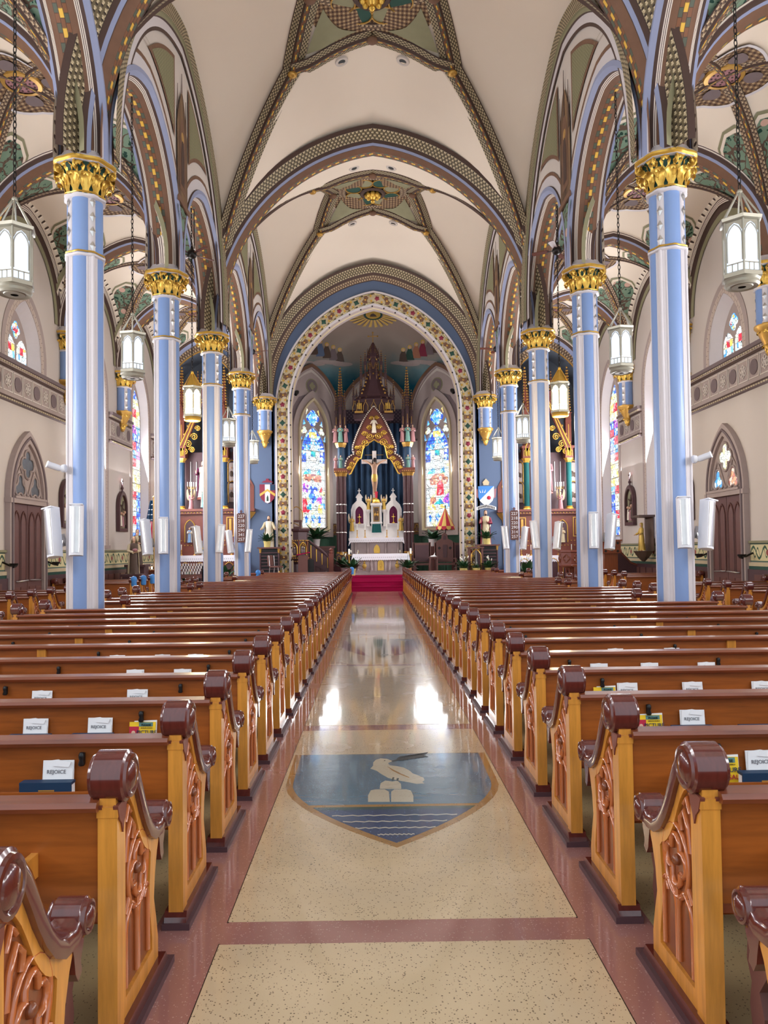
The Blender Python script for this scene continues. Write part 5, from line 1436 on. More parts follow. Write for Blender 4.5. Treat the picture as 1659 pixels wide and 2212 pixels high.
# ---------------------------------------------------------------- pews
PEW0, PITCH_Y = 1.745, 0.885
def end_panel(parent, x, facing, detail=True):
    """carved pew end; x = position of its outer face, facing -1: outer face looks to -x"""
    M = T(x, 0, 0) @ (RZ(PI / 2) if facing < 0 else SC(-1, 1, 1) @ RZ(PI / 2))
    outer = [(0, .07), (.26, .07), (.50, .07), (.50, .15), (.475, .24), (.445, .33), (.46, .42), (.49, .50), (.53, .565), (.50, .585), (.45, .595), (.40, .61), (.35, .645), (.30, .70), (.255, .77), (.21, .835), (.16, .885), (.10, .91), (.0, .90), (0, .5)]
    inner = [(.10, .14), (.26, .14), (.42, .14), (.42, .18), (.405, .25), (.385, .33), (.39, .42), (.40, .48), (.405, .525), (.385, .545), (.36, .555), (.33, .575), (.30, .605), (.265, .65), (.225, .72), (.19, .775), (.155, .815), (.125, .83), (.10, .80), (.10, .5)]
    m = MB('oak_up'); m.prism(outer, -.055, -.016); m.ring(outer, inner, -.017, 0.0)
    e = m.build('end_panel', parent, M=M)
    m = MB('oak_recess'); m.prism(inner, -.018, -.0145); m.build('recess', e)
    m = MB('oak_up'); m.box(-.004, -.06, .07, .068, .006, .83); m.box(-.007, -.063, .80, .071, .009, .835); m.build('post', e)
    # dark moulded cap from the top scroll down to the arm scroll
    cap = [(.13, .965), (.17, .945), (.21, .90), (.25, .835), (.29, .765), (.335, .70), (.385, .645), (.44, .615), (.50, .61), (.545, .635), (.575, .66)]
    path = []
    for i, (y, z) in enumerate(cap):
        a, d = cap[max(i - 1, 0)], cap[min(i + 1, len(cap) - 1)]
        ty, tz = d[0] - a[0], d[1] - a[1]; l = math.hypot(ty, tz)
        path.append((Vector((y, -.0275, z)), Vector((0, 1, 0)), Vector((-tz / l, 0, ty / l))))
    m = MB(); pf_ = [(-.045, -.05), (-.052, -.02), (-.045, .0), (-.03, .012), (.03, .012), (.045, 0), (.052, -.02), (.045, -.05), (-.045, -.05)]
    m.sweep(path, pf_, ['mahogany'] * 8); m.build('cap_moulding', e, 50)
    for nm, (y, z, r, w) in (('top_scroll', (.062, .925, .088, .056)), ('arm_scroll', (.575, .615, .058, .046))):
        m = MB('mahogany')
        pr_ = [(r * .45, -w - .016), (r * .55, -w - .010), (r * .62, -w - .004), (r * .70, -w - .012), (r * .84, -w - .010), (r * .88, -w), (r, -w + .006), (r, w - .006), (r * .88, w), (r * .84, w + .010), (r * .70, w + .012), (r * .62, w + .004), (r * .55, w + .010), (r * .45, w + .016)]
        m.lathe([(.001, -w - .022)] + pr_ + [(.001, w + .022)], 20, T(y, -.0275, z) @ RX(PI / 2)); m.build(nm, e, 40)
    for yy in (.0, -.056):
        m = MB('mahogany'); m.prism([(-.012, .84), (.085, .85), (.075, .80), (.055, .765), (.045, .735), (.03, .77), (.008, .79)], yy - .006, yy + .012); m.mats[:] = ['altar_wood']; m.build('leaf_drop', e)
    m = MB('mahogany'); m.prism([(.50, .575), (.60, .575), (.585, .53), (.565, .49), (.575, .455), (.545, .44), (.525, .47), (.515, .52)], -.06, .004); m.build('leaf_drop', e)
    m = MB('mahogany'); m.prism([(-.02, .0), (.58, 0), (.58, .02), (.555, .045), (.535, .075), (.0, .075), (-.012, .05), (-.02, .02)], -.078, .022); pl = m.build('plinth', e)
    m = MB('altar_dark'); m.box(-.03, -.085, 0, .60, .04, .028); m.build('plinth_shoe', pl)
    if detail:
        m = MB('oak_carved'); y_ = -.010
        tb = lambda pts, r=.011, c=False: m.tube([(p[0], y_, p[1]) for p in pts], r, 6, closed=c)
        tb(pointed(.062, .16, .345, .085, 5, .185)); tb(pointed(.062, .16, .345, .085, 5, .325))
        oval = [(.262 + .115 * math.cos(q), .525 + .135 * math.sin(q)) for q in [2 * PI * k / 20 for k in range(20)]]
        tb(oval, .011, True)
        tb(foil(.262, .525, .085, 4, 5), .013, True)
        tb([(.115, .42), (.15, .46), (.17, .40)], .010); tb([(.40, .40), (.36, .43), (.345, .38)], .010)
        tb([(.125, .60), (.14, .68), (.175, .735), (.215, .70), (.205, .655)], .012); tb([(.125, .74), (.15, .79), (.18, .76)], .010)
        tb([(.255, .44), (.255, .37)], .010)
        m.build('tracery', e, 60)
        m = MB('oak_recess'); m.sphere((.262, -.012, .525), .022, 8); m.build('rosette', e, 60)
    return e
def make_pew(L_, rack=True, two_ends=True):
    p = thing('pew', '', 'pew')
    end_panel(p, 0, -1); 
    if two_ends: end_panel(p, L_, 1)
    a, b_ = .055, L_ - (.055 if two_ends else 0)
    m = MB('oak_long'); m.box(a, .012, .47, b_, .034, .825); m.build('back_board', p)
    m = MB('oak_rail')
    pr_ = [(-.030, .826), (-.036, .842), (-.026, .858), (.05, .864), (.066, .852), (.064, .83), (.03, .818)]
    n = len(pr_); m.v = [(x, y, z) for x in (a, b_) for y, z in pr_]; m.face(range(n)); m.face(reversed(range(n, 2 * n)))
    for i in range(n): m.face((i, i + n, (i + 1) % n + n, (i + 1) % n))
    m.build('top_rail', p, 40)
    m = MB('oak_rail'); m.box(a, .008, .445, b_, .05, .475); m.build('lower_rail', p)
    m = MB('oak_long'); m.box(a, .05, .42, b_, .50, .45); m.box(a, .47, .40, b_, .51, .45); m.build('seat', p)
    if rack:
        r0, r1 = .28, L_ - .2
        m = MB('oak_long'); m.box(r0, -.10, .605, r1, .012, .617); m.box(r0, -.116, .60, r1, -.102, .648); rk = m.build('book_rack', p)
        for xx in (r0, (r0 + r1) / 2, r1):
            m = MB('oak_up'); m.box(xx - .012, -.108, .60, xx + .012, .012, .68); m.build('rack_bracket', rk)
        m = MB('oak_up'); m.box(2.13, -.012, .62, 2.21, .014, .826); m.build('batten', p)
        x = .45
        while x < L_ - .1:
            m = MB('black'); m.lathe([(.012, -.03), (.016, -.022), (.010, -.004), (.014, .008), (.014, .02), (.008, .03)], 10, T(x, -.010, .765)); m.box(x - .009, -.008, .74, x + .009, .013, .79); m.build('hat_clip', p, 50)
            x += 1.2
    m = MB('oak_rail'); m.box(.16, -.21, .37, L_ - .14, -.06, .40); m.box(.16, -.22, .33, L_ - .14, -.20, .40); kn = m.build('kneeler', p)
    for xx in (.14, L_ / 2, L_ - .16):
        m = MB('chair_wood'); m.prism([(-.24, .415), (-.05, .415), (-.04, .32), (-.07, .26), (-.055, .18), (-.075, .08), (-.13, .08), (-.15, .18), (-.12, .25), (-.17, .32), (-.24, .34)], -.025, .02, T(xx, 0, 0) @ RZ(PI / 2)); m.build('kneeler_leg', kn)
    m = MB('chair_wood'); m.box(L_ / 2 - .02, .04, 0, L_ / 2 + .02, .46, .42); m.build('centre_support', p)
    return p
NAVE_L, SHORT_L, SIDE_L = 4.1, 3.18, 2.2
protos = {'n': make_pew(NAVE_L), 's': make_pew(SHORT_L), 'a': make_pew(SIDE_L, False)}
seen = {k: False for k in protos}
def place_pew(kind, x, y, mirror, label, group):
    o = protos[kind] if not seen[kind] else copy_tree(protos[kind])
    seen[kind] = True
    o.location = (x, y, 0); o.scale = (-1 if mirror else 1, 1, 1)
    o['label'] = label; o['group'] = group
    return o
ROWS = [PEW0 + PITCH_Y * j for j in range(32)]
ORD = 'first second third fourth fifth sixth seventh eighth ninth tenth eleventh twelfth thirteenth fourteenth fifteenth sixteenth seventeenth eighteenth nineteenth twentieth'.split()
ORD += ['twenty-' + w for w in ORD[:9]] + ['thirtieth', 'thirty-first', 'thirty-second', 'thirty-third']
def near_col(y):
    return any(c - .95 < y < c + .55 for c in CY[2:7])
for s in (-1, 1):
    side = 'left' if s < 0 else 'right'
    for j, y in enumerate(ROWS):
        short = near_col(y)
        place_pew('s' if short else 'n', s * 1.0, y, s < 0,
                  'oak pew %s of the aisle, %s from the altar steps%s' % (side, ORD[31 - j], ', shortened at a column' if short else ''),
                  'nave pews %s of the centre aisle' % side)
    nn = 0
    for j in range(22):
        y = 10.6 + PITCH_Y * j
        if 18.3 < y < 20.9 or y > 24.7: continue
        front = y > 20.9
        nth = (int((26 - y) / PITCH_Y) if front else int((18.3 - y) / PITCH_Y))
        place_pew('a', s * 6.82, y, s < 0, 'short wall-side oak pew, %s row %s the doors, %s side aisle' % (ORD[(round((y - 21.22) / PITCH_Y) if front else nth)], 'beyond' if front else 'before', side), '%s side aisle pews' % side)
# ---------------------------------------------------------------- books in the racks
def booklet(kind):
    if kind == 'rejoice':
        b = thing('missalette', '', 'booklet')
        m = MB('paper'); m.box(-.07, -.006, 0, .07, 0, .142)
        m.prism([(-.07, .01), (.066, .01), (.068, .10), (.045, .128), (.0, .146), (-.06, .140)], -.012, -.007); m.prism([(-.02, .118), (.05, .112), (.060, .135), (.0, .146)], -.017, -.013); m.build('pages', b)
        link('lettering', text_mesh('REJOICE', .024, 'print_grey'), b, T(-.006, -.0135, .092) @ RX(PI / 2))
    elif kind == 'hymnal':
        b = thing('hymnal', '', 'book')
        m = MB('navy_book'); m.box(-.115, -.045, 0, .115, .0, .012); m.box(-.115, -.045, .056, .115, .0, .068); m.box(-.115, -.05, 0, .115, -.043, .068); m.build('cover', b)
        m = MB('paper'); m.box(-.11, -.043, .012, .112, .0, .056); m.build('page_block', b)
        m = MB('gold_dark'); m.box(-.03, -.051, .03, .04, -.0502, .036); m.build('spine_title', b)
    else:
        b = thing('picture_missal', '', 'booklet')
        m = MB('yellow_petal'); m.box(-.075, -.005, 0, .075, 0, .115); m.mat('red_silk'); m.box(-.075, -.0065, 0, -.02, -.005, .09); m.mat('terracotta'); m.box(-.068, -.008, .01, -.03, -.0065, .05); m.mat('robe_green'); m.box(-.02, -.0065, .09, .06, -.005, .113); m.build('cover', b)
        m = MB('paper'); m.prism([(-.06, .0), (.08, 0), (.08, .125), (-.05, .120)], .003, .008); m.build('pages', b)
        link('lettering', text_mesh('PLEASE', .018, 'black'), b, T(.022, -.009, .098) @ RX(PI / 2))
        link('lettering', text_mesh('LEAVE IN CHURCH', .008, 'black'), b, T(.025, -.009, .082) @ RX(PI / 2))
        link('lettering', text_mesh('PICTURE', .030, 'navy_book'), b, T(.026, -.009, .058) @ RX(PI / 2))
        link('lettering', text_mesh('MISSAL', .030, 'red_silk'), b, T(.026, -.009, .026) @ RX(PI / 2))
        m = MB('skin'); m.lathe([(.012, 0), (.004, .003)], 10, T(-.05, -.0085, .055) @ RX(PI / 2)); m.build('printed_face', b)
    return b
BK = {k: booklet(k) for k in ('rejoice', 'hymnal', 'picture')}
bused = {k: False for k in BK}
random.seed(11)
CNT = {}
def place_book(kind, px, row, dz=0.0):
    Y = ROWS[row] - .05
    P = at_y(px, 1400, Y)
    o = BK[kind] if not bused[kind] else copy_tree(BK[kind])
    bused[kind] = True
    o.location = (P.x, Y + (.0 if kind == 'hymnal' else 0.035) + random.uniform(-.004, .004), .618 + dz)
    o.rotation_euler = (-.12 if kind != 'hymnal' else 0, 0, random.uniform(-.05, .05) if kind != 'hymnal' else 0)
    side = 'left' if px < 808 else 'right'
    what = {'rejoice': 'white missalette in rack', 'hymnal': 'navy hymnal in rack', 'picture': 'yellow picture missal in rack'}[kind]
    key = (kind, row, side); CNT[key] = CNT.get(key, 0) + 1
    o['label'] = '%s, %s pew from the altar, %s side%s' % (what, ORD[31 - row], side, '' if CNT[key] == 1 else ', ' + ORD[CNT[key] - 1] + ' one')
    o['group'] = {'rejoice': 'missalettes', 'hymnal': 'hymnals', 'picture': 'picture missals'}[kind] + ' on the ' + side
    return o
# (pew row, kind, pixel column)
for row, kind, px in ((2, 'rejoice', 118), (2, 'hymnal', 107), (3, 'rejoice', 70), (3, 'rejoice', 210), (3, 'hymnal', 68), (3, 'hymnal', 202), (3, 'picture', 302), (4, 'rejoice', 85), (4, 'rejoice', 292), (4, 'hymnal', 85), (4, 'hymnal', 297),
                      (5, 'rejoice', 288), (5, 'rejoice', 391), (6, 'rejoice', 250), (6, 'rejoice', 420), (6, 'rejoice', 348), (7, 'rejoice', 320), (7, 'rejoice', 12), (7, 'rejoice', 474),
                      (2, 'picture', 1562), (2, 'hymnal', 1640), (2, 'rejoice', 1648), (3, 'picture', 1405), (3, 'hymnal', 1488), (3, 'rejoice', 1498), (3, 'hymnal', 1632), (4, 'picture', 1308), (4, 'rejoice', 1358), (4, 'rejoice', 1500), (4, 'rejoice', 1650),
                      (5, 'rejoice', 1297), (5, 'rejoice', 1407), (5, 'rejoice', 1530), (6, 'rejoice', 1333), (6, 'rejoice', 1455), (7, 'rejoice', 1206), (7, 'rejoice', 1277), (7, 'rejoice', 1610)):
    place_book(kind, px, row, .0)
# blue plastic covers tied over some pew ends
def cover(x, y, label):
    m = MB('blue_cover'); m.lathe([(.09, -.17), (.105, -.12), (.095, -.05), (.115, .0), (.11, .06), (.07, .10), (.01, .115)], 12, SC(.75, 1.0, 1.0), lobes=5, amp=.05)
    m.build('pew_cover', smooth=50, M=T(x, y + .06, .93), label=label, cat='cover', group='blue covers on pew ends')
for k in (12, 13, 14): cover(-6.79, 10.6 + PITCH_Y * k, 'blue plastic cover tied over the end of the %s side pew beyond the doors' % ORD[k - 12])
cover(-.97, ROWS[31], 'blue plastic cover on the front pew end at the centre aisle')
cover(-4.15, ROWS[28], 'blue plastic cover on a pew end beside the hymn board column')
# ---------------------------------------------------------------- sanctuary floor and steps
def XA(px, Y): return at_y(px, 1187, Y).x
def ZA(py, Y, px=808): return at_y(px, py, Y).z
m = MB('chair_wood'); m.box(-4.3, 31.9, 0, 4.3, 38.4, CF); sf = m.build('floor_sanctuary', kind='structure')
m = MB('marble_pink'); m.box(-4.32, 31.88, CF, 4.32, 33.4, CF + .012); m.build('stone_border', sf)
for s in (-1, 1):
    m = MB('carpet_red'); m.box(min(s * 1.3, s * 2.9), 33.4, CF, max(s * 1.3, s * 2.9), 36.2, CF + .02); m.build('carpet_strip', sf)
m = MB('carpet_red'); m.box(-1.5, 31.86, CF, 1.5, 35.2, CF + .02); m.build('carpet', sf)
for k in range(3):
    y = 31.15 + .36 * k; z = .2 * (k + 1)
    m = MB('carpet_red'); m.box(-1.35 if k < 3 else -4, y, 0, 1.35, 31.95, z); m.box(-1.36, y - .025, z - .035, 1.36, y + .02, z + .004)
    m.build('step', sf)
for s in (-1, 1):
    m = MB('chair_wood'); m.box(min(s * 1.36, s * 4.9), 30.9, 0, max(s * 1.36, s * 4.9), 31.95, CF); m.build('step_cheek', sf)
    m = MB('carpet_red'); m.box(min(s * 4.9, s * 9.1), 30.2, 0, max(s * 4.9, s * 9.1), 32.3, .28); m.build('floor_side_%s' % ('left' if s < 0 else 'right'), kind='structure')

def arch_strip(m, pts, r, n=6): m.tube(pts, r, n)
def crockets(m, x, y, z0, z1, r0, r1, n, size):
    for k in range(n):
        t = (k + .5) / n; z = lerp(z0, z1, t); r = lerp(r0, r1, t)
        for q in range(4):
            a = q * PI / 2 + PI / 4
            m.sphere((x + (r + size * .5) * math.cos(a), y + (r + size * .5) * math.sin(a), z), size, 5)
def pinnacle(parent, x, y, z0, h, w, wood='altar_dark', gilt='gold_dark', name='pinnacle'):
    m = MB(wood); hb = h * .42
    m.box(x - w / 2, y - w / 2, z0, x + w / 2, y + w / 2, z0 + hb)
    m.lathe([(w * .85, z0 + hb - .02), (w * .85, z0 + hb + .02), (w * .55, z0 + hb + .03), (.012, z0 + h)], 4, T(x, y, 0), a0=PI / 4)
    m.prism([(x - w * .55, z0 + hb * .75), (x + w * .55, z0 + hb * .75), (x, z0 + hb * 1.35)], y - w * .58, y + w * .58)
    o = m.build(name, parent)
    m = MB(gilt); crockets(m, x, y, z0 + hb + .06, z0 + h - .05, w * .5, .01, max(3, int(h / .22)), w * .16)
    m.sphere((x, y, z0 + h + w * .12), w * .2, 6); m.box(x - w * .08, y - w * .56, z0 + hb * .15, x + w * .08, y - w * .5, z0 + hb * .65)
    g = m.build('gilt_crockets', o, 60); g['kind'] = 'stuff'
    return o
def shaft_col(parent, x, y, z0, z1, r, mat, gilt='gold', name='shaft'):
    m = MB(mat); m.lathe([(r, z0 + .12), (r, z1 - .16)], 12, T(x, y, 0), cap=False); o = m.build(name, parent, 50)
    m = MB(gilt); m.lathe([(r * 1.5, z0), (r * 1.5, z0 + .05), (r * 1.1, z0 + .08), (r * 1.25, z0 + .12), (r, z0 + .14)], 12, T(x, y, 0)); m.build('shaft_base', o, 40)
    m = MB(gilt); m.lathe([(r, z1 - .18), (r * 1.15, z1 - .16), (r * 1.1, z1 - .12), (r * 1.7, z1 - .02), (r * 1.75, z1)], 12, T(x, y, 0), lobes=6, amp=.06); m.build('shaft_capital', o, 40)
    return o
# ---------------------------------------------------------------- figures
def ellipse_ring(m, c, rx, ry, n, fold=0.0, ph=0.0):
    b = len(m.v)
    for k in range(n):
        a = 2 * PI * k / n; q = 1 + fold * math.sin(a * 7 + ph)
        m.v.append((c[0] + rx * q * math.cos(a), c[1] + ry * q * math.sin(a), c[2]))
    return b
def figure(name, label, cat, loc, h, robe, cloak=None, hair='hair_dark', rz=0.0, pose='pray', group=None, hood=False, wings=None, parent=None, beard=False, halo=False, plinth=None):
    """robed standing statue, h metres tall, facing -y; body is one continuous mesh"""
    k = h / 1.70
    root = thing(name, label, cat, loc, rz, group) if parent is None else parent
    m = MB(robe); n = 20
    secs = [(0, .25, .21, .14), (.10, .24, .20, .14), (.5, .205, .165, .12), (.85, .185, .145, .07), (1.02, .165, .125, .03), (1.20, .20, .135, .02), (1.34, .215, .125, .01), (1.41, .15, .10, 0)]
    prev = None
    for z, rx, ry, fo in secs:
        b = ellipse_ring(m, (0, .01, z), rx, ry, n, fo, z * 5)
        if prev is not None:
            for i in range(n): m.face((prev + i, prev + (i + 1) % n, b + (i + 1) % n, b + i))
        prev = b
    m.face([prev + i for i in range(n)])
    m.mat('skin' if hair != 'stone' else robe)
    for z0, z1, r0, r1 in ((1.40, 1.48, .058, .055),):
        m.lathe([(r0, z0), (r1, z1)], 10)
    # head with brow, nose and chin
    m.lathe([(.002, 1.44), (.05, 1.455), (.072, 1.49), (.08, 1.54), (.083, 1.59), (.078, 1.64), (.055, 1.685), (.002, 1.70)], 14, T(0, -.015, 0) @ SC(.92, 1.05, 1))
    m.add([(-.012, -.095, 1.55), (.012, -.095, 1.55), (0, -.122, 1.56), (0, -.098, 1.60)], [(0, 1, 2), (1, 3, 2), (3, 0, 2)])
    m.mat('hair_dark'); m.sphere((-.03, -.088, 1.585), .010, 6); m.sphere((.03, -.088, 1.585), .010, 6); m.mat('robe_pink'); m.sphere((0, -.092, 1.525), .016, 6, sc=(1.3, .5, .4))
    sl = cloak or robe
    P = {'pray': ([(.19, 0, 1.33), (.25, -.02, 1.08), (.09, -.20, 1.12), (.03, -.22, 1.22)], [(-.19, 0, 1.33), (-.25, -.02, 1.08), (-.09, -.20, 1.12), (-.03, -.22, 1.22)]),
         'open': ([(.19, 0, 1.33), (.30, -.05, 1.08), (.36, -.22, .98), (.38, -.28, .96)], [(-.19, 0, 1.33), (-.30, -.05, 1.08), (-.36, -.22, .98), (-.38, -.28, .96)]),
         'chest': ([(.19, 0, 1.33), (.27, -.03, 1.05), (.10, -.20, 1.10), (.04, -.20, 1.15)], [(-.19, 0, 1.33), (-.28, -.05, 1.06), (-.30, -.22, 1.10), (-.30, -.27, 1.18)]),
         'hold': ([(.19, 0, 1.33), (.26, -.02, 1.05), (.08, -.22, 1.02), (.0, -.23, 1.05)], [(-.19, 0, 1.33), (-.26, -.02, 1.05), (-.06, -.22, .98), (.02, -.24, 1.0)])}[pose]
    for arm in P:
        m.mat(sl); m.tube(arm[:3], [.075, .07, .065], 8); m.mat('skin'); m.tube(arm[2:], [.035, .03], 7); e = Vector(arm[3])
        d = (e - Vector(arm[2])).normalized()
        m.sphere(e, .035, 7, sc=(.7, 1, 1.1))
        for f in range(4): m.tube([e + Vector(((f - 1.5) * .014, 0, 0)), e + Vector(((f - 1.5) * .016, 0, 0)) + d * (.075 - .008 * abs(f - 1.5))], .009, 5)
        m.tube([e, e + Vector((-.03 if arm[0][0] > 0 else .03, -.01, .03))], .010, 5)
    body = m.build('figure_body', root, 50, M=SC(k))
    if cloak:
        m = MB(cloak)
        m.grid(lambda u, w: ((.27 - .07 * u) * math.cos(lerp(-.62, PI + .62, w)) * (1 + .04 * math.sin(w * 40)), .02 + (.22 - .06 * u) * math.sin(lerp(-.62, PI + .62, w)), .02 + 1.36 * u), 6, 26); m.build('cloak', root, 60, M=SC(k))
    if hood:
        m = MB(cloak or robe); m.grid(lambda u, w: ((.115 + .06 * (1 - u) ** 2) * math.cos(lerp(-.35, PI + .35, w)) * (1 - .55 * u ** 4), .0 + (.12 + .05 * (1 - u)) * math.sin(lerp(-.35, PI + .35, w)) * (1 - .5 * u ** 4), 1.34 + .385 * u), 8, 16); m.build('veil', root, 60, M=SC(k))
    elif hair != 'stone':
        m = MB(hair); m.lathe([(.086, 1.56), (.09, 1.61), (.085, 1.66), (.06, 1.70), (.004, 1.715)], 14, T(0, .008, 0) @ SC(.95, 1.05, 1), cap=False)
        m.lathe([(.06, 1.42), (.082, 1.5), (.086, 1.57)], 12, T(0, .03, 0), cap=False)
        if beard: m.sphere((0, -.075, 1.475), .05, 8, sc=(1, .7, 1.2))
        m.build('hair', root, 60, M=SC(k))
    if halo:
        m = MB('gold'); m.tube([(.13 * math.cos(2 * PI * j / 20), .07, 1.60 + .13 * math.sin(2 * PI * j / 20)) for j in range(20)], .010, 5, closed=True); m.build('halo', root, 60, M=SC(k))
    if wings:
        for s in (-1, 1):
            m = MB(wings)
            m.prism([(s * .05, 1.0), (s * .16, 1.36), (s * .26, 1.70), (s * .30, 2.02), (s * .40, 1.9), (s * .44, 1.6), (s * .42, 1.25), (s * .34, .95), (s * .2, .85)], .16, .185)
            for f in range(4): m.tube([(s * (.14 + .05 * f), .155, 1.05 + .1 * f), (s * (.24 + .05 * f), .155, 1.25 + .17 * f)], .012, 5)
            m.build('wing', root, M=SC(k))
    if plinth:
        m = MB(plinth); m.lathe([(.30, -.12), (.30, -.04), (.26, 0)], 8, a0=PI / 8); m.build('plinth', root, M=SC(k))
    return root
# ---------------------------------------------------------------- plants
def blade(seed):
    r = random.Random(seed); m = MB('plant_leaf'); n = 6; L_ = 1.0; droop = r.uniform(.25, .6)
    for i in range(n + 1):
        t = i / n; w = .165 * math.sin(PI * min(1, (t * .86 + .14))) ** .8 if i < n else .002
        x = L_ * (t * .55 + droop * t * t * .5); z = L_ * (t * .95 - droop * t * t * .75)
        m.v += [(x, -w, z + .02), (x, 0, z - .015), (x, w, z + .02)]
    for i in range(n):
        for k in (0, 1): q = i * 3 + k; m.face((q, q + 1, q + 4, q + 3))
    return m.mesh('leaf', 80)
BLADES = [blade(k) for k in range(4)]
LILY = MB('petal'); LILY.lathe([(.005, 0), (.03, .04), (.045, .1), (.03, .15), (.01, .17)], 8, SC(1, .5, 1)); LILY.mat('yellow_petal'); LILY.tube([(0, -.02, .03), (0, -.035, .1)], .008, 5); LILY = LILY.mesh('flower', 60)
def plant(label, loc, h, n, pot='pot_gold', flowers=0, potr=.15, poth=.24, seed=0, group='potted lilies', squat=1.0):
    r = random.Random(seed)
    p = thing('potted_lily', label, 'plant', loc, 0, group)
    m = MB(pot); m.lathe([(potr * .78, 0), (potr, poth), (potr * 1.08, poth), (potr * 1.08, poth + .03), (potr * .9, poth + .03), (potr * .85, poth - .03)], 14); m.build('pot', p, 40)
    n = int(n * 1.5)
    for k in range(n):
        a = 2.4 * k + r.uniform(-.3, .3); t = k / n
        L_ = h * r.uniform(.7, 1.05) * (1 if t > .3 else .8)
        link('leaf', BLADES[k % 4], p, T(.04 * math.cos(a), .04 * math.sin(a), poth - .02) @ RZ(a) @ RY(lerp(.55, -.30, t)) @ SC(L_ * squat, L_, L_))
    for k in range(flowers):
        a = r.uniform(0, 2 * PI); d = r.uniform(.05, .4) * h; z = poth + h * r.uniform(.55, .95)
        m = MB('plant_leaf'); m.tube([(0, 0, poth), (d * .4 * math.cos(a), d * .4 * math.sin(a), (poth + z) / 2 + .05), (d * math.cos(a), d * math.sin(a), z)], .008, 5); st = m.build('flower_stem', p, 60)
        link('flower', LILY, st, T(d * math.cos(a), d * math.sin(a), z) @ RZ(a) @ RY(.3) @ SC(h * 1.3))
    return p
# ---------------------------------------------------------------- freestanding altar
YA = 33.0
al = thing('altar_table', 'pink-grey marble altar with gilt centre panel under a white cloth', 'altar', (XA(822, YA), YA, CF + .02))
m = MB('marble_pink'); m.box(-1.12, -.35, 0, 1.12, .35, .10); m.box(-1.02, -.28, .10, 1.02, .30, .80); m.box(-1.15, -.38, .80, 1.15, .38, .88); m.build('body', al)
for x in (-.98, -.40, .40, .98):
    m = MB('marble_pink'); m.box(x - .07, -.37, .10, x + .07, -.28, .20); m.lathe([(.055, .2), (.045, .24), (.045, .68), (.06, .74), (.07, .80)], 10, T(x, -.33, 0)); m.build('pilaster', al, 40)
m = MB('gold'); m.prism([(-.13, .18), (.13, .18), (.13, .50), (.10, .58), (.0, .68), (-.10, .58), (-.13, .50)], -.31, -.28); gp = m.build('gilt_panel', al)
m = MB('gold_dark')
for k in range(12): m.tube([(.03 * math.cos(k * PI / 6), -.315, .40 + .03 * math.sin(k * PI / 6)), (.10 * math.cos(k * PI / 6), -.315, .40 + .15 * math.sin(k * PI / 6))], .008, 5)
o = m.build('sunburst', gp, 60)
o['kind'] = 'stuff'
m = MB('marble_pink'); m.ring([(-.26, .12), (.26, .12), (.26, .62), (.16, .74), (-.16, .74), (-.26, .62)], [(-.17, .16), (.17, .16), (.17, .52), (.0, .72), (-.0, .72), (-.17, .52)], -.31, -.28); m.build('panel_surround', al)
for x in (-.70, .70):
    m = MB('robe_gold'); m.sphere((x, -.29, .38), .09, 10, sc=(1, .3, 1.3)); m.sphere((x, -.30, .52), .045, 8, sc=(1, .5, 1.1))
    for q in (-.04, .04): m.tube([(x + q * .5, -.30, .56), (x + q, -.31, .66)], .012, 5); m.tube([(x + q, -.29, .28), (x + q, -.29, .18)], .012, 5)
    m.build('relief_figure', al, 60)
def altar_cloth(label, loc, w, d, drop, parent=None, side=.35):
    c = thing('altar_cloth', label, 'cloth', loc, 0, 'altar cloths')
    m = MB('linen'); m.box(-w / 2, -d / 2, 0, w / 2, d / 2, .012)
    n = int(w / .085)
    n += n % 2
    pts = [(-w / 2, .0)] + [(-w / 2 + w * k / (2 * n), -drop + (.035 * abs(math.cos(PI * k / 2)))) for k in range(2 * n + 1)] + [(w / 2, 0)]
    for i in range(1, len(pts) - 2):
        (xa, za), (xb, zb) = pts[i], pts[i + 1]
        b = len(m.v); m.v += [(xa, -d / 2 - .006, 0.012), (xb, -d / 2 - .006, .012), (xb, -d / 2 - .02, zb), (xa, -d / 2 - .02, za)]; m.face((b, b + 1, b + 2, b + 3))
    for s in (-1, 1):
        b = len(m.v); m.v += [(s * w / 2, -d / 2, .012), (s * w / 2, d / 2, .012), (s * (w / 2 + .08), d / 2, -side), (s * (w / 2 + .08), -d / 2 - .04, -side * 1.05)]; m.face((b, b + 1, b + 2, b + 3))
        b = len(m.v); m.v += [(s * w / 2, -d / 2 - .006, .012), (s * (w / 2 + .08), -d / 2 - .04, -side * 1.05), (s * (w / 2 - .02), -d / 2 - .02, -drop)]; m.face((b, b + 1, b + 2))
    m.build('linen', c)
    m = MB('print_grey')
    for k in range(n): m.prism([(-w / 2 + w * (k + .5) / n - .012, -drop * .45), (-w / 2 + w * (k + .5) / n + .012, -drop * .45), (-w / 2 + w * (k + .5) / n, -drop * .45 - .05)], -d / 2 - .024, -d / 2 - .018)
    o = m.build('embroidery', c); o['kind'] = 'stuff'
    return c
altar_cloth('white altar cloth with scalloped lace edge on the freestanding marble altar', (al.location.x, YA, CF + .90), 2.40, .82, .27, side=.42)
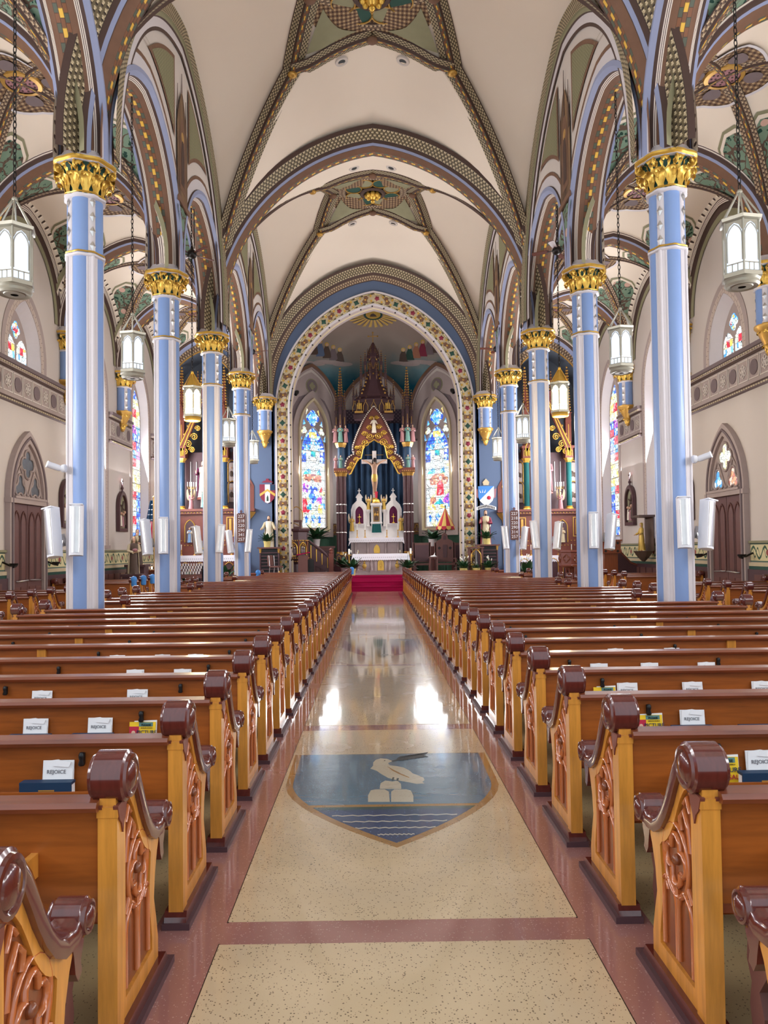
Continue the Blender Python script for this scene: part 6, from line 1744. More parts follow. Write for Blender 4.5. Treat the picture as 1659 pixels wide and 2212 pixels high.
# ---------------------------------------------------------------- high altar
YH = 36.2
XH = XA(814, YH)
ha = thing('high_altar', 'white marble high altar with niches and central tabernacle before the dark curtain', 'altar', (XH, YH, CF))
zm = ZA(1162, YH, 814) - CF
m = MB('marble_pink'); m.box(-1.22, -.20, 0, 1.22, .4, zm - .12); m.build('antependium', ha)
for x in (-1.0, -.42, .42, 1.0):
    m = MB('marble_pink'); m.lathe([(.07, .5), (.05, .56), (.05, zm - .25), (.07, zm - .12)], 10, T(x, -.24, 0)); m.build('pilaster', ha, 40)
m = MB('gold'); m.prism([(-.13, zm - .72), (.13, zm - .72), (.15, zm - .55), (.10, zm - .40), (0, zm - .30), (-.10, zm - .40), (-.15, zm - .55)], -.24, -.2); m.build('gilt_emblem', ha)
m = MB('marble'); m.box(-1.32, -.30, zm - .12, 1.32, .5, zm); m.build('mensa', ha)
zs_ = lambda py: ZA(py, YH + .2, 814) - CF
m = MB('marble'); m.box(-1.30, .15, zm, 1.30, .55, zs_(1147)); m.box(-1.22, .25, zs_(1147), 1.22, .55, zs_(1137)); m.build('retable', ha)
for s in (-1, 1):
    cx = s * .81; b = zs_(1137)
    t = zs_(1100); w = .40
    m = MB('marble'); m.prism([(cx - w, b), (cx + w, b), (cx + w, t), (cx + w * .8, t + .22), (cx + w * .45, t + .36), (cx + .12, t + .42), (cx + .12, t + .56), (cx + .17, t + .58), (cx + .15, t + .62), (cx + .08, t + .72), (cx, t + .8), (cx - .08, t + .72), (cx - .15, t + .62), (cx - .17, t + .58), (cx - .12, t + .56), (cx - .12, t + .42), (cx - w * .45, t + .36), (cx - w * .8, t + .22), (cx - w, t)], .22, .5); nb = m.build('niche_block', ha)
    m = MB('marble'); m.box(cx - w - .06, .2, t - .02, cx + w + .06, .46, t + .03) if False else m.ring(pointed(.30, b + .1, t - .15, .42, 8, cx), pointed(.19, b + .14, t - .15, .30, 8, cx), .17, .22); m.build('niche_moulding', nb)
    m = MB('purple_velvet'); m.prism(pointed(.19, b + .14, t - .15, .30, 8, cx), .20, .218); m.build('niche_lining', nb)
    m = MB('gold'); zc_ = b + .38
    m.box(cx - .012, .17, b + .16, cx + .012, .19, zc_ + .22); m.box(cx - .09, .17, zc_ + .06, cx + .09, .19, zc_ + .085); m.sphere((cx, .175, zc_ + .07), .04, 8); m.lathe([(.09, 0), (.03, .06)], 8, T(cx, .18, b + .14)); m.build('gilt_cross', nb)
    m = MB('marble'); m.box(cx - .02, .28, t + .78, cx + .02, .32, t + 1.0); m.box(cx - .07, .28, t + .88, cx + .07, .32, t + .92); m.build('finial_cross', nb)
    m = MB('marble'); m.lathe([(.10, 0), (.06, .06), (.055, .62), (.09, .68), (.11, .76), (.11, .8)], 12, T(s * .37, .22, b)); m.build('angel_column', ha, 40)
b = zs_(1147)
m = MB('marble'); m.box(-.25, .05, b - .1, .25, .5, zs_(1130)); m.box(-.28, .02, zs_(1131), .28, .5, zs_(1128)); m.box(-.22, .08, zs_(1128), .22, .5, zs_(1090)); m.box(-.28, .02, zs_(1092), .28, .5, zs_(1087)); m.build('tabernacle', ha)
for s in (-1, 1):
    m = MB('marble'); m.lathe([(.05, 0), (.035, .03), (.035, zs_(1092) - zs_(1128) - .03), (.05, zs_(1092) - zs_(1128))], 10, T(s * .215, .06, zs_(1128))); m.build('tabernacle_shaft', ha, 40)
m = MB('robe_brown'); m.box(-.14, .06, zs_(1127), .14, .08, zs_(1095)); td = m.build('tabernacle_door', ha)
m = MB('gold_dark'); zz = zs_(1112)
m.ring([(-.13, zs_(1126)), (.13, zs_(1126)), (.13, zs_(1096)), (-.13, zs_(1096))], [(-.11, zs_(1126) + .02), (.11, zs_(1126) + .02), (.11, zs_(1096) - .02), (-.11, zs_(1096) - .02)], .045, .06)
for x in (-.055, .055): m.sphere((x, .055, zz), .05, 8, sc=(1, .3, 1.6)); m.sphere((x, .05, zz + .12), .03, 6)
m.build('relief', td, 60)
m = MB('teal_cloth'); m.grid(lambda u, w: (lerp(-.20, .20, u) * (1 + .15 * (1 - w)), .03 - .015 * math.sin(u * 28), lerp(b - .08, zs_(1132), w)), 26, 3); m.build('tabernacle_veil', ha, 60)
m = MB('gold'); m.lathe([(.20, 0), (.21, .04), (.17, .08), (.15, .16), (.06, .22), (.02, .24)], 14, T(0, .2, zs_(1087)), lobes=7, amp=.06); m.build('gilt_crown', ha, 40)
m = MB('red_silk'); m.prism([(-.05, 0), (.05, 0), (.07, .30), (-.07, .30)], .0, .02, T(.01, .05, zs_(1076))); m.build('red_lamp', ha)
altar_cloth('white altar cloth with scalloped edge on the high altar', (XH, YH + .0, CF + zm), 2.5, .72, .22)
def angel(px, py, hgt, lab, robe, base):
    figure('angel_statue', lab, 'statue', (XA(px, YH + .25), YH + .25 - .0, base), hgt, robe, None, 'robe_gold', 0, 'pray', 'altar angels', wings='robe_white')
for s, px in ((-1, 797), (1, 832)):
    figure('angel_statue', 'gilt angel with raised wings on the column %s of the tabernacle' % ('left' if s < 0 else 'right'), 'statue', (XH + s * .37, YH + .22, CF + zs_(1137) + .80), .62, 'robe_gold', None, 'hair_dark', 0, 'pray', 'altar angels', wings='robe_white')
    figure('angel_statue', 'gold robed angel at the %s end of the high altar' % ('left' if s < 0 else 'right'), 'statue', (XH + s * 1.17, YH + .16, CF + zs_(1147) + .0), .72, 'robe_gold', None, 'hair_dark', 0, 'pray', 'altar angels', wings='robe_white')
# crucifix
YC = YH + .55
zc0, zc1, zarm = ZA(1085, YC, 812), ZA(974, YC, 812), ZA(997, YC, 812)
cr = thing('crucifix', 'wooden crucifix with carved figure rising behind the gilt crown of the tabernacle', 'crucifix', (XA(811, YC), YC, 0))
zlo = CF + zs_(1087) - .02
m = MB('pot_white'); m.box(-.10, -.03, zarm - 1.75, .10, .03, zc1); m.box(-.62, -.03, zarm - .10, .62, .03, zarm + .10); m.build('cross', cr)
m = MB('robe_gold'); m.box(-.11, -.05, zlo, .11, .05, zarm - 1.75); m.box(-.13, -.07, zarm - 1.95, .13, .07, zarm - 1.82); m.build('gilt_stem', cr)
m = MB('gold'); m.tube([(-.45, .0, zarm + .32), (.45, 0, zarm + .32)], .01, 5); m.build('support_rod', cr)
# body: skin-modifier figure with outstretched arms
J = {'pel': (0, -.10, zarm - .72), 'sp': (0, -.12, zarm - .50), 'ch': (0, -.12, zarm - .28), 'nk': (0, -.13, zarm - .10), 'hd': (.02, -.17, zarm + .03), 'ht': (.03, -.17, zarm + .13),
     'ls': (-.16, -.11, zarm - .14), 'le': (-.34, -.08, zarm - .02), 'lw': (-.53, -.06, zarm + .06), 'lh': (-.59, -.06, zarm + .07), 'rs': (.16, -.11, zarm - .14), 're': (.34, -.08, zarm - .02), 'rw': (.53, -.06, zarm + .06), 'rh': (.59, -.06, zarm + .07),
     'lt': (-.09, -.11, zarm - .80), 'lk': (-.06, -.18, zarm - 1.15), 'la': (-.02, -.10, zarm - 1.52), 'lf': (-.02, -.15, zarm - 1.62), 'rt': (.09, -.11, zarm - .80), 'rk': (.07, -.18, zarm - 1.15), 'ra': (.03, -.11, zarm - 1.52), 'rf': (.03, -.16, zarm - 1.62)}
R = dict(pel=.13, sp=.105, ch=.135, nk=.05, hd=.085, ht=.07, ls=.065, le=.047, lw=.033, lh=.035, rs=.065, re=.047, rw=.033, rh=.035, lt=.085, lk=.062, la=.04, lf=.035, rt=.085, rk=.062, ra=.04, rf=.035)
keys = list(J); E = [('pel', 'sp'), ('sp', 'ch'), ('ch', 'nk'), ('nk', 'hd'), ('hd', 'ht'), ('ch', 'ls'), ('ls', 'le'), ('le', 'lw'), ('lw', 'lh'), ('ch', 'rs'), ('rs', 're'), ('re', 'rw'), ('rw', 'rh'), ('pel', 'lt'), ('lt', 'lk'), ('lk', 'la'), ('la', 'lf'), ('pel', 'rt'), ('rt', 'rk'), ('rk', 'ra'), ('ra', 'rf')]
me = bpy.data.meshes.new('carved_figure'); me.from_pydata([J[k] for k in keys], [(keys.index(a), keys.index(b)) for a, b in E], [])
ob = link('carved_figure', me, cr); sk = ob.modifiers.new('skin', 'SKIN')
for i, k in enumerate(keys):
    me.skin_vertices[0].data[i].radius = (R[k], R[k]); me.skin_vertices[0].data[i].use_root = (k == 'pel')
ob.modifiers.new('sub', 'SUBSURF').levels = 1
dg = bpy.context.evaluated_depsgraph_get(); me2 = bpy.data.meshes.new_from_object(ob.evaluated_get(dg)); ob.modifiers.clear(); ob.data = me2
me2.materials.clear(); me2.materials.append(MATS['skin']); me2.polygons.foreach_set('use_smooth', [True] * len(me2.polygons))
m = MB('robe_gold'); m.lathe([(.13, zarm - 1.0), (.15, zarm - .85), (.145, zarm - .70), (.12, zarm - .62)], 14, T(0, -.10, 0), cap=False, lobes=6, amp=.06); m.build('loincloth', cr, 60)
m = MB('hair_dark'); m.lathe([(.085, zarm - .04), (.095, zarm + .06), (.08, zarm + .13), (.01, zarm + .17)], 12, T(.025, -.155, 0), cap=False); m.sphere((.02, -.235, zarm - .03), .04, 8); m.build('hair', cr, 60)
# warm spot on the crucifix stem
l = bpy.data.lights.new('crucifix_spot', 'SPOT'); l.energy = 260; l.color = (1, .86, .55); l.spot_size = .22; l.spot_blend = .6; l.shadow_soft_size = .08
lo = bpy.data.objects.new('crucifix_spot', l); COL.objects.link(lo); lo.location = (.1, YE + .35, 10.2); lo.rotation_euler = (Vector((cr.location.x, YC, 4.2)) - lo.location).to_track_quat('-Z', 'Y').to_euler()
for s in (-1, 1):      # unseen lamps added behind the arch to brighten the chancel
    fl_ = thing('fill_lamp', 'added unseen fill lamp high behind the chancel arch on the %s jamb' % ('left' if s < 0 else 'right'), 'lamp', (s * 3.42, YE + .95, 8.6), 0, 'added chancel fill lamps')
    m = MB('iron'); m.lathe([(.05, -.12), (.10, -.04), (.11, .1), (.09, .1), (.03, .0)], 12, RZ(s * .9) @ RX(PI / 2 + .7)); m.build('housing', fl_, 50)
    l = bpy.data.lights.new('fill_light', 'SPOT'); l.energy = 420; l.color = (1, .95, .88); l.spot_size = 1.5; l.spot_blend = .8; l.shadow_soft_size = .12
    lo = bpy.data.objects.new('fill_light', l); COL.objects.link(lo); lo.location = (s * 3.2, YE + 1.15, 8.45); lo.rotation_euler = (Vector((s * -.6, 36.0, 3.2)) - lo.location).to_track_quat('-Z', 'Y').to_euler()
# ---------------------------------------------------------------- curtain and dark diaper backdrop
cu = MB('curtain'); yb0 = YH + 1.15
cu.grid(lambda u, w: (lerp(-1.72, 1.72, u), yb0 + .06 * math.sin(u * 75) + .02 * math.sin(u * 31), lerp(CF, ZA(915, yb0), w)), 150, 4)
cu.build('curtain', smooth=60, label='dark navy pleated curtain hanging behind the high altar', cat='curtain')
g = G('dark_diaper', .8); o3 = g.xyz(); sx_ = g.ma('SINE', g.ma('MULTIPLY', o3[0], 34)); sz_ = g.ma('SINE', g.ma('MULTIPLY', o3[2], 34)); g.col(g.mix(g.gt(g.ma('MULTIPLY', sx_, sz_), .5), srgb(62, 50, 62), srgb(110, 96, 100)))
m = MB('dark_diaper'); m.box(-1.74, YH + 1.3, 6.0, 1.74, YH + 1.4, 8.6); m.build('backdrop_panel', smooth=None, label='dark purple patterned panel on the apse wall above the curtain', cat='panel')
# ---------------------------------------------------------------- baldachin
YB = 36.0
bd = thing('baldachin', 'dark wood and gilt gothic baldachin with beaded gable over the high altar', 'canopy', (XA(811, YB), YB, 0))
zb = lambda py: ZA(py, YB, 811)
for s in (-1, 1):
    X = s * 1.58
    m = MB('altar_dark'); m.box(X - .34, -.34, CF + .02, X + .34, .34, CF + .42); m.box(X - .28, -.28, CF + .42, X + .28, .28, zb(1195)); pd = m.build('pedestal', bd)
    for q in (-.13, .13):
        m = MB('gold_dark'); m.tube([(X + q + x, -.29, z) for x, z in pointed(.08, CF + .55, zb(1205), .12, 5)], .012, 5); m.build('pedestal_arch', pd, 60)
    for dx, dy in ((-.15, -.15), (.15, -.15), (.15, .15), (-.15, .15), (0, -.2)):
        c = shaft_col(bd, X + dx, dy, zb(1198), zb(1021), .085, 'altar_dark', 'gold_dark')
        for py in (1150, 1108, 1090):
            m = MB('silver'); m.lathe([(.09, -.03), (.105, 0), (.09, .03)], 12, T(X + dx, dy, zb(py)), cap=False); m.build('shaft_band', c, 40)
    m = MB('altar_wood'); m.box(X - .32, -.34, zb(1021), X + .32, .34, zb(1012)); m.build('entablature', bd)
    m = MB('gold_dark')
    for k in range(7): m.sphere((X - .27 + .09 * k, -.35, zb(1019)), .03, 6)
    o = m.build('bead_row', bd, 60); o['kind'] = 'stuff'
    m = MB('navy_book'); m.lathe([(.16, zb(1012)), (.16, zb(962))], 8, T(X, 0, 0), a0=PI / 8); m.build('upper_drum', bd)
    m = MB('gold_dark'); m.lathe([(.22, zb(966)), (.28, zb(960)), (.30, zb(957))], 8, T(X, 0, 0), a0=PI / 8); m.build('gilt_cornice', bd)
    m = MB('altar_dark'); m.lathe([(.15, zb(957)), (.15, zb(905))], 8, T(X, 0, 0), a0=PI / 8); m.build('upper_pier', bd)
    for dx in (-.2, 0, .2):
        pinnacle(bd, X + dx, -.2 if dx == 0 else -.05, zb(922), zb(845) - zb(922) + (.35 if dx == 0 else 0), .13)
    pinnacle(bd, X, .05, zb(905), zb(796) - zb(905), .24)
    for q, dx in enumerate((-.24, 0, .24)):
        for lev, (py0, py1) in enumerate(((1013, 985), (957, 920))):
            if lev == 0 and q == (2 if s < 0 else 0): continue
            st = figure('canopy_statue', 'small painted figure in %s robe, %s tier of the %s canopy pier' % (('pink', 'green', 'rose')[q], ('lower', 'upper')[lev], 'left' if s < 0 else 'right'), 'statue', (bd.location.x + X + dx, YB - (.34 if q == 1 else .22) + .1, zb(py0) + .02), zb(py1) - zb(py0), 'robe_green' if q == 1 else 'robe_pink', None, 'hair_dark', 0, 'pray', 'figures on the canopy piers')
# gable outline (half), from the pier up to the apex
hp = [(1.36, zb(1010)), (1.34, zb(1000)), (1.22, zb(990)), (1.02, zb(984)), (.93, zb(982)), (1.0, zb(975)), (1.0, zb(965)), (.80, zb(940)), (.55, zb(915)), (.30, zb(896)), (.0, zb(880))]
ip = [(1.20, zb(1026)), (1.10, zb(1024)), (.98, zb(1012)), (.84, zb(1000)), (.74, zb(993)), (.62, zb(992)), (.58, zb(982)), (.52, zb(968)), (.38, zb(958)), (.2, zb(958)), (.0, zb(952))]
full = lambda H: [(-x, z) for x, z in H] + [(x, z) for x, z in reversed(H[:-1])]
fo, fi = full(hp), full(ip)
m = MB('altar_wood'); n = len(fo)
m.v = [(x, -.32, z) for x, z in fo] + [(x, -.32, z) for x, z in fi] + [(x, -.22, z) for x, z in fo] + [(x, -.22, z) for x, z in fi]
for i in range(n - 1): m.face((i, i + 1, n + i + 1, n + i)); m.face((2 * n + i, 2 * n + i + 1, i + 1, i)); m.face((n + i, n + i + 1, 3 * n + i + 1, 3 * n + i)); m.face((3 * n + i, 3 * n + i + 1, 2 * n + i + 1, 2 * n + i))
gb = m.build('gable', bd)
m = MB('altar_dark'); m.tube([(x, -.36, z) for x, z in fo], .055, 8); m.build('gable_moulding', gb, 60)
m = MB('robe_white')
for a, c in zip(fo, fo[1:]):
    d = math.hypot(c[0] - a[0], c[1] - a[1]); k = max(1, int(d / .085))
    for j in range(k): t = (j + .5) / k; m.sphere((lerp(a[0], c[0], t), -.42, lerp(a[1], c[1], t)), .036, 6)
o = m.build('bead_row', gb, 60); o['kind'] = 'stuff'
random.seed(5)
for s in (-1, 1):     # gilt scrollwork filling the gable
    for (cx, pz, r) in ((.2, 945, .17), (.42, 958, .18), (.62, 968, .15), (.72, 980, .14), (.22, 925, .13), (.45, 938, .13), (.85, 993, .13), (1.05, 1004, .14), (.12, 905, .1), (.82, 968, .1), (1.18, 1012, .11)):
        pts = []
        for k in range(16):
            a = s * (k / 15 * 1.7 * 2 * PI) + random.uniform(0, .1); rr = r * (1 - k / 19)
            pts.append((s * cx + rr * math.cos(a), -.35 - .004 * k, zb(pz) + rr * math.sin(a)))
        m = MB('gold'); m.tube(pts, .022, 6); m.sphere(pts[-1], .035, 6)
        for q in range(3): m.sphere(pts[q * 4], .04, 6, sc=(1, .5, 1))
        m.build('gilt_scroll', gb, 60)
m = MB('gold'); m.tube([(x, -.36, z) for x, z in fi], .035, 6); m.build('inner_moulding', gb, 60)
figure('gable_statue', 'white robed figure standing in the peak of the baldachin gable', 'statue', (bd.location.x, YB - .42, zb(938)), zb(905) - zb(938), 'robe_white', None, 'robe_gold', 0, 'open')
# canopy roof and spire
m = MB('altar_dark'); m.lathe([(1.0, zb(905)), (1.05, zb(895)), (.92, zb(890)), (.92, zb(868)), (.98, zb(866)), (.98, zb(862)), (.75, zb(855))], 8, T(0, .25, 0) @ SC(1, .45, 1), a0=PI / 8); m.build('canopy_drum', bd)
for s in (-1, 1):
    for k in range(3):
        m = MB('gold'); m.box(s * .66 + k * .075 - .10, -.19, zb(885), s * .66 + k * .075 - .055, -.15, zb(872)); m.build('gilt_bar', bd)
    m = MB('gold_dark'); m.box(s * .70 - .2, -.2, zb(893), s * .70 + .2, -.16, zb(889)); m.build('gilt_strip', bd)
m = MB('altar_dark'); m.lathe([(.80, zb(858)), (.55, zb(840)), (.36, zb(815)), (.26, zb(800)), (.24, zb(775)), (.34, zb(770)), (.30, zb(764)), (.20, zb(752)), (.09, zb(742)), (.05, zb(738))], 8, T(0, .2, 0), a0=PI / 8); m.build('spire', bd, 30)
m = MB('gold_dark'); crockets(m, 0, .2, zb(856), zb(806), .78, .26, 6, .05); o = m.build('gilt_crockets', bd, 60); o['kind'] = 'stuff'
for x, y0p, y1p, w in ((-.58, 838, 768, .12), (.58, 838, 768, .12), (-.38, 800, 758, .13), (.38, 800, 758, .13), (-.18, 790, 762, .10), (.18, 790, 762, .10), (-.3, 850, 815, .10), (.3, 850, 815, .10), (-.95, 880, 820, .12), (.95, 880, 820, .12), (-.62, 862, 835, .1), (.62, 862, 835, .1)):
    pinnacle(bd, x, .1 if abs(x) < .9 else .2, zb(y0p), zb(y1p) - zb(y0p), w)
for k in range(-3, 4):      # gilt gablets round the drum and small pinnacles above its cornice
    a = k * .42; X_, Y_ = .93 * math.sin(a), .25 - .42 * math.cos(a)
    m = MB('gold_dark'); m.tube([(X_ - .11, Y_ - .04, zb(888)), (X_ - .11, Y_ - .04, zb(878)), (X_, Y_ - .06, zb(868)), (X_ + .11, Y_ - .04, zb(878)), (X_ + .11, Y_ - .04, zb(888))], .018, 5); m.sphere((X_, Y_ - .06, zb(866)), .035, 6); m.build('gilt_gablet', bd, 60)
    if k: pinnacle(bd, X_ * .92, Y_ + .06, zb(863), zb(838 if k % 2 else 828) - zb(863), .10)
for k in range(8):
    a = k * PI / 4 + PI / 8
    for rr, p0, p1, w_ in ((.40, 822, 790, .09), (.27, 776, 752, .07)): pinnacle(bd, rr * math.cos(a), .2 + rr * math.sin(a), zb(p0), zb(p1) - zb(p0), w_)
    m = MB('gold_dark'); m.tube([(.26 * math.cos(a - .3), .2 + .26 * math.sin(a - .3), zb(797)), (.27 * math.cos(a), .2 + .27 * math.sin(a), zb(783)), (.26 * math.cos(a + .3), .2 + .26 * math.sin(a + .3), zb(797))], .016, 5); m.build('lantern_arch', bd, 60)
m = MB('gold_dark'); crockets(m, 0, .2, zb(768), zb(744), .28, .08, 5, .03); o = m.build('gilt_crockets', bd, 60); o['kind'] = 'stuff'
for s in (-1, 1):
    m = MB('altar_dark'); m.box(min(0, s * .6), .15, zb(838), max(0, s * .6), .25, zb(834)); m.tube([(s * .60, .2, zb(836)), (s * .62, .2, zb(870))], .03, 6); m.build('flying_strut', bd, 60)
    m = MB('gold'); m.tube([(s * .20, -.05, zb(833)), (0, -.08, zb(806))], .025, 6); m.build('gablet', bd, 60)
    m = MB('gold'); m.tube([(s * .18, -.03, zb(778)), (0, -.06, zb(766))], .022, 6); m.build('gablet', bd, 60)
m = MB('gold_dark'); m.tube([(0, .2, zb(742)), (0, .2, zb(716))], .02, 6); m.tube([(-.22, .2, zb(724)), (.22, .2, zb(724))], .02, 6)
for x, py in ((-.22, 724), (.22, 724), (0, 716)): m.sphere((x, .2, zb(py)), .045, 6)
m.build('finial_cross', bd, 60)
# ---------------------------------------------------------------- side altars
def side_altar(s):
    side = 'left' if s < 0 else 'right'
    colm = 'navy_book' if s < 0 else 'teal_cloth'
    Y0 = YE - .15
    cx = s * 7.3
    A = thing('side_altar', 'carved brown and gilt gothic side altar with %s columns, %s aisle' % ('blue' if s < 0 else 'green', side), 'altar', (cx, Y0, 0))
    z = lambda py: ZA(py + (6 if s < 0 else -6) * 0, Y0 + .5, 443 if s < 0 else 1183)
    W2 = 1.52
    m = MB('altar_wood'); m.box(-W2, -.55, .28, W2, .5, z(1200)); m.build('altar_block', A)
    for k in range(5):
        x = -1.2 + .6 * k
        m = MB('gold_dark'); m.tube([(x + a, -.57, b) for a, b in pointed(.2, .42, 1.0, .25, 6)], .02, 6); m.build('front_arch', A, 60)
        m = MB('altar_dark'); m.prism(pointed(.17, .44, 1.0, .2, 6, x), -.565, -.55); m.build('front_panel', A)
    # lower tier
    z1, z2 = z(1182), z(1112)
    m = MB('altar_wood'); m.box(-W2 - .1, .05, .28, W2 + .1, 1.1, z2); m.box(-W2 - .2, -.08, z2, W2 + .2, 1.1, z2 + .12); m.box(-W2 - .28, -.16, z2 + .12, W2 + .28, 1.1, z2 + .22); m.build('lower_tier', A)
    m = MB('gold_dark')
    for k in range(26): m.sphere((-W2 - .1 + k * (2 * W2 + .2) / 25, -.09, z2 + .06), .03, 6, sc=(1, .6, 1))
    for k in range(22):
        for py in (1178, 1168): m.cbox((-W2 + .05 + k * (2 * W2 - .1) / 21, .03, z(py)), (.05, .04, .035))
    o = m.build('gilt_bosses', A, 60); o['kind'] = 'stuff'
    for k in range(4):
        x = (-1.15, -.55, .55, 1.15)[k]
        if k in (1, 2):
            m = MB('altar_dark'); m.prism(pointed(.20, z(1172), z(1140), .3, 8, x), .02, .05); nb = m.build('statue_niche', A)
            m = MB('gold'); m.tube([(a, .02, b) for a, b in pointed(.21, z(1172), z(1140), .32, 8, x)], .022, 6); m.build('niche_moulding', nb, 60)
        else:
            m = MB('gold_dark'); m.ring([(x - .16, z(1160)), (x + .16, z(1160)), (x + .16, z(1118)), (x - .16, z(1118))], [(x - .12, z(1158)), (x + .12, z(1158)), (x + .12, z(1120)), (x - .12, z(1120))], .02, .05); m.box(x - .05, .02, z(1155), x + .05, .05, z(1122)); m.build('gilt_panel', A)
    # upper tier with columns
    z3, z4 = z2 + .22, z(992)
    m = MB('altar_dark'); m.box(-W2, .55, z3, W2, 1.1, z4 + .3); m.build('back_panel', A)
    for x in (-1.42, -.90, .90, 1.42):
        if abs(x) < 1: shaft_col(A, x, .16, z3, z4, .115, colm, 'gold', 'coloured_column')
        else: shaft_col(A, x, .34, z3, z4, .06, 'altar_wood', 'gold_dark')
        m = MB('altar_wood'); m.box(x - .17, .0 if abs(x) < 1 else .2, z4, x + .17, .5, z4 + .42); m.box(x - .21, -.04 if abs(x) < 1 else .18, z4 + .42, x + .21, .5, z4 + .52); pb = m.build('pier_block', A)
        for q in (-.07, .07):
            m = MB('gold'); m.tube([(x + q + a, (-.01 if abs(x) < 1 else .19), b) for a, b in pointed(.05, z4 + .08, z4 + .26, .08, 4)], .014, 5); m.build('gilt_arch', pb, 60)
        pinnacle(A, x, .2 if abs(x) < 1 else .34, z4 + .52, (z(795) - z4 - .6) if abs(x) < 1 else (z(850) - z4 - .5), .24 if abs(x) < 1 else .17, 'altar_wood')
    for x in (-1.16, 1.16):
        for (pa, pb_) in ((1085, 1045), (1040, 1000)):
            m = MB('mauve'); m.box(x - .17, .5, z(pa), x + .17, .55, z(pb_)); pc = m.build('painted_relief', A)
            m = MB('robe_brown'); m.sphere((x - .04, .5, lerp(z(pa), z(pb_), .4)), .09, 8, sc=(1, .3, 1.5)); m.sphere((x + .07, .5, lerp(z(pa), z(pb_), .35)), .07, 8, sc=(1, .3, 1.6)); m.mat('skin'); m.sphere((x - .04, .49, lerp(z(pa), z(pb_), .72)), .045, 6, sc=(1, .4, 1)); m.build('relief_group', pc, 60)
            m = MB('gold'); m.tube([(x + a, .49, b) for a, b in pointed(.18, z(pa) - .03, z(pb_) - .1, .2, 6)], .022, 6); m.build('relief_frame', pc, 60)
    # central canopy: gable with gilt tracery and a spire
    hz = z4 + .5
    for sg in (-1, 1):
        m = MB('altar_wood'); m.prism([(sg * .82, z4 + .1), (sg * .98, z4 + .1), (sg * .98, hz), (sg * .1, z(865)), (0, z(865)), (0, z(880)), (sg * .82, hz - .25)], .0, .14); gb2 = m.build('canopy_gable', A)
        for off in (0, .12):
            m = MB('gold'); m.tube([(sg * (.95 - off), -.02, z4 + .1), (sg * (.95 - off), -.02, hz - off), (sg * .02, -.02, z(867) - off)], .028, 6); m.build('gilt_moulding', gb2, 60)
        for (px_, pz_, r) in ((.35, .75, .17), (.6, .45, .17), (.75, .12, .15), (.45, .2, .14), (.2, 1.1, .13)):
            pts = [(sg * (px_ + r * (1 - k / 17) * math.cos(k * .75)), .03, hz - .35 + pz_ + r * (1 - k / 17) * math.sin(k * .75)) for k in range(15)]
            m = MB('gold'); m.tube(pts, .026, 6); m.sphere(pts[-1], .035, 6); m.build('gilt_scroll', gb2, 60)
        for k in range(6):
            t = (k + .5) / 6; m = MB('gold_dark'); m.sphere((sg * lerp(1.02, .06, t), .07, lerp(hz, z(862), t)), .055, 6); m.build('crocket', gb2, 60)
    for k in range(6):
        m = MB('silver'); m.tube([(-.62 + k * .25, .52, z3 + .8), (-.62 + k * .25, .52, z4 - .1)], .016, 5); m.build('organ_rod', A)
    pinnacle(A, 0, .35, z(885), z(800) - z(885), .34, 'altar_wood')
    for x, pa, pb_ in ((-.5, 872, 815), (.5, 872, 815), (-.26, 880, 805), (.26, 880, 805), (-.75, 900, 840), (.75, 900, 840)): pinnacle(A, x, .4, z(pa), z(pb_) - z(pa), .13, 'altar_wood')
    # wing reaching towards the chancel, on a gilt console
    xo = -s * (W2 + .35)
    m = MB('altar_wood'); m.box(min(xo, -s * W2), .0, z2 - .0, max(xo, -s * W2), .3, z2 + .22); xo2 = -s * (W2 + .62)
    m.prism([(-s * W2, z2 + .22), (xo2, z2 + .22), (xo2, z2 + 1.2), (-s * (W2 + .45), z2 + 1.5), (-s * (W2 + .15), z2 + 2.2), (-s * W2, z2 + 2.4)], .12, .2); m.box(min(xo2 - s * .05, -s * W2), -.1, z2 + .1, max(xo2 - s * .05, -s * W2), .32, z2 + .22); wg = m.build('wing', A)
    for k in range(5):
        c_ = (-s * (W2 + .16 + .09 * (k % 3)), z2 + .5 + .38 * k * .9); r = .13
        m = MB('gold_dark'); m.tube([(c_[0] + r * (1 - q / 17) * math.cos(q * .75), .1, c_[1] + r * (1 - q / 17) * math.sin(q * .75)) for q in range(15)], .022, 6); m.build('gilt_scroll', wg, 60)
    m = MB('gold_dark'); m.lathe([(.04, -.55), (.12, -.45), (.16, -.3), (.3, -.12), (.36, 0)], 12, T(-s * (W2 + .3), .1, z2 + .08) @ SC(1, .6, 1), lobes=6, amp=.1); m.build('gilt_console', wg, 50)
    # cloth, statues, candles, flowers standing on it
    altar_cloth('white lace cloth on the %s side altar' % side, (cx, Y0 - .05, z(1200)), 2 * W2 + .1, 1.02, .26, side=.2)
    sx = 1 if s < 0 else -1
    figure('niche_statue', 'small %s robed statue in a niche of the %s side altar, beside the %s' % ('blue' if s < 0 else 'cream', side, 'chancel'), 'statue', (cx + sx * -.55, Y0 - .02, z(1172)), .62, 'robe_blue' if s < 0 else 'robe_cream', 'robe_white' if s < 0 else None, 'hair_dark', 0, 'pray', None, hood=s < 0, halo=True)
    figure('niche_statue', 'small white robed statue in a niche of the %s side altar, on the chancel side' % side, 'statue', (cx + sx * .55, Y0 - .02, z(1172)), .62, 'robe_white', None, 'hair_dark', 0, 'pray')
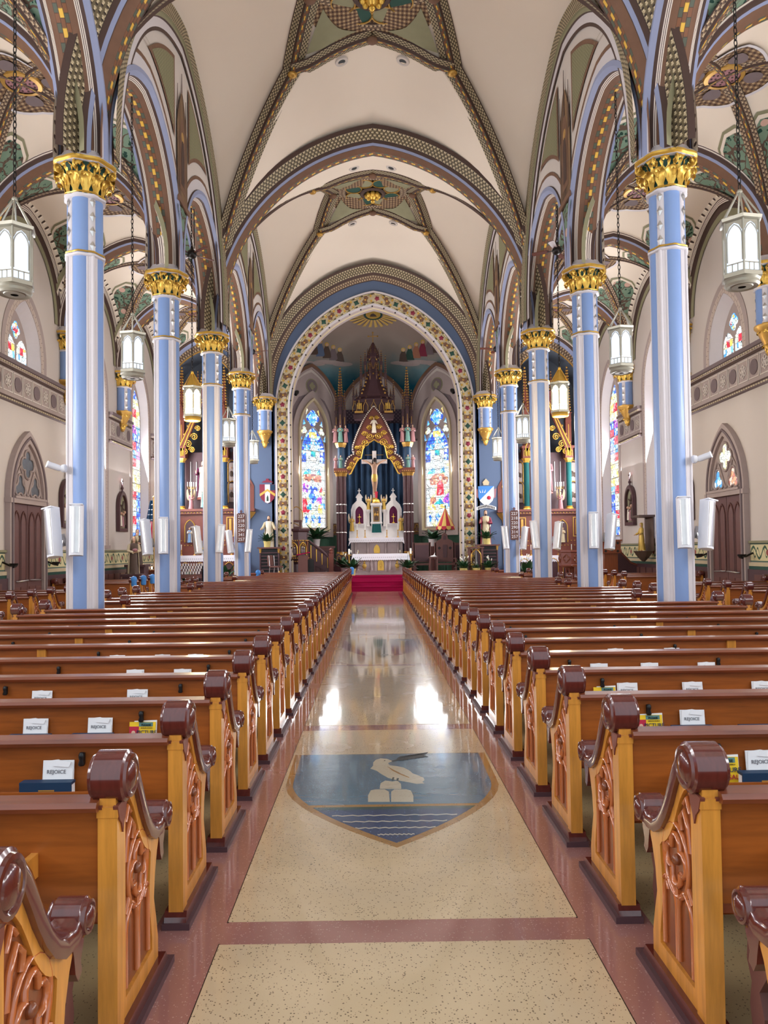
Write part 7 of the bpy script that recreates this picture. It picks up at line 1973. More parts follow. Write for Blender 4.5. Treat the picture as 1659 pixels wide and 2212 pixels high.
    if s < 0:
        figure('seated_statue', 'statue in white tunic and crimson robe enthroned over the left side altar', 'statue', (cx - .05, Y0 + .30, z(1075)), 1.55, 'robe_white', 'purple_velvet', 'hair_dark', .2, 'chest', beard=True, plinth='altar_wood')
        figure('altar_statue', 'pale green and white robed statue before the crimson one on the left altar', 'statue', (cx + .12, Y0 - .13, z(1098)), 1.05, 'robe_green', 'robe_white', 'hair_dark', .1, 'pray', hood=True)
    else:
        figure('seated_statue', 'statue in brown and rose robes enthroned over the right side altar', 'statue', (cx + .0, Y0 + .30, z(1062)), 1.45, 'robe_brown', 'robe_pink', 'hair_dark', -.3, 'hold', beard=True, plinth='altar_wood')
        m = MB('paper'); m.sphere((0, 0, 0), .06, 8, sc=(1, .5, 1)); 
    for q in (-1, 1):
        an = figure('candle_angel', 'angel statue bearing a candelabrum on the %s side altar, %s side' % (side, 'wall' if q * s > 0 else 'chancel'), 'statue', (cx + q * .48, Y0 + .0, z2 + .22), .72, 'robe_pink', None, 'robe_gold', -q * .4, 'hold', 'candle angels', wings='robe_cream')
        m = MB('gold_dark'); m.tube([(0, -.12, .5), (0, -.12, .95)], .014, 6)
        for k in range(5): m.tube([(0, -.12, .88), ((k - 2) * .06, -.12, .84), ((k - 2) * .085, -.12, .95)], .010, 5)
        cd = m.build('candelabrum', an, 60)
        for k in range(5): m = MB('petal'); m.cyl(((k - 2) * .085, -.12, .95), .012, .18, 6); m.build('candle', cd)
    for k in range(6):
        x = (-1.25, -.85, -.3, .3, .85, 1.25)[k]
        c = thing('altar_candlestick', 'brass candlestick with white candle on the %s side altar, %s from the chancel' % (side, ORD[k if s > 0 else 5 - k]), 'candlestick', (cx + x, Y0 - .22, z(1200) + .012), 0, '%s side altar candlesticks' % side)
        m = MB('gold_dark'); m.lathe([(.06, 0), (.05, .03), (.015, .06), (.02, .15), (.012, .2), (.035, .24)], 10); m.build('stick', c, 50)
        m = MB('petal'); m.cyl((0, 0, .24), .016, .22, 8); m.build('candle', c)
    if s < 0:
        f = thing('flower_vase', 'glass vase of yellow flowers on the left side altar', 'vase', (XA(437, Y0) + .1, Y0 - .35, z(1200) + .012)); m = MB('silver'); m.lathe([(.05, 0), (.06, .12), (.04, .18)], 10); m.build('vase', f, 50)
        for k in range(7): m = MB('yellow_petal'); m.sphere((.07 * math.cos(k * 2.4), .07 * math.sin(k * 2.4), .27 + .03 * (k % 3)), .045, 7); m.build('blossom', f, 60)
        m = MB('plant_leaf'); 
        for k in range(6): m.tube([(0, 0, .15), (.08 * math.cos(k), .08 * math.sin(k), .25)], .01, 4)
        m.build('stems', f)
for s in (-1, 1): side_altar(s)
plant('potted lily with terracotta pot before the right side altar', (XA(1136, 30.7), 30.7, .28), .75, 16, 'terracotta', 4, .2, .34, 21)
plant('dark leafy plant in a brown pot before the left side altar', (XA(486, 30.7), 30.7, .28), .75, 16, 'terracotta', 0, .18, .3, 22)
plant('dark leafy plant below the lace cloth of the left side altar', (XA(398, 30.7), 30.7, .28), .6, 14, 'terracotta', 0, .16, .25, 23)
# ---------------------------------------------------------------- pulpit
YP = 33.2
pu = thing('pulpit', 'dark carved wooden pulpit with gilt tracery and stairs', 'pulpit', (XA(636, YP), YP, CF))
zp = lambda py: ZA(py, YP, 636) - CF
R8 = .62
m = MB('altar_dark'); m.lathe([(.42, 0), (.42, .08), (.30, .16), (.27, .5), (.45, .62), (.58, .70)], 8, a0=PI / 8); m.build('stem', pu)
m = MB('altar_dark'); m.lathe([(R8, .70), (R8 + .06, .74), (R8 + .06, .80), (R8 - .02, .84), (R8 - .02, zp(1150)), (R8 + .08, zp(1147)), (R8 + .10, zp(1143)), (R8 - .02, zp(1143)), (R8 - .04, zp(1146))], 8, a0=PI / 8); dr = m.build('drum', pu)
for k in range(8):
    a = -PI / 2 + k * PI / 4; M = RZ(a + PI / 2) @ T(0, -R8 * math.cos(PI / 8) - .0, 0)
    m = MB('gold'); m.tube([(x, -.0, z_) for x, z_ in pointed(.18, .90, 1.20, .24, 6)], .03, 6); pa_ = m.build('panel_arch', dr, 60, M=M)
    m = MB('gold_dark'); m.tube([(x, -.01, z_) for x, z_ in foil(0, 1.36, .09, 4)], .016, 5, closed=True); m.sphere((0, -.02, 1.36), .03, 6); m.build('tracery_foil', pa_, 60)
    m = MB('mauve_dark'); m.sphere((-.06, 0, 1.08), .07, 8, sc=(1, .4, 1.8)); m.sphere((.06, 0, 1.06), .065, 8, sc=(1, .4, 1.8)); m.mat('robe_white'); m.sphere((-.06, -.01, 1.24), .035, 6); m.sphere((.06, -.01, 1.21), .035, 6); m.build('relief_figures', dr, 60, M=M)
    m = MB('gold'); m.box(-.13, -.015, .845, .13, 0, .885); m.build('gilt_plate', dr, M=M)
    m = MB('gold_dark')
    for q in range(5): m.sphere((-.18 + .09 * q, -.02, 1.52), .036, 6); m.sphere((-.18 + .09 * q, -.06, .77), .036, 6); m.sphere((-.16 + .08 * q, .12, .64), .035, 6)
    o = m.build('bead_row', dr, 60, M=M); o['kind'] = 'stuff'
    m = MB('altar_wood'); m.lathe([(.04, .82), (.03, .9), (.03, 1.45), (.045, 1.52)], 8, RZ(a + PI / 8) @ T(R8, 0, 0)); m.build('corner_shaft', dr, 50)
m = MB('chair_wood'); m.box(-.40, -.25, zp(1143), .32, .25, zp(1138)); 
for x in (-.36, .28): m.box(x - .04, -.2, zp(1138), x + .04, .2, zp(1128))
m.box(-.42, -.28, zp(1128), .34, .28, zp(1124)); m.build('bookstand', pu)
m = MB('gold_dark'); m.tube([(-.3, -.22, zp(1136)), (0, -.22, zp(1130)), (.24, -.22, zp(1136))], .02, 6); m.tube([(x + .1, 0, z_) for x, z_ in pointed(.28, zp(1124), zp(1112), .35, 8)], .022, 6); m.build('hoop', pu, 60)
for k in range(5):
    m = MB('altar_dark'); m.box(R8 - .1 + .2 * k, -.05, 0, R8 + .12 + .2 * k, .7, .85 - .17 * k); m.build('stair', pu)
m = MB('altar_dark'); m.tube([(R8, -.08, 1.52), (R8 + .55, -.08, 1.1), (R8 + .95, -.08, .72)], .05, 8); m.build('handrail', pu, 60)
m = MB('altar_dark'); m.prism([(R8 - .05, 1.45), (R8 + .95, .68), (R8 + .95, .1), (R8 - .05, .6)], -.09, -.05); m.build('stair_panel', pu)
for k in range(4): m = MB('gold'); m.tube([(R8 + .1 + .24 * k, -.10, .75 - .14 * k), (R8 + .1 + .24 * k, -.10, 1.32 - .18 * k)], .02, 6); m.build('baluster', pu)
m = MB('altar_wood'); m.box(R8 + .88, -.16, 0, R8 + 1.06, .02, .95); m.lathe([(.06, .95), (.08, 1.0), (.06, 1.06), (.1, 1.12), (.0, 1.2)], 8, T(R8 + .97, -.07, 0)); m.build('newel_post', pu)
le = thing('reading_desk', 'small brown lectern with a red cover beside the pulpit', 'lectern', (XA(657, 32.1), 32.1, CF + .012))
m = MB('chair_wood'); m.box(-.24, -.18, 0, .16, .18, .88); m.build('cabinet', le)
m = MB('carpet_red'); m.prism([(-.30, .88), (.22, .98), (.22, 1.02), (-.30, .92)], -.24, .24); m.build('cover', le)
m = MB('black'); m.box(.16, -.1, .1, .4, .15, .7); m.build('side_box', le)
# banquet chair by the wall
bc = thing('stacking_chair', 'padded brown stacking chair with metal legs before the louvred cabinet', 'chair', (XA(597, 31.2), 31.2, CF), 1.2)
m = MB('chair_wood'); m.box(-.22, -.2, .42, .22, .22, .48); m.build('seat', bc)
m = MB('chair_wood'); m.prism([(-.20, .52), (.20, .52), (.21, .85), (.15, .94), (-.15, .94), (-.21, .85)], .20, .25, RX(-.08)); m.build('backrest', bc)
for x in (-.2, .2):
    m = MB('silver'); m.tube([(x, -.2, 0), (x, -.18, .42)], .014, 6); m.build('leg', bc); m = MB('silver'); m.tube([(x, .26, 0), (x, .2, .42), (x, .24, .9)], .014, 6); m.build('leg', bc)
# louvred cabinets with plants and statues on either side of the chancel arch
for s, px in ((-1, 583), (1, 1053)):
    side = 'left' if s < 0 else 'right'
    yq = 31.85
    lc = thing('louvred_cabinet', 'dark louvred cabinet with corner columns by the chancel arch, %s' % ('beside the pulpit' if s < 0 else 'beside the lily pots'), 'cabinet', (XA(px, yq), yq + .0, CF), 0, 'louvred cabinets')
    zt_ = ZA(1182 if s < 0 else 1176, yq, px) - CF
    m = MB('black'); m.box(-.38, -.12, 0, .38, .22, zt_ - .06); m.build('body', lc)
    m = MB('chair_wood'); m.box(-.50, -.2, zt_ - .06, .50, .24, zt_); m.box(-.42, -.16, 0, .42, .23, .12); m.build('top', lc)
    for k in range(7): m = MB('altar_dark'); m.box(-.34, -.16, .18 + k * (zt_ - .3) / 7, .34, -.12, .22 + k * (zt_ - .3) / 7); m.build('louvre', lc)
    for x in (-.38, .38): shaft_col(lc, x, -.13, .12, zt_ - .06, .035, 'altar_dark', 'gold_dark', 'corner_column')
    plant('lily in gilt pot on the louvred cabinet below the %s statue' % ('white robed' if s < 0 else 'red robed'), (XA(px - 5 if s < 0 else px - 2, yq), yq - .10, CF + zt_), .52, 20, 'pot_gold', 3 if s > 0 else 0, .15, .22, 30 + s)
    zst = ZA(1172, yq + .2, px) if s < 0 else ZA(1160, yq + .2, px)
    if s < 0: figure('saint_statue', 'statue of a bearded man in a pale surplice beside the red coat of arms', 'statue', (XA(581, yq + .15), yq + .14, CF + zt_), ZA(1114, yq, 581) - CF - zt_, 'robe_white', 'robe_cream', 'hair_dark', 0, 'open', 'wall statues', beard=True)
    else: figure('saint_statue', 'statue in white tunic and crimson mantle below the blue coat of arms', 'statue', (XA(1050, yq + .15), yq + .14, CF + zt_), ZA(1102, yq, 1050) - CF - zt_, 'robe_cream', 'robe_red', 'hair_dark', 0, 'chest', 'wall statues', beard=True)
# coats of arms painted on shields
def arms(px, py, s):
    Y = YE - .02; p = at_y(px, py, Y); k = 1 / 1650 * Y
    a = thing('coat_of_arms', 'painted shield with %s' % ('red, white and gold quarters under a red hat' if s < 0 else 'blue and white halves under a bishop mitre'), 'coat of arms', (p.x, Y, p.z), 0, 'coats of arms')
    w, h = 17 * k, 22 * k
    sh = [(-w, h * .9), (w, h * .9), (w, -h * .1), (w * .8, -h * .55), (w * .4, -h * .85), (0, -h), (-w * .4, -h * .85), (-w * .8, -h * .55), (-w, -h * .1)]
    if s < 0:
        m = MB('robe_red'); m.prism(sh, -.03, 0); m.build('shield', a)
        m = MB('paper'); m.prism([(-w * .32, h * .88), (w * .32, h * .88), (w * .32, -h * .85), (0, -h * .97), (-w * .32, -h * .85)], -.036, -.03); m.build('pale', a)
        m = MB('robe_gold'); m.prism([(-w, -h * .05), (0, h * .45), (w, -h * .05), (w * .95, -h * .3), (0, h * .22), (-w * .95, -h * .3)], -.042, -.036); m.build('chevron', a)
        m = MB('navy_book'); m.prism([(w * .36, h * .88), (w * .98, h * .88), (w * .98, h * .3), (w * .36, h * .3)], -.036, -.03); m.build('quarter', a)
        m = MB('leaf_green'); m.prism([(-w * .12, -h * .75), (w * .12, -h * .75), (w * .1, -h * .4), (0, -h * .15), (-w * .1, -h * .4)], -.05, -.042); m.build('charge', a)
        m = MB('robe_red'); m.prism([(-w * .75, h * 1.08), (w * .75, h * 1.08), (w * .5, h * 1.22), (w * .2, h * 1.28), (w * .16, h * 1.46), (-w * .16, h * 1.46), (-w * .2, h * 1.28), (-w * .5, h * 1.22)], -.03, 0); m.build('hat', a)
    else:
        m = MB('paper'); m.prism(sh, -.03, 0); m.build('shield', a)
        m = MB('blue_cover'); m.prism([(-w, h * .9), (w, h * .9), (-w * .85, -h * .5), (-w, -h * .1)], -.036, -.03); m.build('blue_half', a)
        m = MB('paper')
        for q in (-.5, 0, .5): m.prism([(-.02 + -w * .45 + q * .16, h * .25), (.02 - w * .45 + q * .16, h * .25), (-w * .45 + q * .28, h * .6)], -.042, -.036)
        m.build('fleur_de_lis', a)
        m = MB('red_silk'); m.sphere((w * .35, -.04, -h * .25), w * .26, 8, sc=(1, .2, 1)); m.build('heart', a, 60)
        m = MB('robe_cream'); m.prism([(-w * .32, h * 1.0), (w * .32, h * 1.0), (w * .42, h * 1.3), (0, h * 1.65), (-w * .42, h * 1.3)], -.03, 0); m.build('mitre', a)
        for q in (-1, 1): m = MB('robe_pink'); m.prism([(q * w * 1.05, h * .6), (q * w * 1.35, h * .7), (q * w * 1.2, -h * .2), (q * w * 1.0, -h * .3)][::q], -.015, 0); m.build('mantling', a)
        m = MB('paper'); m.grid(lambda u, v_: (lerp(-w * 1.25, w * 1.25, u), -.03, -h * 1.32 + .24 * h * math.sin(PI * u) + lerp(-.08, .08, v_) * h * 2), 14, 1); sc_ = m.build('scroll', a)
        m = MB('black')
        for q in range(12): u = (q + 1) / 13.0; m.box(lerp(-w * 1.2, w * 1.2, u) - .02, -.036, -h * 1.32 + .24 * h * math.sin(PI * u) - .05, lerp(-w * 1.2, w * 1.2, u) + .015, -.032, -h * 1.32 + .24 * h * math.sin(PI * u) + .05)
        o = m.build('motto_strokes', a); o['kind'] = 'stuff'
arms(578, 1066, -1); arms(1050, 1070, 1)
# ---------------------------------------------------------------- chairs, table, umbrella on the right of the sanctuary
def throne(label, px, Y, w, carved):
    c = thing('sanctuary_chair', label, 'chair', (XA(px, Y), Y, CF + .012), 0, 'sanctuary chairs')
    zt_ = ZA(1172, Y, px) - CF
    for x in (-w, w):
        for y in (-.3, .3): m = MB('chair_wood'); m.box(x - .04, y - .04, 0, x + .04, y + .04, .62 if y < 0 else zt_); m.build('leg', c)
        m = MB('chair_wood'); m.box(x - .05, -.36, .62, x + .05, .3, .68); m.build('armrest', c)
    m = MB('chair_wood'); m.box(-w, -.34, .38, w, .32, .46); m.build('seat', c)
    m = MB('chair_wood'); m.box(-w, .26, .5, w, .34, zt_ - .02); bk = m.build('backrest', c)
    if carved:
        m = MB('altar_dark'); m.box(-.08, .23, .7, .08, .26, zt_ - .1); m.build('carved_strip', bk)
        for x in (-.24, .24): m = MB('black'); m.prism(foil(x, zt_ - .25, .06, 4), .245, .26); m.build('quatrefoil', bk)
        m = MB('chair_wood'); m.prism([(-w, zt_ - .02), (w, zt_ - .02), (w * .75, zt_ + .08), (w * .35, zt_ + .16), (w * .28, zt_ + .34), (0, zt_ + .44), (-w * .28, zt_ + .34), (-w * .35, zt_ + .16), (-w * .75, zt_ + .08)], .26, .33); cs = m.build('crest', bk)
        m = MB('altar_dark'); m.prism(pointed(.07, zt_ + .12, zt_ + .22, .1, 5), .25, .262); m.build('crest_niche', cs)
    else:
        m = MB('altar_dark'); m.box(-w + .06, .24, .55, w - .06, .26, zt_ - .12); m.build('pad', bk)
    return c
throne('plain high-backed wooden chair beside the canopy pier', 912, 33.3, .36, False)
throne('carved presider chair with arched crest', 962, 33.3, .42, True)
throne('low dark wooden chair behind the carved presider chair', 992, 34.9, .28, False)
st = thing('side_table', 'small square wooden table between the two sanctuary chairs', 'table', (XA(936, 32.6), 32.6, CF + .012))
m = MB('chair_wood'); m.box(-.20, -.2, .70, .20, .2, .74); m.build('table_top', st)
for x in (-.15, .15):
    for y in (-.15, .15): m = MB('chair_wood'); m.box(x - .025, y - .025, 0, x + .025, y + .025, .70); m.build('leg', st)
m = MB('paper'); m.lathe([(.10, 0), (.12, .02), (.05, .06)], 10, SC(1.3, .8, 1)); m.prism([(-.05, .04), (.09, .05), (.06, .10), (.07, .2), (.02, .1)], -.02, .02); m.build('glass_dish', M=T(XA(936, 32.6), 32.6, CF + .752), smooth=50, label='small glass bowl with cloth on the side table', cat='bowl')
um = thing('ceremonial_umbrella', 'half-closed red and yellow striped silk ceremonial umbrella on a pole', 'umbrella', (XA(963, 34.4), 34.4, CF))
z0u, z1u = ZA(1137, 34.4, 961) - CF, ZA(1098, 34.4, 961) - CF
m = MB('iron'); m.cyl((0, 0, 0), .018, z1u + .12, 8); m.lathe([(.16, 0), (.14, .04), (.03, .08)], 12); m.sphere((0, 0, z1u + .12), .03, 8); m.build('pole', um)
for k in range(12):
    a0, a1 = 2 * PI * k / 12, 2 * PI * (k + 1) / 12; mt = 'red_silk' if k % 2 else 'yellow_silk'; mt2 = 'yellow_silk' if k % 2 else 'red_silk'
    m = MB(mt); m.grid(lambda u, w: ((.03 + .38 * u ** 1.1) * math.cos(lerp(a0, a1, w)), (.03 + .38 * u ** 1.1) * math.sin(lerp(a0, a1, w)), lerp(z1u, z0u, u)), 6, 4); g_ = m.build('silk_gore', um, 60)
    m = MB(mt2); m.grid(lambda u, w: ((.41 + .02 * u) * math.cos(lerp(a0, a1, w)), (.41 + .02 * u) * math.sin(lerp(a0, a1, w)), z0u - u * (.10 + .07 * math.sin(PI * w))), 2, 5); m.build('valance', g_, 60)
# dark console behind, lectern frame and wall sconce
cn = thing('low_console', 'plain dark wooden console below the apse window behind the pulpit', 'cabinet', (XA(696, 35.6), 35.6, CF))
m = MB('chair_wood'); m.box(-.62, -.2, 0, .55, .25, ZA(1182, 35.6, 696) - CF); m.box(-.66, -.24, ZA(1184, 35.6, 696) - CF, .6, .28, ZA(1180, 35.6, 696) - CF); m.build('body', cn)
m = MB('altar_dark'); m.box(-.55, -.215, .1, .48, -.2, ZA(1190, 35.6, 696) - CF); m.build('front_panel', cn)
plant('tall plant with silvery leaves on the console below the left apse window', (XA(684, 35.5), 35.5, ZA(1180, 35.6, 696)), .85, 18, 'pot_white', 0, .17, .3, 41)
fs = thing('plant_stand', 'dark wooden stand behind the carved chair', 'stand', (XA(935, 35.2), 35.2, CF)); m = MB('chair_wood'); m.box(-.2, -.2, 0, .2, .2, ZA(1181, 35.2, 935) - CF); m.box(-.24, -.24, ZA(1183, 35.2, 935) - CF, .24, .24, ZA(1180, 35.2, 935) - CF); m.build('body', fs)
plant('dense dark fern in a white pot below the right apse window', (XA(935, 35.2), 35.2, ZA(1180, 35.2, 935)), .62, 26, 'pot_white', 0, .2, .3, 42)
gl = thing('prayer_stand', 'dark wooden stand with pointed arch among the lily pots', 'stand', (XA(1027, 31.4), 31.4, CF))
m = MB('chair_wood'); m.box(-.33, -.2, ZA(1185, 31.4) - CF - .04, .33, .2, ZA(1185, 31.4) - CF + .02)
for x in (-.26, .26): m.box(x - .04, -.15, 0, x + .04, .15, ZA(1187, 31.4) - CF)
m.build('frame', gl)
m = MB('gold_dark'); m.tube([(x, -.16, z_) for x, z_ in pointed(.2, .1, .75, .3, 6)], .025, 6); m.build('arch', gl, 60)
sc_ = thing('wall_sconce', 'gilt candle sconce on the chancel wall beside the arch', 'sconce', (XA(999, 34.0), 34.0, ZA(1150, 34.0, 999)))
m = MB('gold'); m.lathe([(.02, -.12), (.05, -.05), (.02, 0), (.06, .05), (.02, .09)], 10); m.tube([(0, 0, 0), (.4, 0, -.02)], .014, 5); m.build('holder', sc_, 50); m = MB('petal'); m.cyl((0, 0, .08), .02, .3, 8); m.build('candle', sc_)
# plants round the altar
for k, (px, py, Y, h_, n_, pot, fl_, lab) in enumerate(((760, 1243, 32.15, .62, 18, 'pot_gold', 0, 'lily in a tan pot before the left end of the marble altar'), (880, 1243, 32.15, .62, 18, 'terracotta', 1, 'lily in a terracotta pot before the right end of the marble altar'),
        (772, 1196, 35.2, .75, 20, 'pot_white', 3, 'flowering lily behind the left end of the marble altar'), (862, 1196, 35.2, .75, 20, 'pot_white', 1, 'lily behind the right end of the marble altar'), (743, 1200, 34.2, .7, 18, 'pot_white', 2, 'leafy lily beside the left canopy pier'),
        (1001, 1243, 31.1, .50, 20, 'pot_gold', 4, 'flowering lily in foil pot beside the prayer stand'), (1055, 1243, 31.1, .50, 20, 'pot_gold', 5, 'flowering lily in foil pot below the right louvred cabinet'), (1028, 1243, 31.06, .30, 12, 'pot_gold', 2, 'small lily between the two foil pots'))):
    plant(lab, (XA(px, Y), Y, CF + .012), h_, n_, pot, fl_, .16, .26, 50 + k, 'potted lilies')
# candle stands flanking the altar
for s, px in ((-1, 754), (1, 887)):
    c = thing('candle_stand', 'brass candle stand with thick white candle at the %s end of the marble altar' % ('left' if s < 0 else 'right'), 'candlestick', (XA(px, 32.75), 32.75, CF + .02), 0, 'altar candle stands')
    m = MB('gold_dark'); m.lathe([(.15, 0), (.14, .03), (.04, .07), (.03, .3), (.06, .4), (.03, .5), (.03, .8), (.09, .86), (.10, .88)], 12); m.build('stand', c, 50); m = MB('petal'); m.cyl((0, 0, .88), .04, .24, 10); m.build('candle', c)
for k, (px, py) in enumerate(((772, 1130), (789, 1130), (836, 1130), (860, 1130))):
    c = thing('altar_candlestick', 'tall brass candlestick on the high altar mensa, %s from the pulpit side' % ORD[k], 'candlestick', (XA(px, YH - .1), YH - .12, CF + zm + .013), 0, 'high altar candlesticks')
    m = MB('gold_dark'); m.lathe([(.07, 0), (.06, .03), (.02, .06), (.025, .2), (.015, .3), (.04, .36)], 10); m.build('stick', c, 50); m = MB('petal'); m.cyl((0, 0, .36), .02, .28, 8); m.build('candle', c)
# ---------------------------------------------------------------- left aisle: votive rack, statues, flag
YV = 29.2
vr = thing('votive_rack', 'stepped metal rack of votive candles before the left side altar', 'candle rack', (XA(358, YV), YV, 0))
m = MB('iron'); xw = 1.38
for k in range(4): m.box(-xw, -.3 + .18 * k, .82 + .10 * k, xw, -.12 + .18 * k, .85 + .10 * k)
for x in (-xw + .05, 0, xw - .05): m.box(x - .03, -.28, 0, x + .03, -.22, .82); m.box(x - .03, .34, 0, x + .03, .40, 1.15)
m.build('frame', vr)
m = MB('chair_wood'); m.box(-xw - .05, -.34, .70, xw + .05, -.30, .84); m.build('front_board', vr)
cupw = MB('pot_white'); cupw.lathe([(.028, 0), (.036, .10), (.033, .10), (.026, .01)], 8); cupw = cupw.mesh('glass_cup', 50)
cupl = MB('candle_glow'); cupl.lathe([(.028, 0), (.036, .10), (.033, .10), (.026, .01)], 8); cupl = cupl.mesh('glass_cup', 50)
random.seed(9)
for k in range(4):
    for j in range(26):
        lit = random.random() < .14 and j < 14
        link('votive_candle', cupl if lit else cupw, None, T(vr.location.x - xw + .07 + j * (2 * xw - .14) / 25, YV - .21 + .18 * k, .852 + .10 * k), label='%s votive candle cup on the %s step of the candle rack' % ('lit glowing' if lit else 'unlit white', ORD[k]), cat='candle', group='%s votive candles, %s step' % ('lit' if lit else 'unlit', ORD[k]))
def on_stand(px, Y, h_): return XA(px, Y)
for px, Y, hh, zb_, lab, robe, cloak, hood, pose in ((297, 26.6, 1.22, 1.28, 'dark statue of a monk holding a child beside the left tall window', 'robe_brown', None, False, 'hold'), (289, 25.6, 1.25, .98, 'statue of a nun in dark habit and cream mantle before the monk statue', 'robe_brown', 'robe_cream', True, 'hold')):
    sd = thing('statue_pedestal', 'dark wooden pedestal under the %s' % ('monk statue' if not hood else 'nun statue'), 'pedestal', (XA(px, Y), Y, 0)); m = MB('altar_dark'); m.box(-.3, -.26, 0, .3, .26, zb_ - .08); m.box(-.36, -.32, zb_ - .08, .36, .32, zb_); m.build('block', sd)
    f_ = figure('saint_statue', lab, 'statue', (XA(px, Y), Y, zb_), hh, robe, cloak, 'hair_dark', .5, pose, 'aisle statues', hood=hood)
    if not hood: m = MB('robe_cream'); m.lathe([(.05, 0), (.07, .1), (.05, .2)], 8, T(-.06, -.2, .80)); m.mat('skin'); m.sphere((-.06, -.2, 1.04), .05, 8); m.build('child_figure', f_, 60)
    else: m = MB('robe_pink'); m.sphere((0, -.22, .80), .07, 8, sc=(1.3, .6, .8)); m.build('bouquet', f_, 60)
fg = thing('flag', 'furled national flag with blue starred canton on a pole beside the statues', 'flag', (XA(333, 28.0), 28.0, 0))
m = MB('gold_dark'); m.cyl((0, 0, 0), .02, 3.7, 8); m.sphere((0, 0, 3.72), .05, 8); m.lathe([(.18, 0), (.16, .05), (.03, .1)], 12); m.build('pole', fg)
zf = lambda v: lerp(2.2, 3.6, v)
for k in range(6):
    m = MB('red_silk' if k % 2 == 0 else 'paper'); m.grid(lambda u, w, k=k: (-.06 - .05 * (k + u) * (1.6 - w), -.03 * math.sin((k + u) * 2.2), zf(lerp(0, .46 if k < 9 else 1, w))), 2, 5); m.build('stripe', fg, 60)
m = MB('navy_book'); m.grid(lambda u, w: (-.04 - .22 * u * (1.2 - w * .7), -.03 * math.sin(u * 12), zf(lerp(.45, 1, w))), 10, 5); ca = m.build('canton', fg, 60)
m = MB('paper')
for k in range(14): u = (k % 4) / 4 + .1; w = .08 + (k // 4) * .24; m.sphere((-.04 - .22 * u * (1.2 - w * .7), -.03 * math.sin(u * 12) - .012, zf(lerp(.45, 1, w))), .018, 5, sc=(1, .3, 1))
o = m.build('stars', ca); o['kind'] = 'stuff'
# low dark screens along the walls
for s in (-1, 1):
    side = 'left' if s < 0 else 'right'
    m = MB('chair_wood'); m.box(-.9, -.03, 0, .9, .03, 1.0); m.mat('oak_rail'); m.box(-.95, -.05, 1.0, .95, .05, 1.06); 
    for x in (-.6, 0, .6): m.box(x - .24, -.045, .15, x + .24, -.03, .88)
    m.build('front_screen', M=T(s * 8.0, 27.55, 0), label='low panelled wooden screen before the first bench of the %s side aisle' % side, cat='screen', group='low screens')
# ---------------------------------------------------------------- right aisle: font, ambo, niche statue
YF = 28.6
ft = thing('baptismal_font', 'carved octagonal wooden baptismal font with quatrefoil panels', 'font', (XA(1238, YF), YF, 0))
zf_ = ZA(1196, YF, 1238) + .12
m = MB('altar_wood'); m.lathe([(.42, 0), (.42, .1), (.3, .2), (.16, .35), (.15, .75), (.26, .9), (.5, .98)], 8, a0=PI / 8); m.build('stem', ft)
m = MB('altar_wood'); m.lathe([(.52, .98), (.56, 1.02), (.54, 1.06), (.54, zf_ - .08), (.58, zf_ - .05), (.58, zf_), (.48, zf_)], 8, a0=PI / 8); bw = m.build('bowl', ft)
for k in range(8):
    M = RZ(k * PI / 4) @ T(0, -.51, 0); m = MB('oak_rail'); m.tube([(x, 0, z_) for x, z_ in foil(0, 1.06 + (zf_ - 1.14) / 2, .13, 4)], .02, 5, closed=True); m.build('quatrefoil', bw, 60, M=M)
    m = MB('altar_wood'); m.lathe([(.035, .25), (.03, .3), (.03, .85), (.045, .92)], 8, RZ(k * PI / 4) @ T(.27, 0, 0)); m.build('colonnette', ft, 50)
am = thing('poor_box', 'wooden box with quatrefoil cross fronts on a square post', 'box', (XA(1316, 25.6), 25.6, 0))
zt_ = ZA(1166, 25.6, 1316)
m = MB('oak_rail'); m.box(-.30, -.28, zt_ - .75 * .6, .30, .28, zt_ - .05); m.box(-.34, -.32, zt_ - .05, .34, .32, zt_); bxx = m.build('box', am)
m = MB('oak_recess'); m.box(-.22, -.2, 0, .22, .2, zt_ - .45); m.build('post', am)
m = MB('black'); m.prism(foil(0, zt_ - .25, .12, 4), -.292, -.28); m.build('cross_opening', bxx)
for x in (-.2, .2):
    for dz in (-.12, -.38): m = MB('black'); m.prism(foil(x, zt_ + dz, .04, 4), -.29, -.28); m.build('small_opening', bxx)
cf = thing('confession_screen', 'dark sloping wooden stair rail beside the wooden box', 'rail', (XA(1342, 26.8), 26.8, 0)); m = MB('altar_dark'); m.prism([(-.5, 0), (.55, 0), (.55, 1.0), (.3, 1.1), (-.3, 1.75), (-.5, 1.75)], -.04, .04); m.build('panel', cf); m = MB('altar_wood'); m.tube([(-.5, 0, 1.78), (-.3, 0, 1.78), (.3, 0, 1.13), (.55, 0, 1.03)], .05, 6); m.build('handrail', cf)
pn = at_x(1390, 1165, WX - .35); ns = thing('wall_niche', 'dark wooden wall niche and bracket holding a crowned child statue', 'niche', (WX - .1, pn.y, 0), PI / 2 * -1)
zn0, zn1 = at_x(1390, 1190, WX - .3).z, at_x(1390, 1118, WX - .3).z
m = MB('robe_brown'); m.box(-.38, -.06, zn0, .38, -.02, zn1); m.box(-.42, -.52, zn1, .42, 0, zn1 + .07); m.lathe([(.05, zn0 - .35), (.2, zn0 - .2), (.34, zn0)], 8, T(0, -.26, 0)); m.build('case', ns)
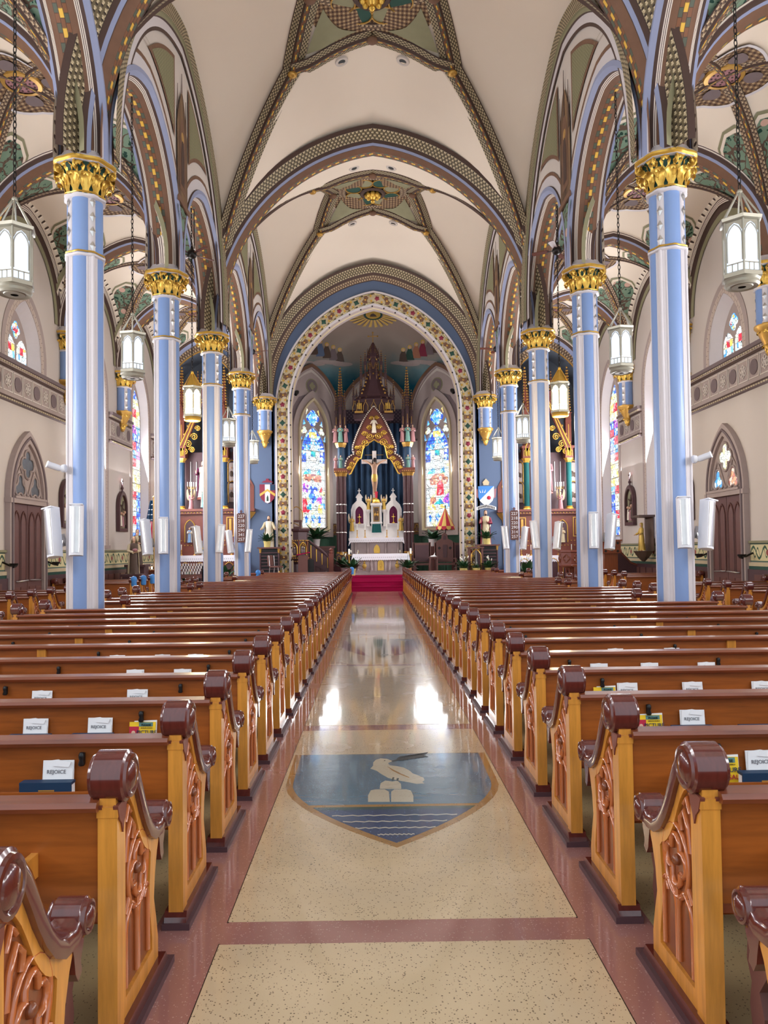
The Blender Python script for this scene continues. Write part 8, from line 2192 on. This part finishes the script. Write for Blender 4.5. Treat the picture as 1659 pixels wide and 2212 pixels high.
figure('child_statue', 'crowned child statue in gold robe inside the wall niche', 'statue', (WX - .42, pn.y, zn0 + .02), (zn1 - zn0) * .82, 'robe_gold', None, 'robe_gold', -PI / 2 * 1, 'open', None, halo=True)
# stations of the cross
def station(s, y, lab):
    M = wall_local(s, y) @ T(0, -.02, 0)
    o = thing('station_plaque', lab, 'plaque', (0, 0, 0), 0, 'stations of the cross'); o.matrix_basis = M
    b_, t_ = 2.45, 3.35
    m = MB('altar_dark'); m.ring(pointed(.46, b_, t_, .55, 10), pointed(.36, b_ + .12, t_, .42, 10), -.12, 0); m.build('frame', o)
    m = MB('altar_dark'); m.tube([(0, -.06, t_ + .5), (0, -.06, t_ + .85)], .035, 6); m.sphere((0, -.06, t_ + .66), .06, 8); m.prism([(-.025, t_ + .8), (.025, t_ + .8), (.025, t_ + .88), (.08, t_ + .88), (.08, t_ + .93), (.025, t_ + .93), (.025, t_ + 1.0), (-.025, t_ + 1.0), (-.025, t_ + .93), (-.08, t_ + .93), (-.08, t_ + .88), (-.025, t_ + .88)], -.08, -.04); m.build('finial', o, 50)
    m = MB('olive'); m.prism(pointed(.37, b_ + .1, t_, .44, 10), -.03, -.01); m.build('ground', o)
    m = MB('robe_brown'); m.tube([(-.2, -.06, t_ - .55), (.15, -.06, t_ + .2)], .03, 4); m.tube([(-.15, -.06, t_ + .05), (.2, -.06, t_ - .12)], .03, 4); m.build('carved_cross', o)
    for x, z_, c_ in ((-.18, 2.65, 'robe_white'), (.03, 2.62, 'robe_pink'), (.2, 2.7, 'robe_brown')):
        m = MB(c_); m.lathe([(.10, 0), (.09, .2), (.06, .38)], 8, T(x, -.06, z_) @ SC(1, .6, 1)); m.mat('skin'); m.sphere((x, -.08, z_ + .45), .055, 8); m.build('relief_figure', o, 60)
for s in (-1, 1):
    side = 'left' if s < 0 else 'right'
    station(s, CY[5] + .1, 'pointed dark framed relief plaque on the %s wall between door and first tall window' % side); station(s, CY[6] + .05, 'pointed dark framed relief plaque on the %s wall between the two tall windows' % side)
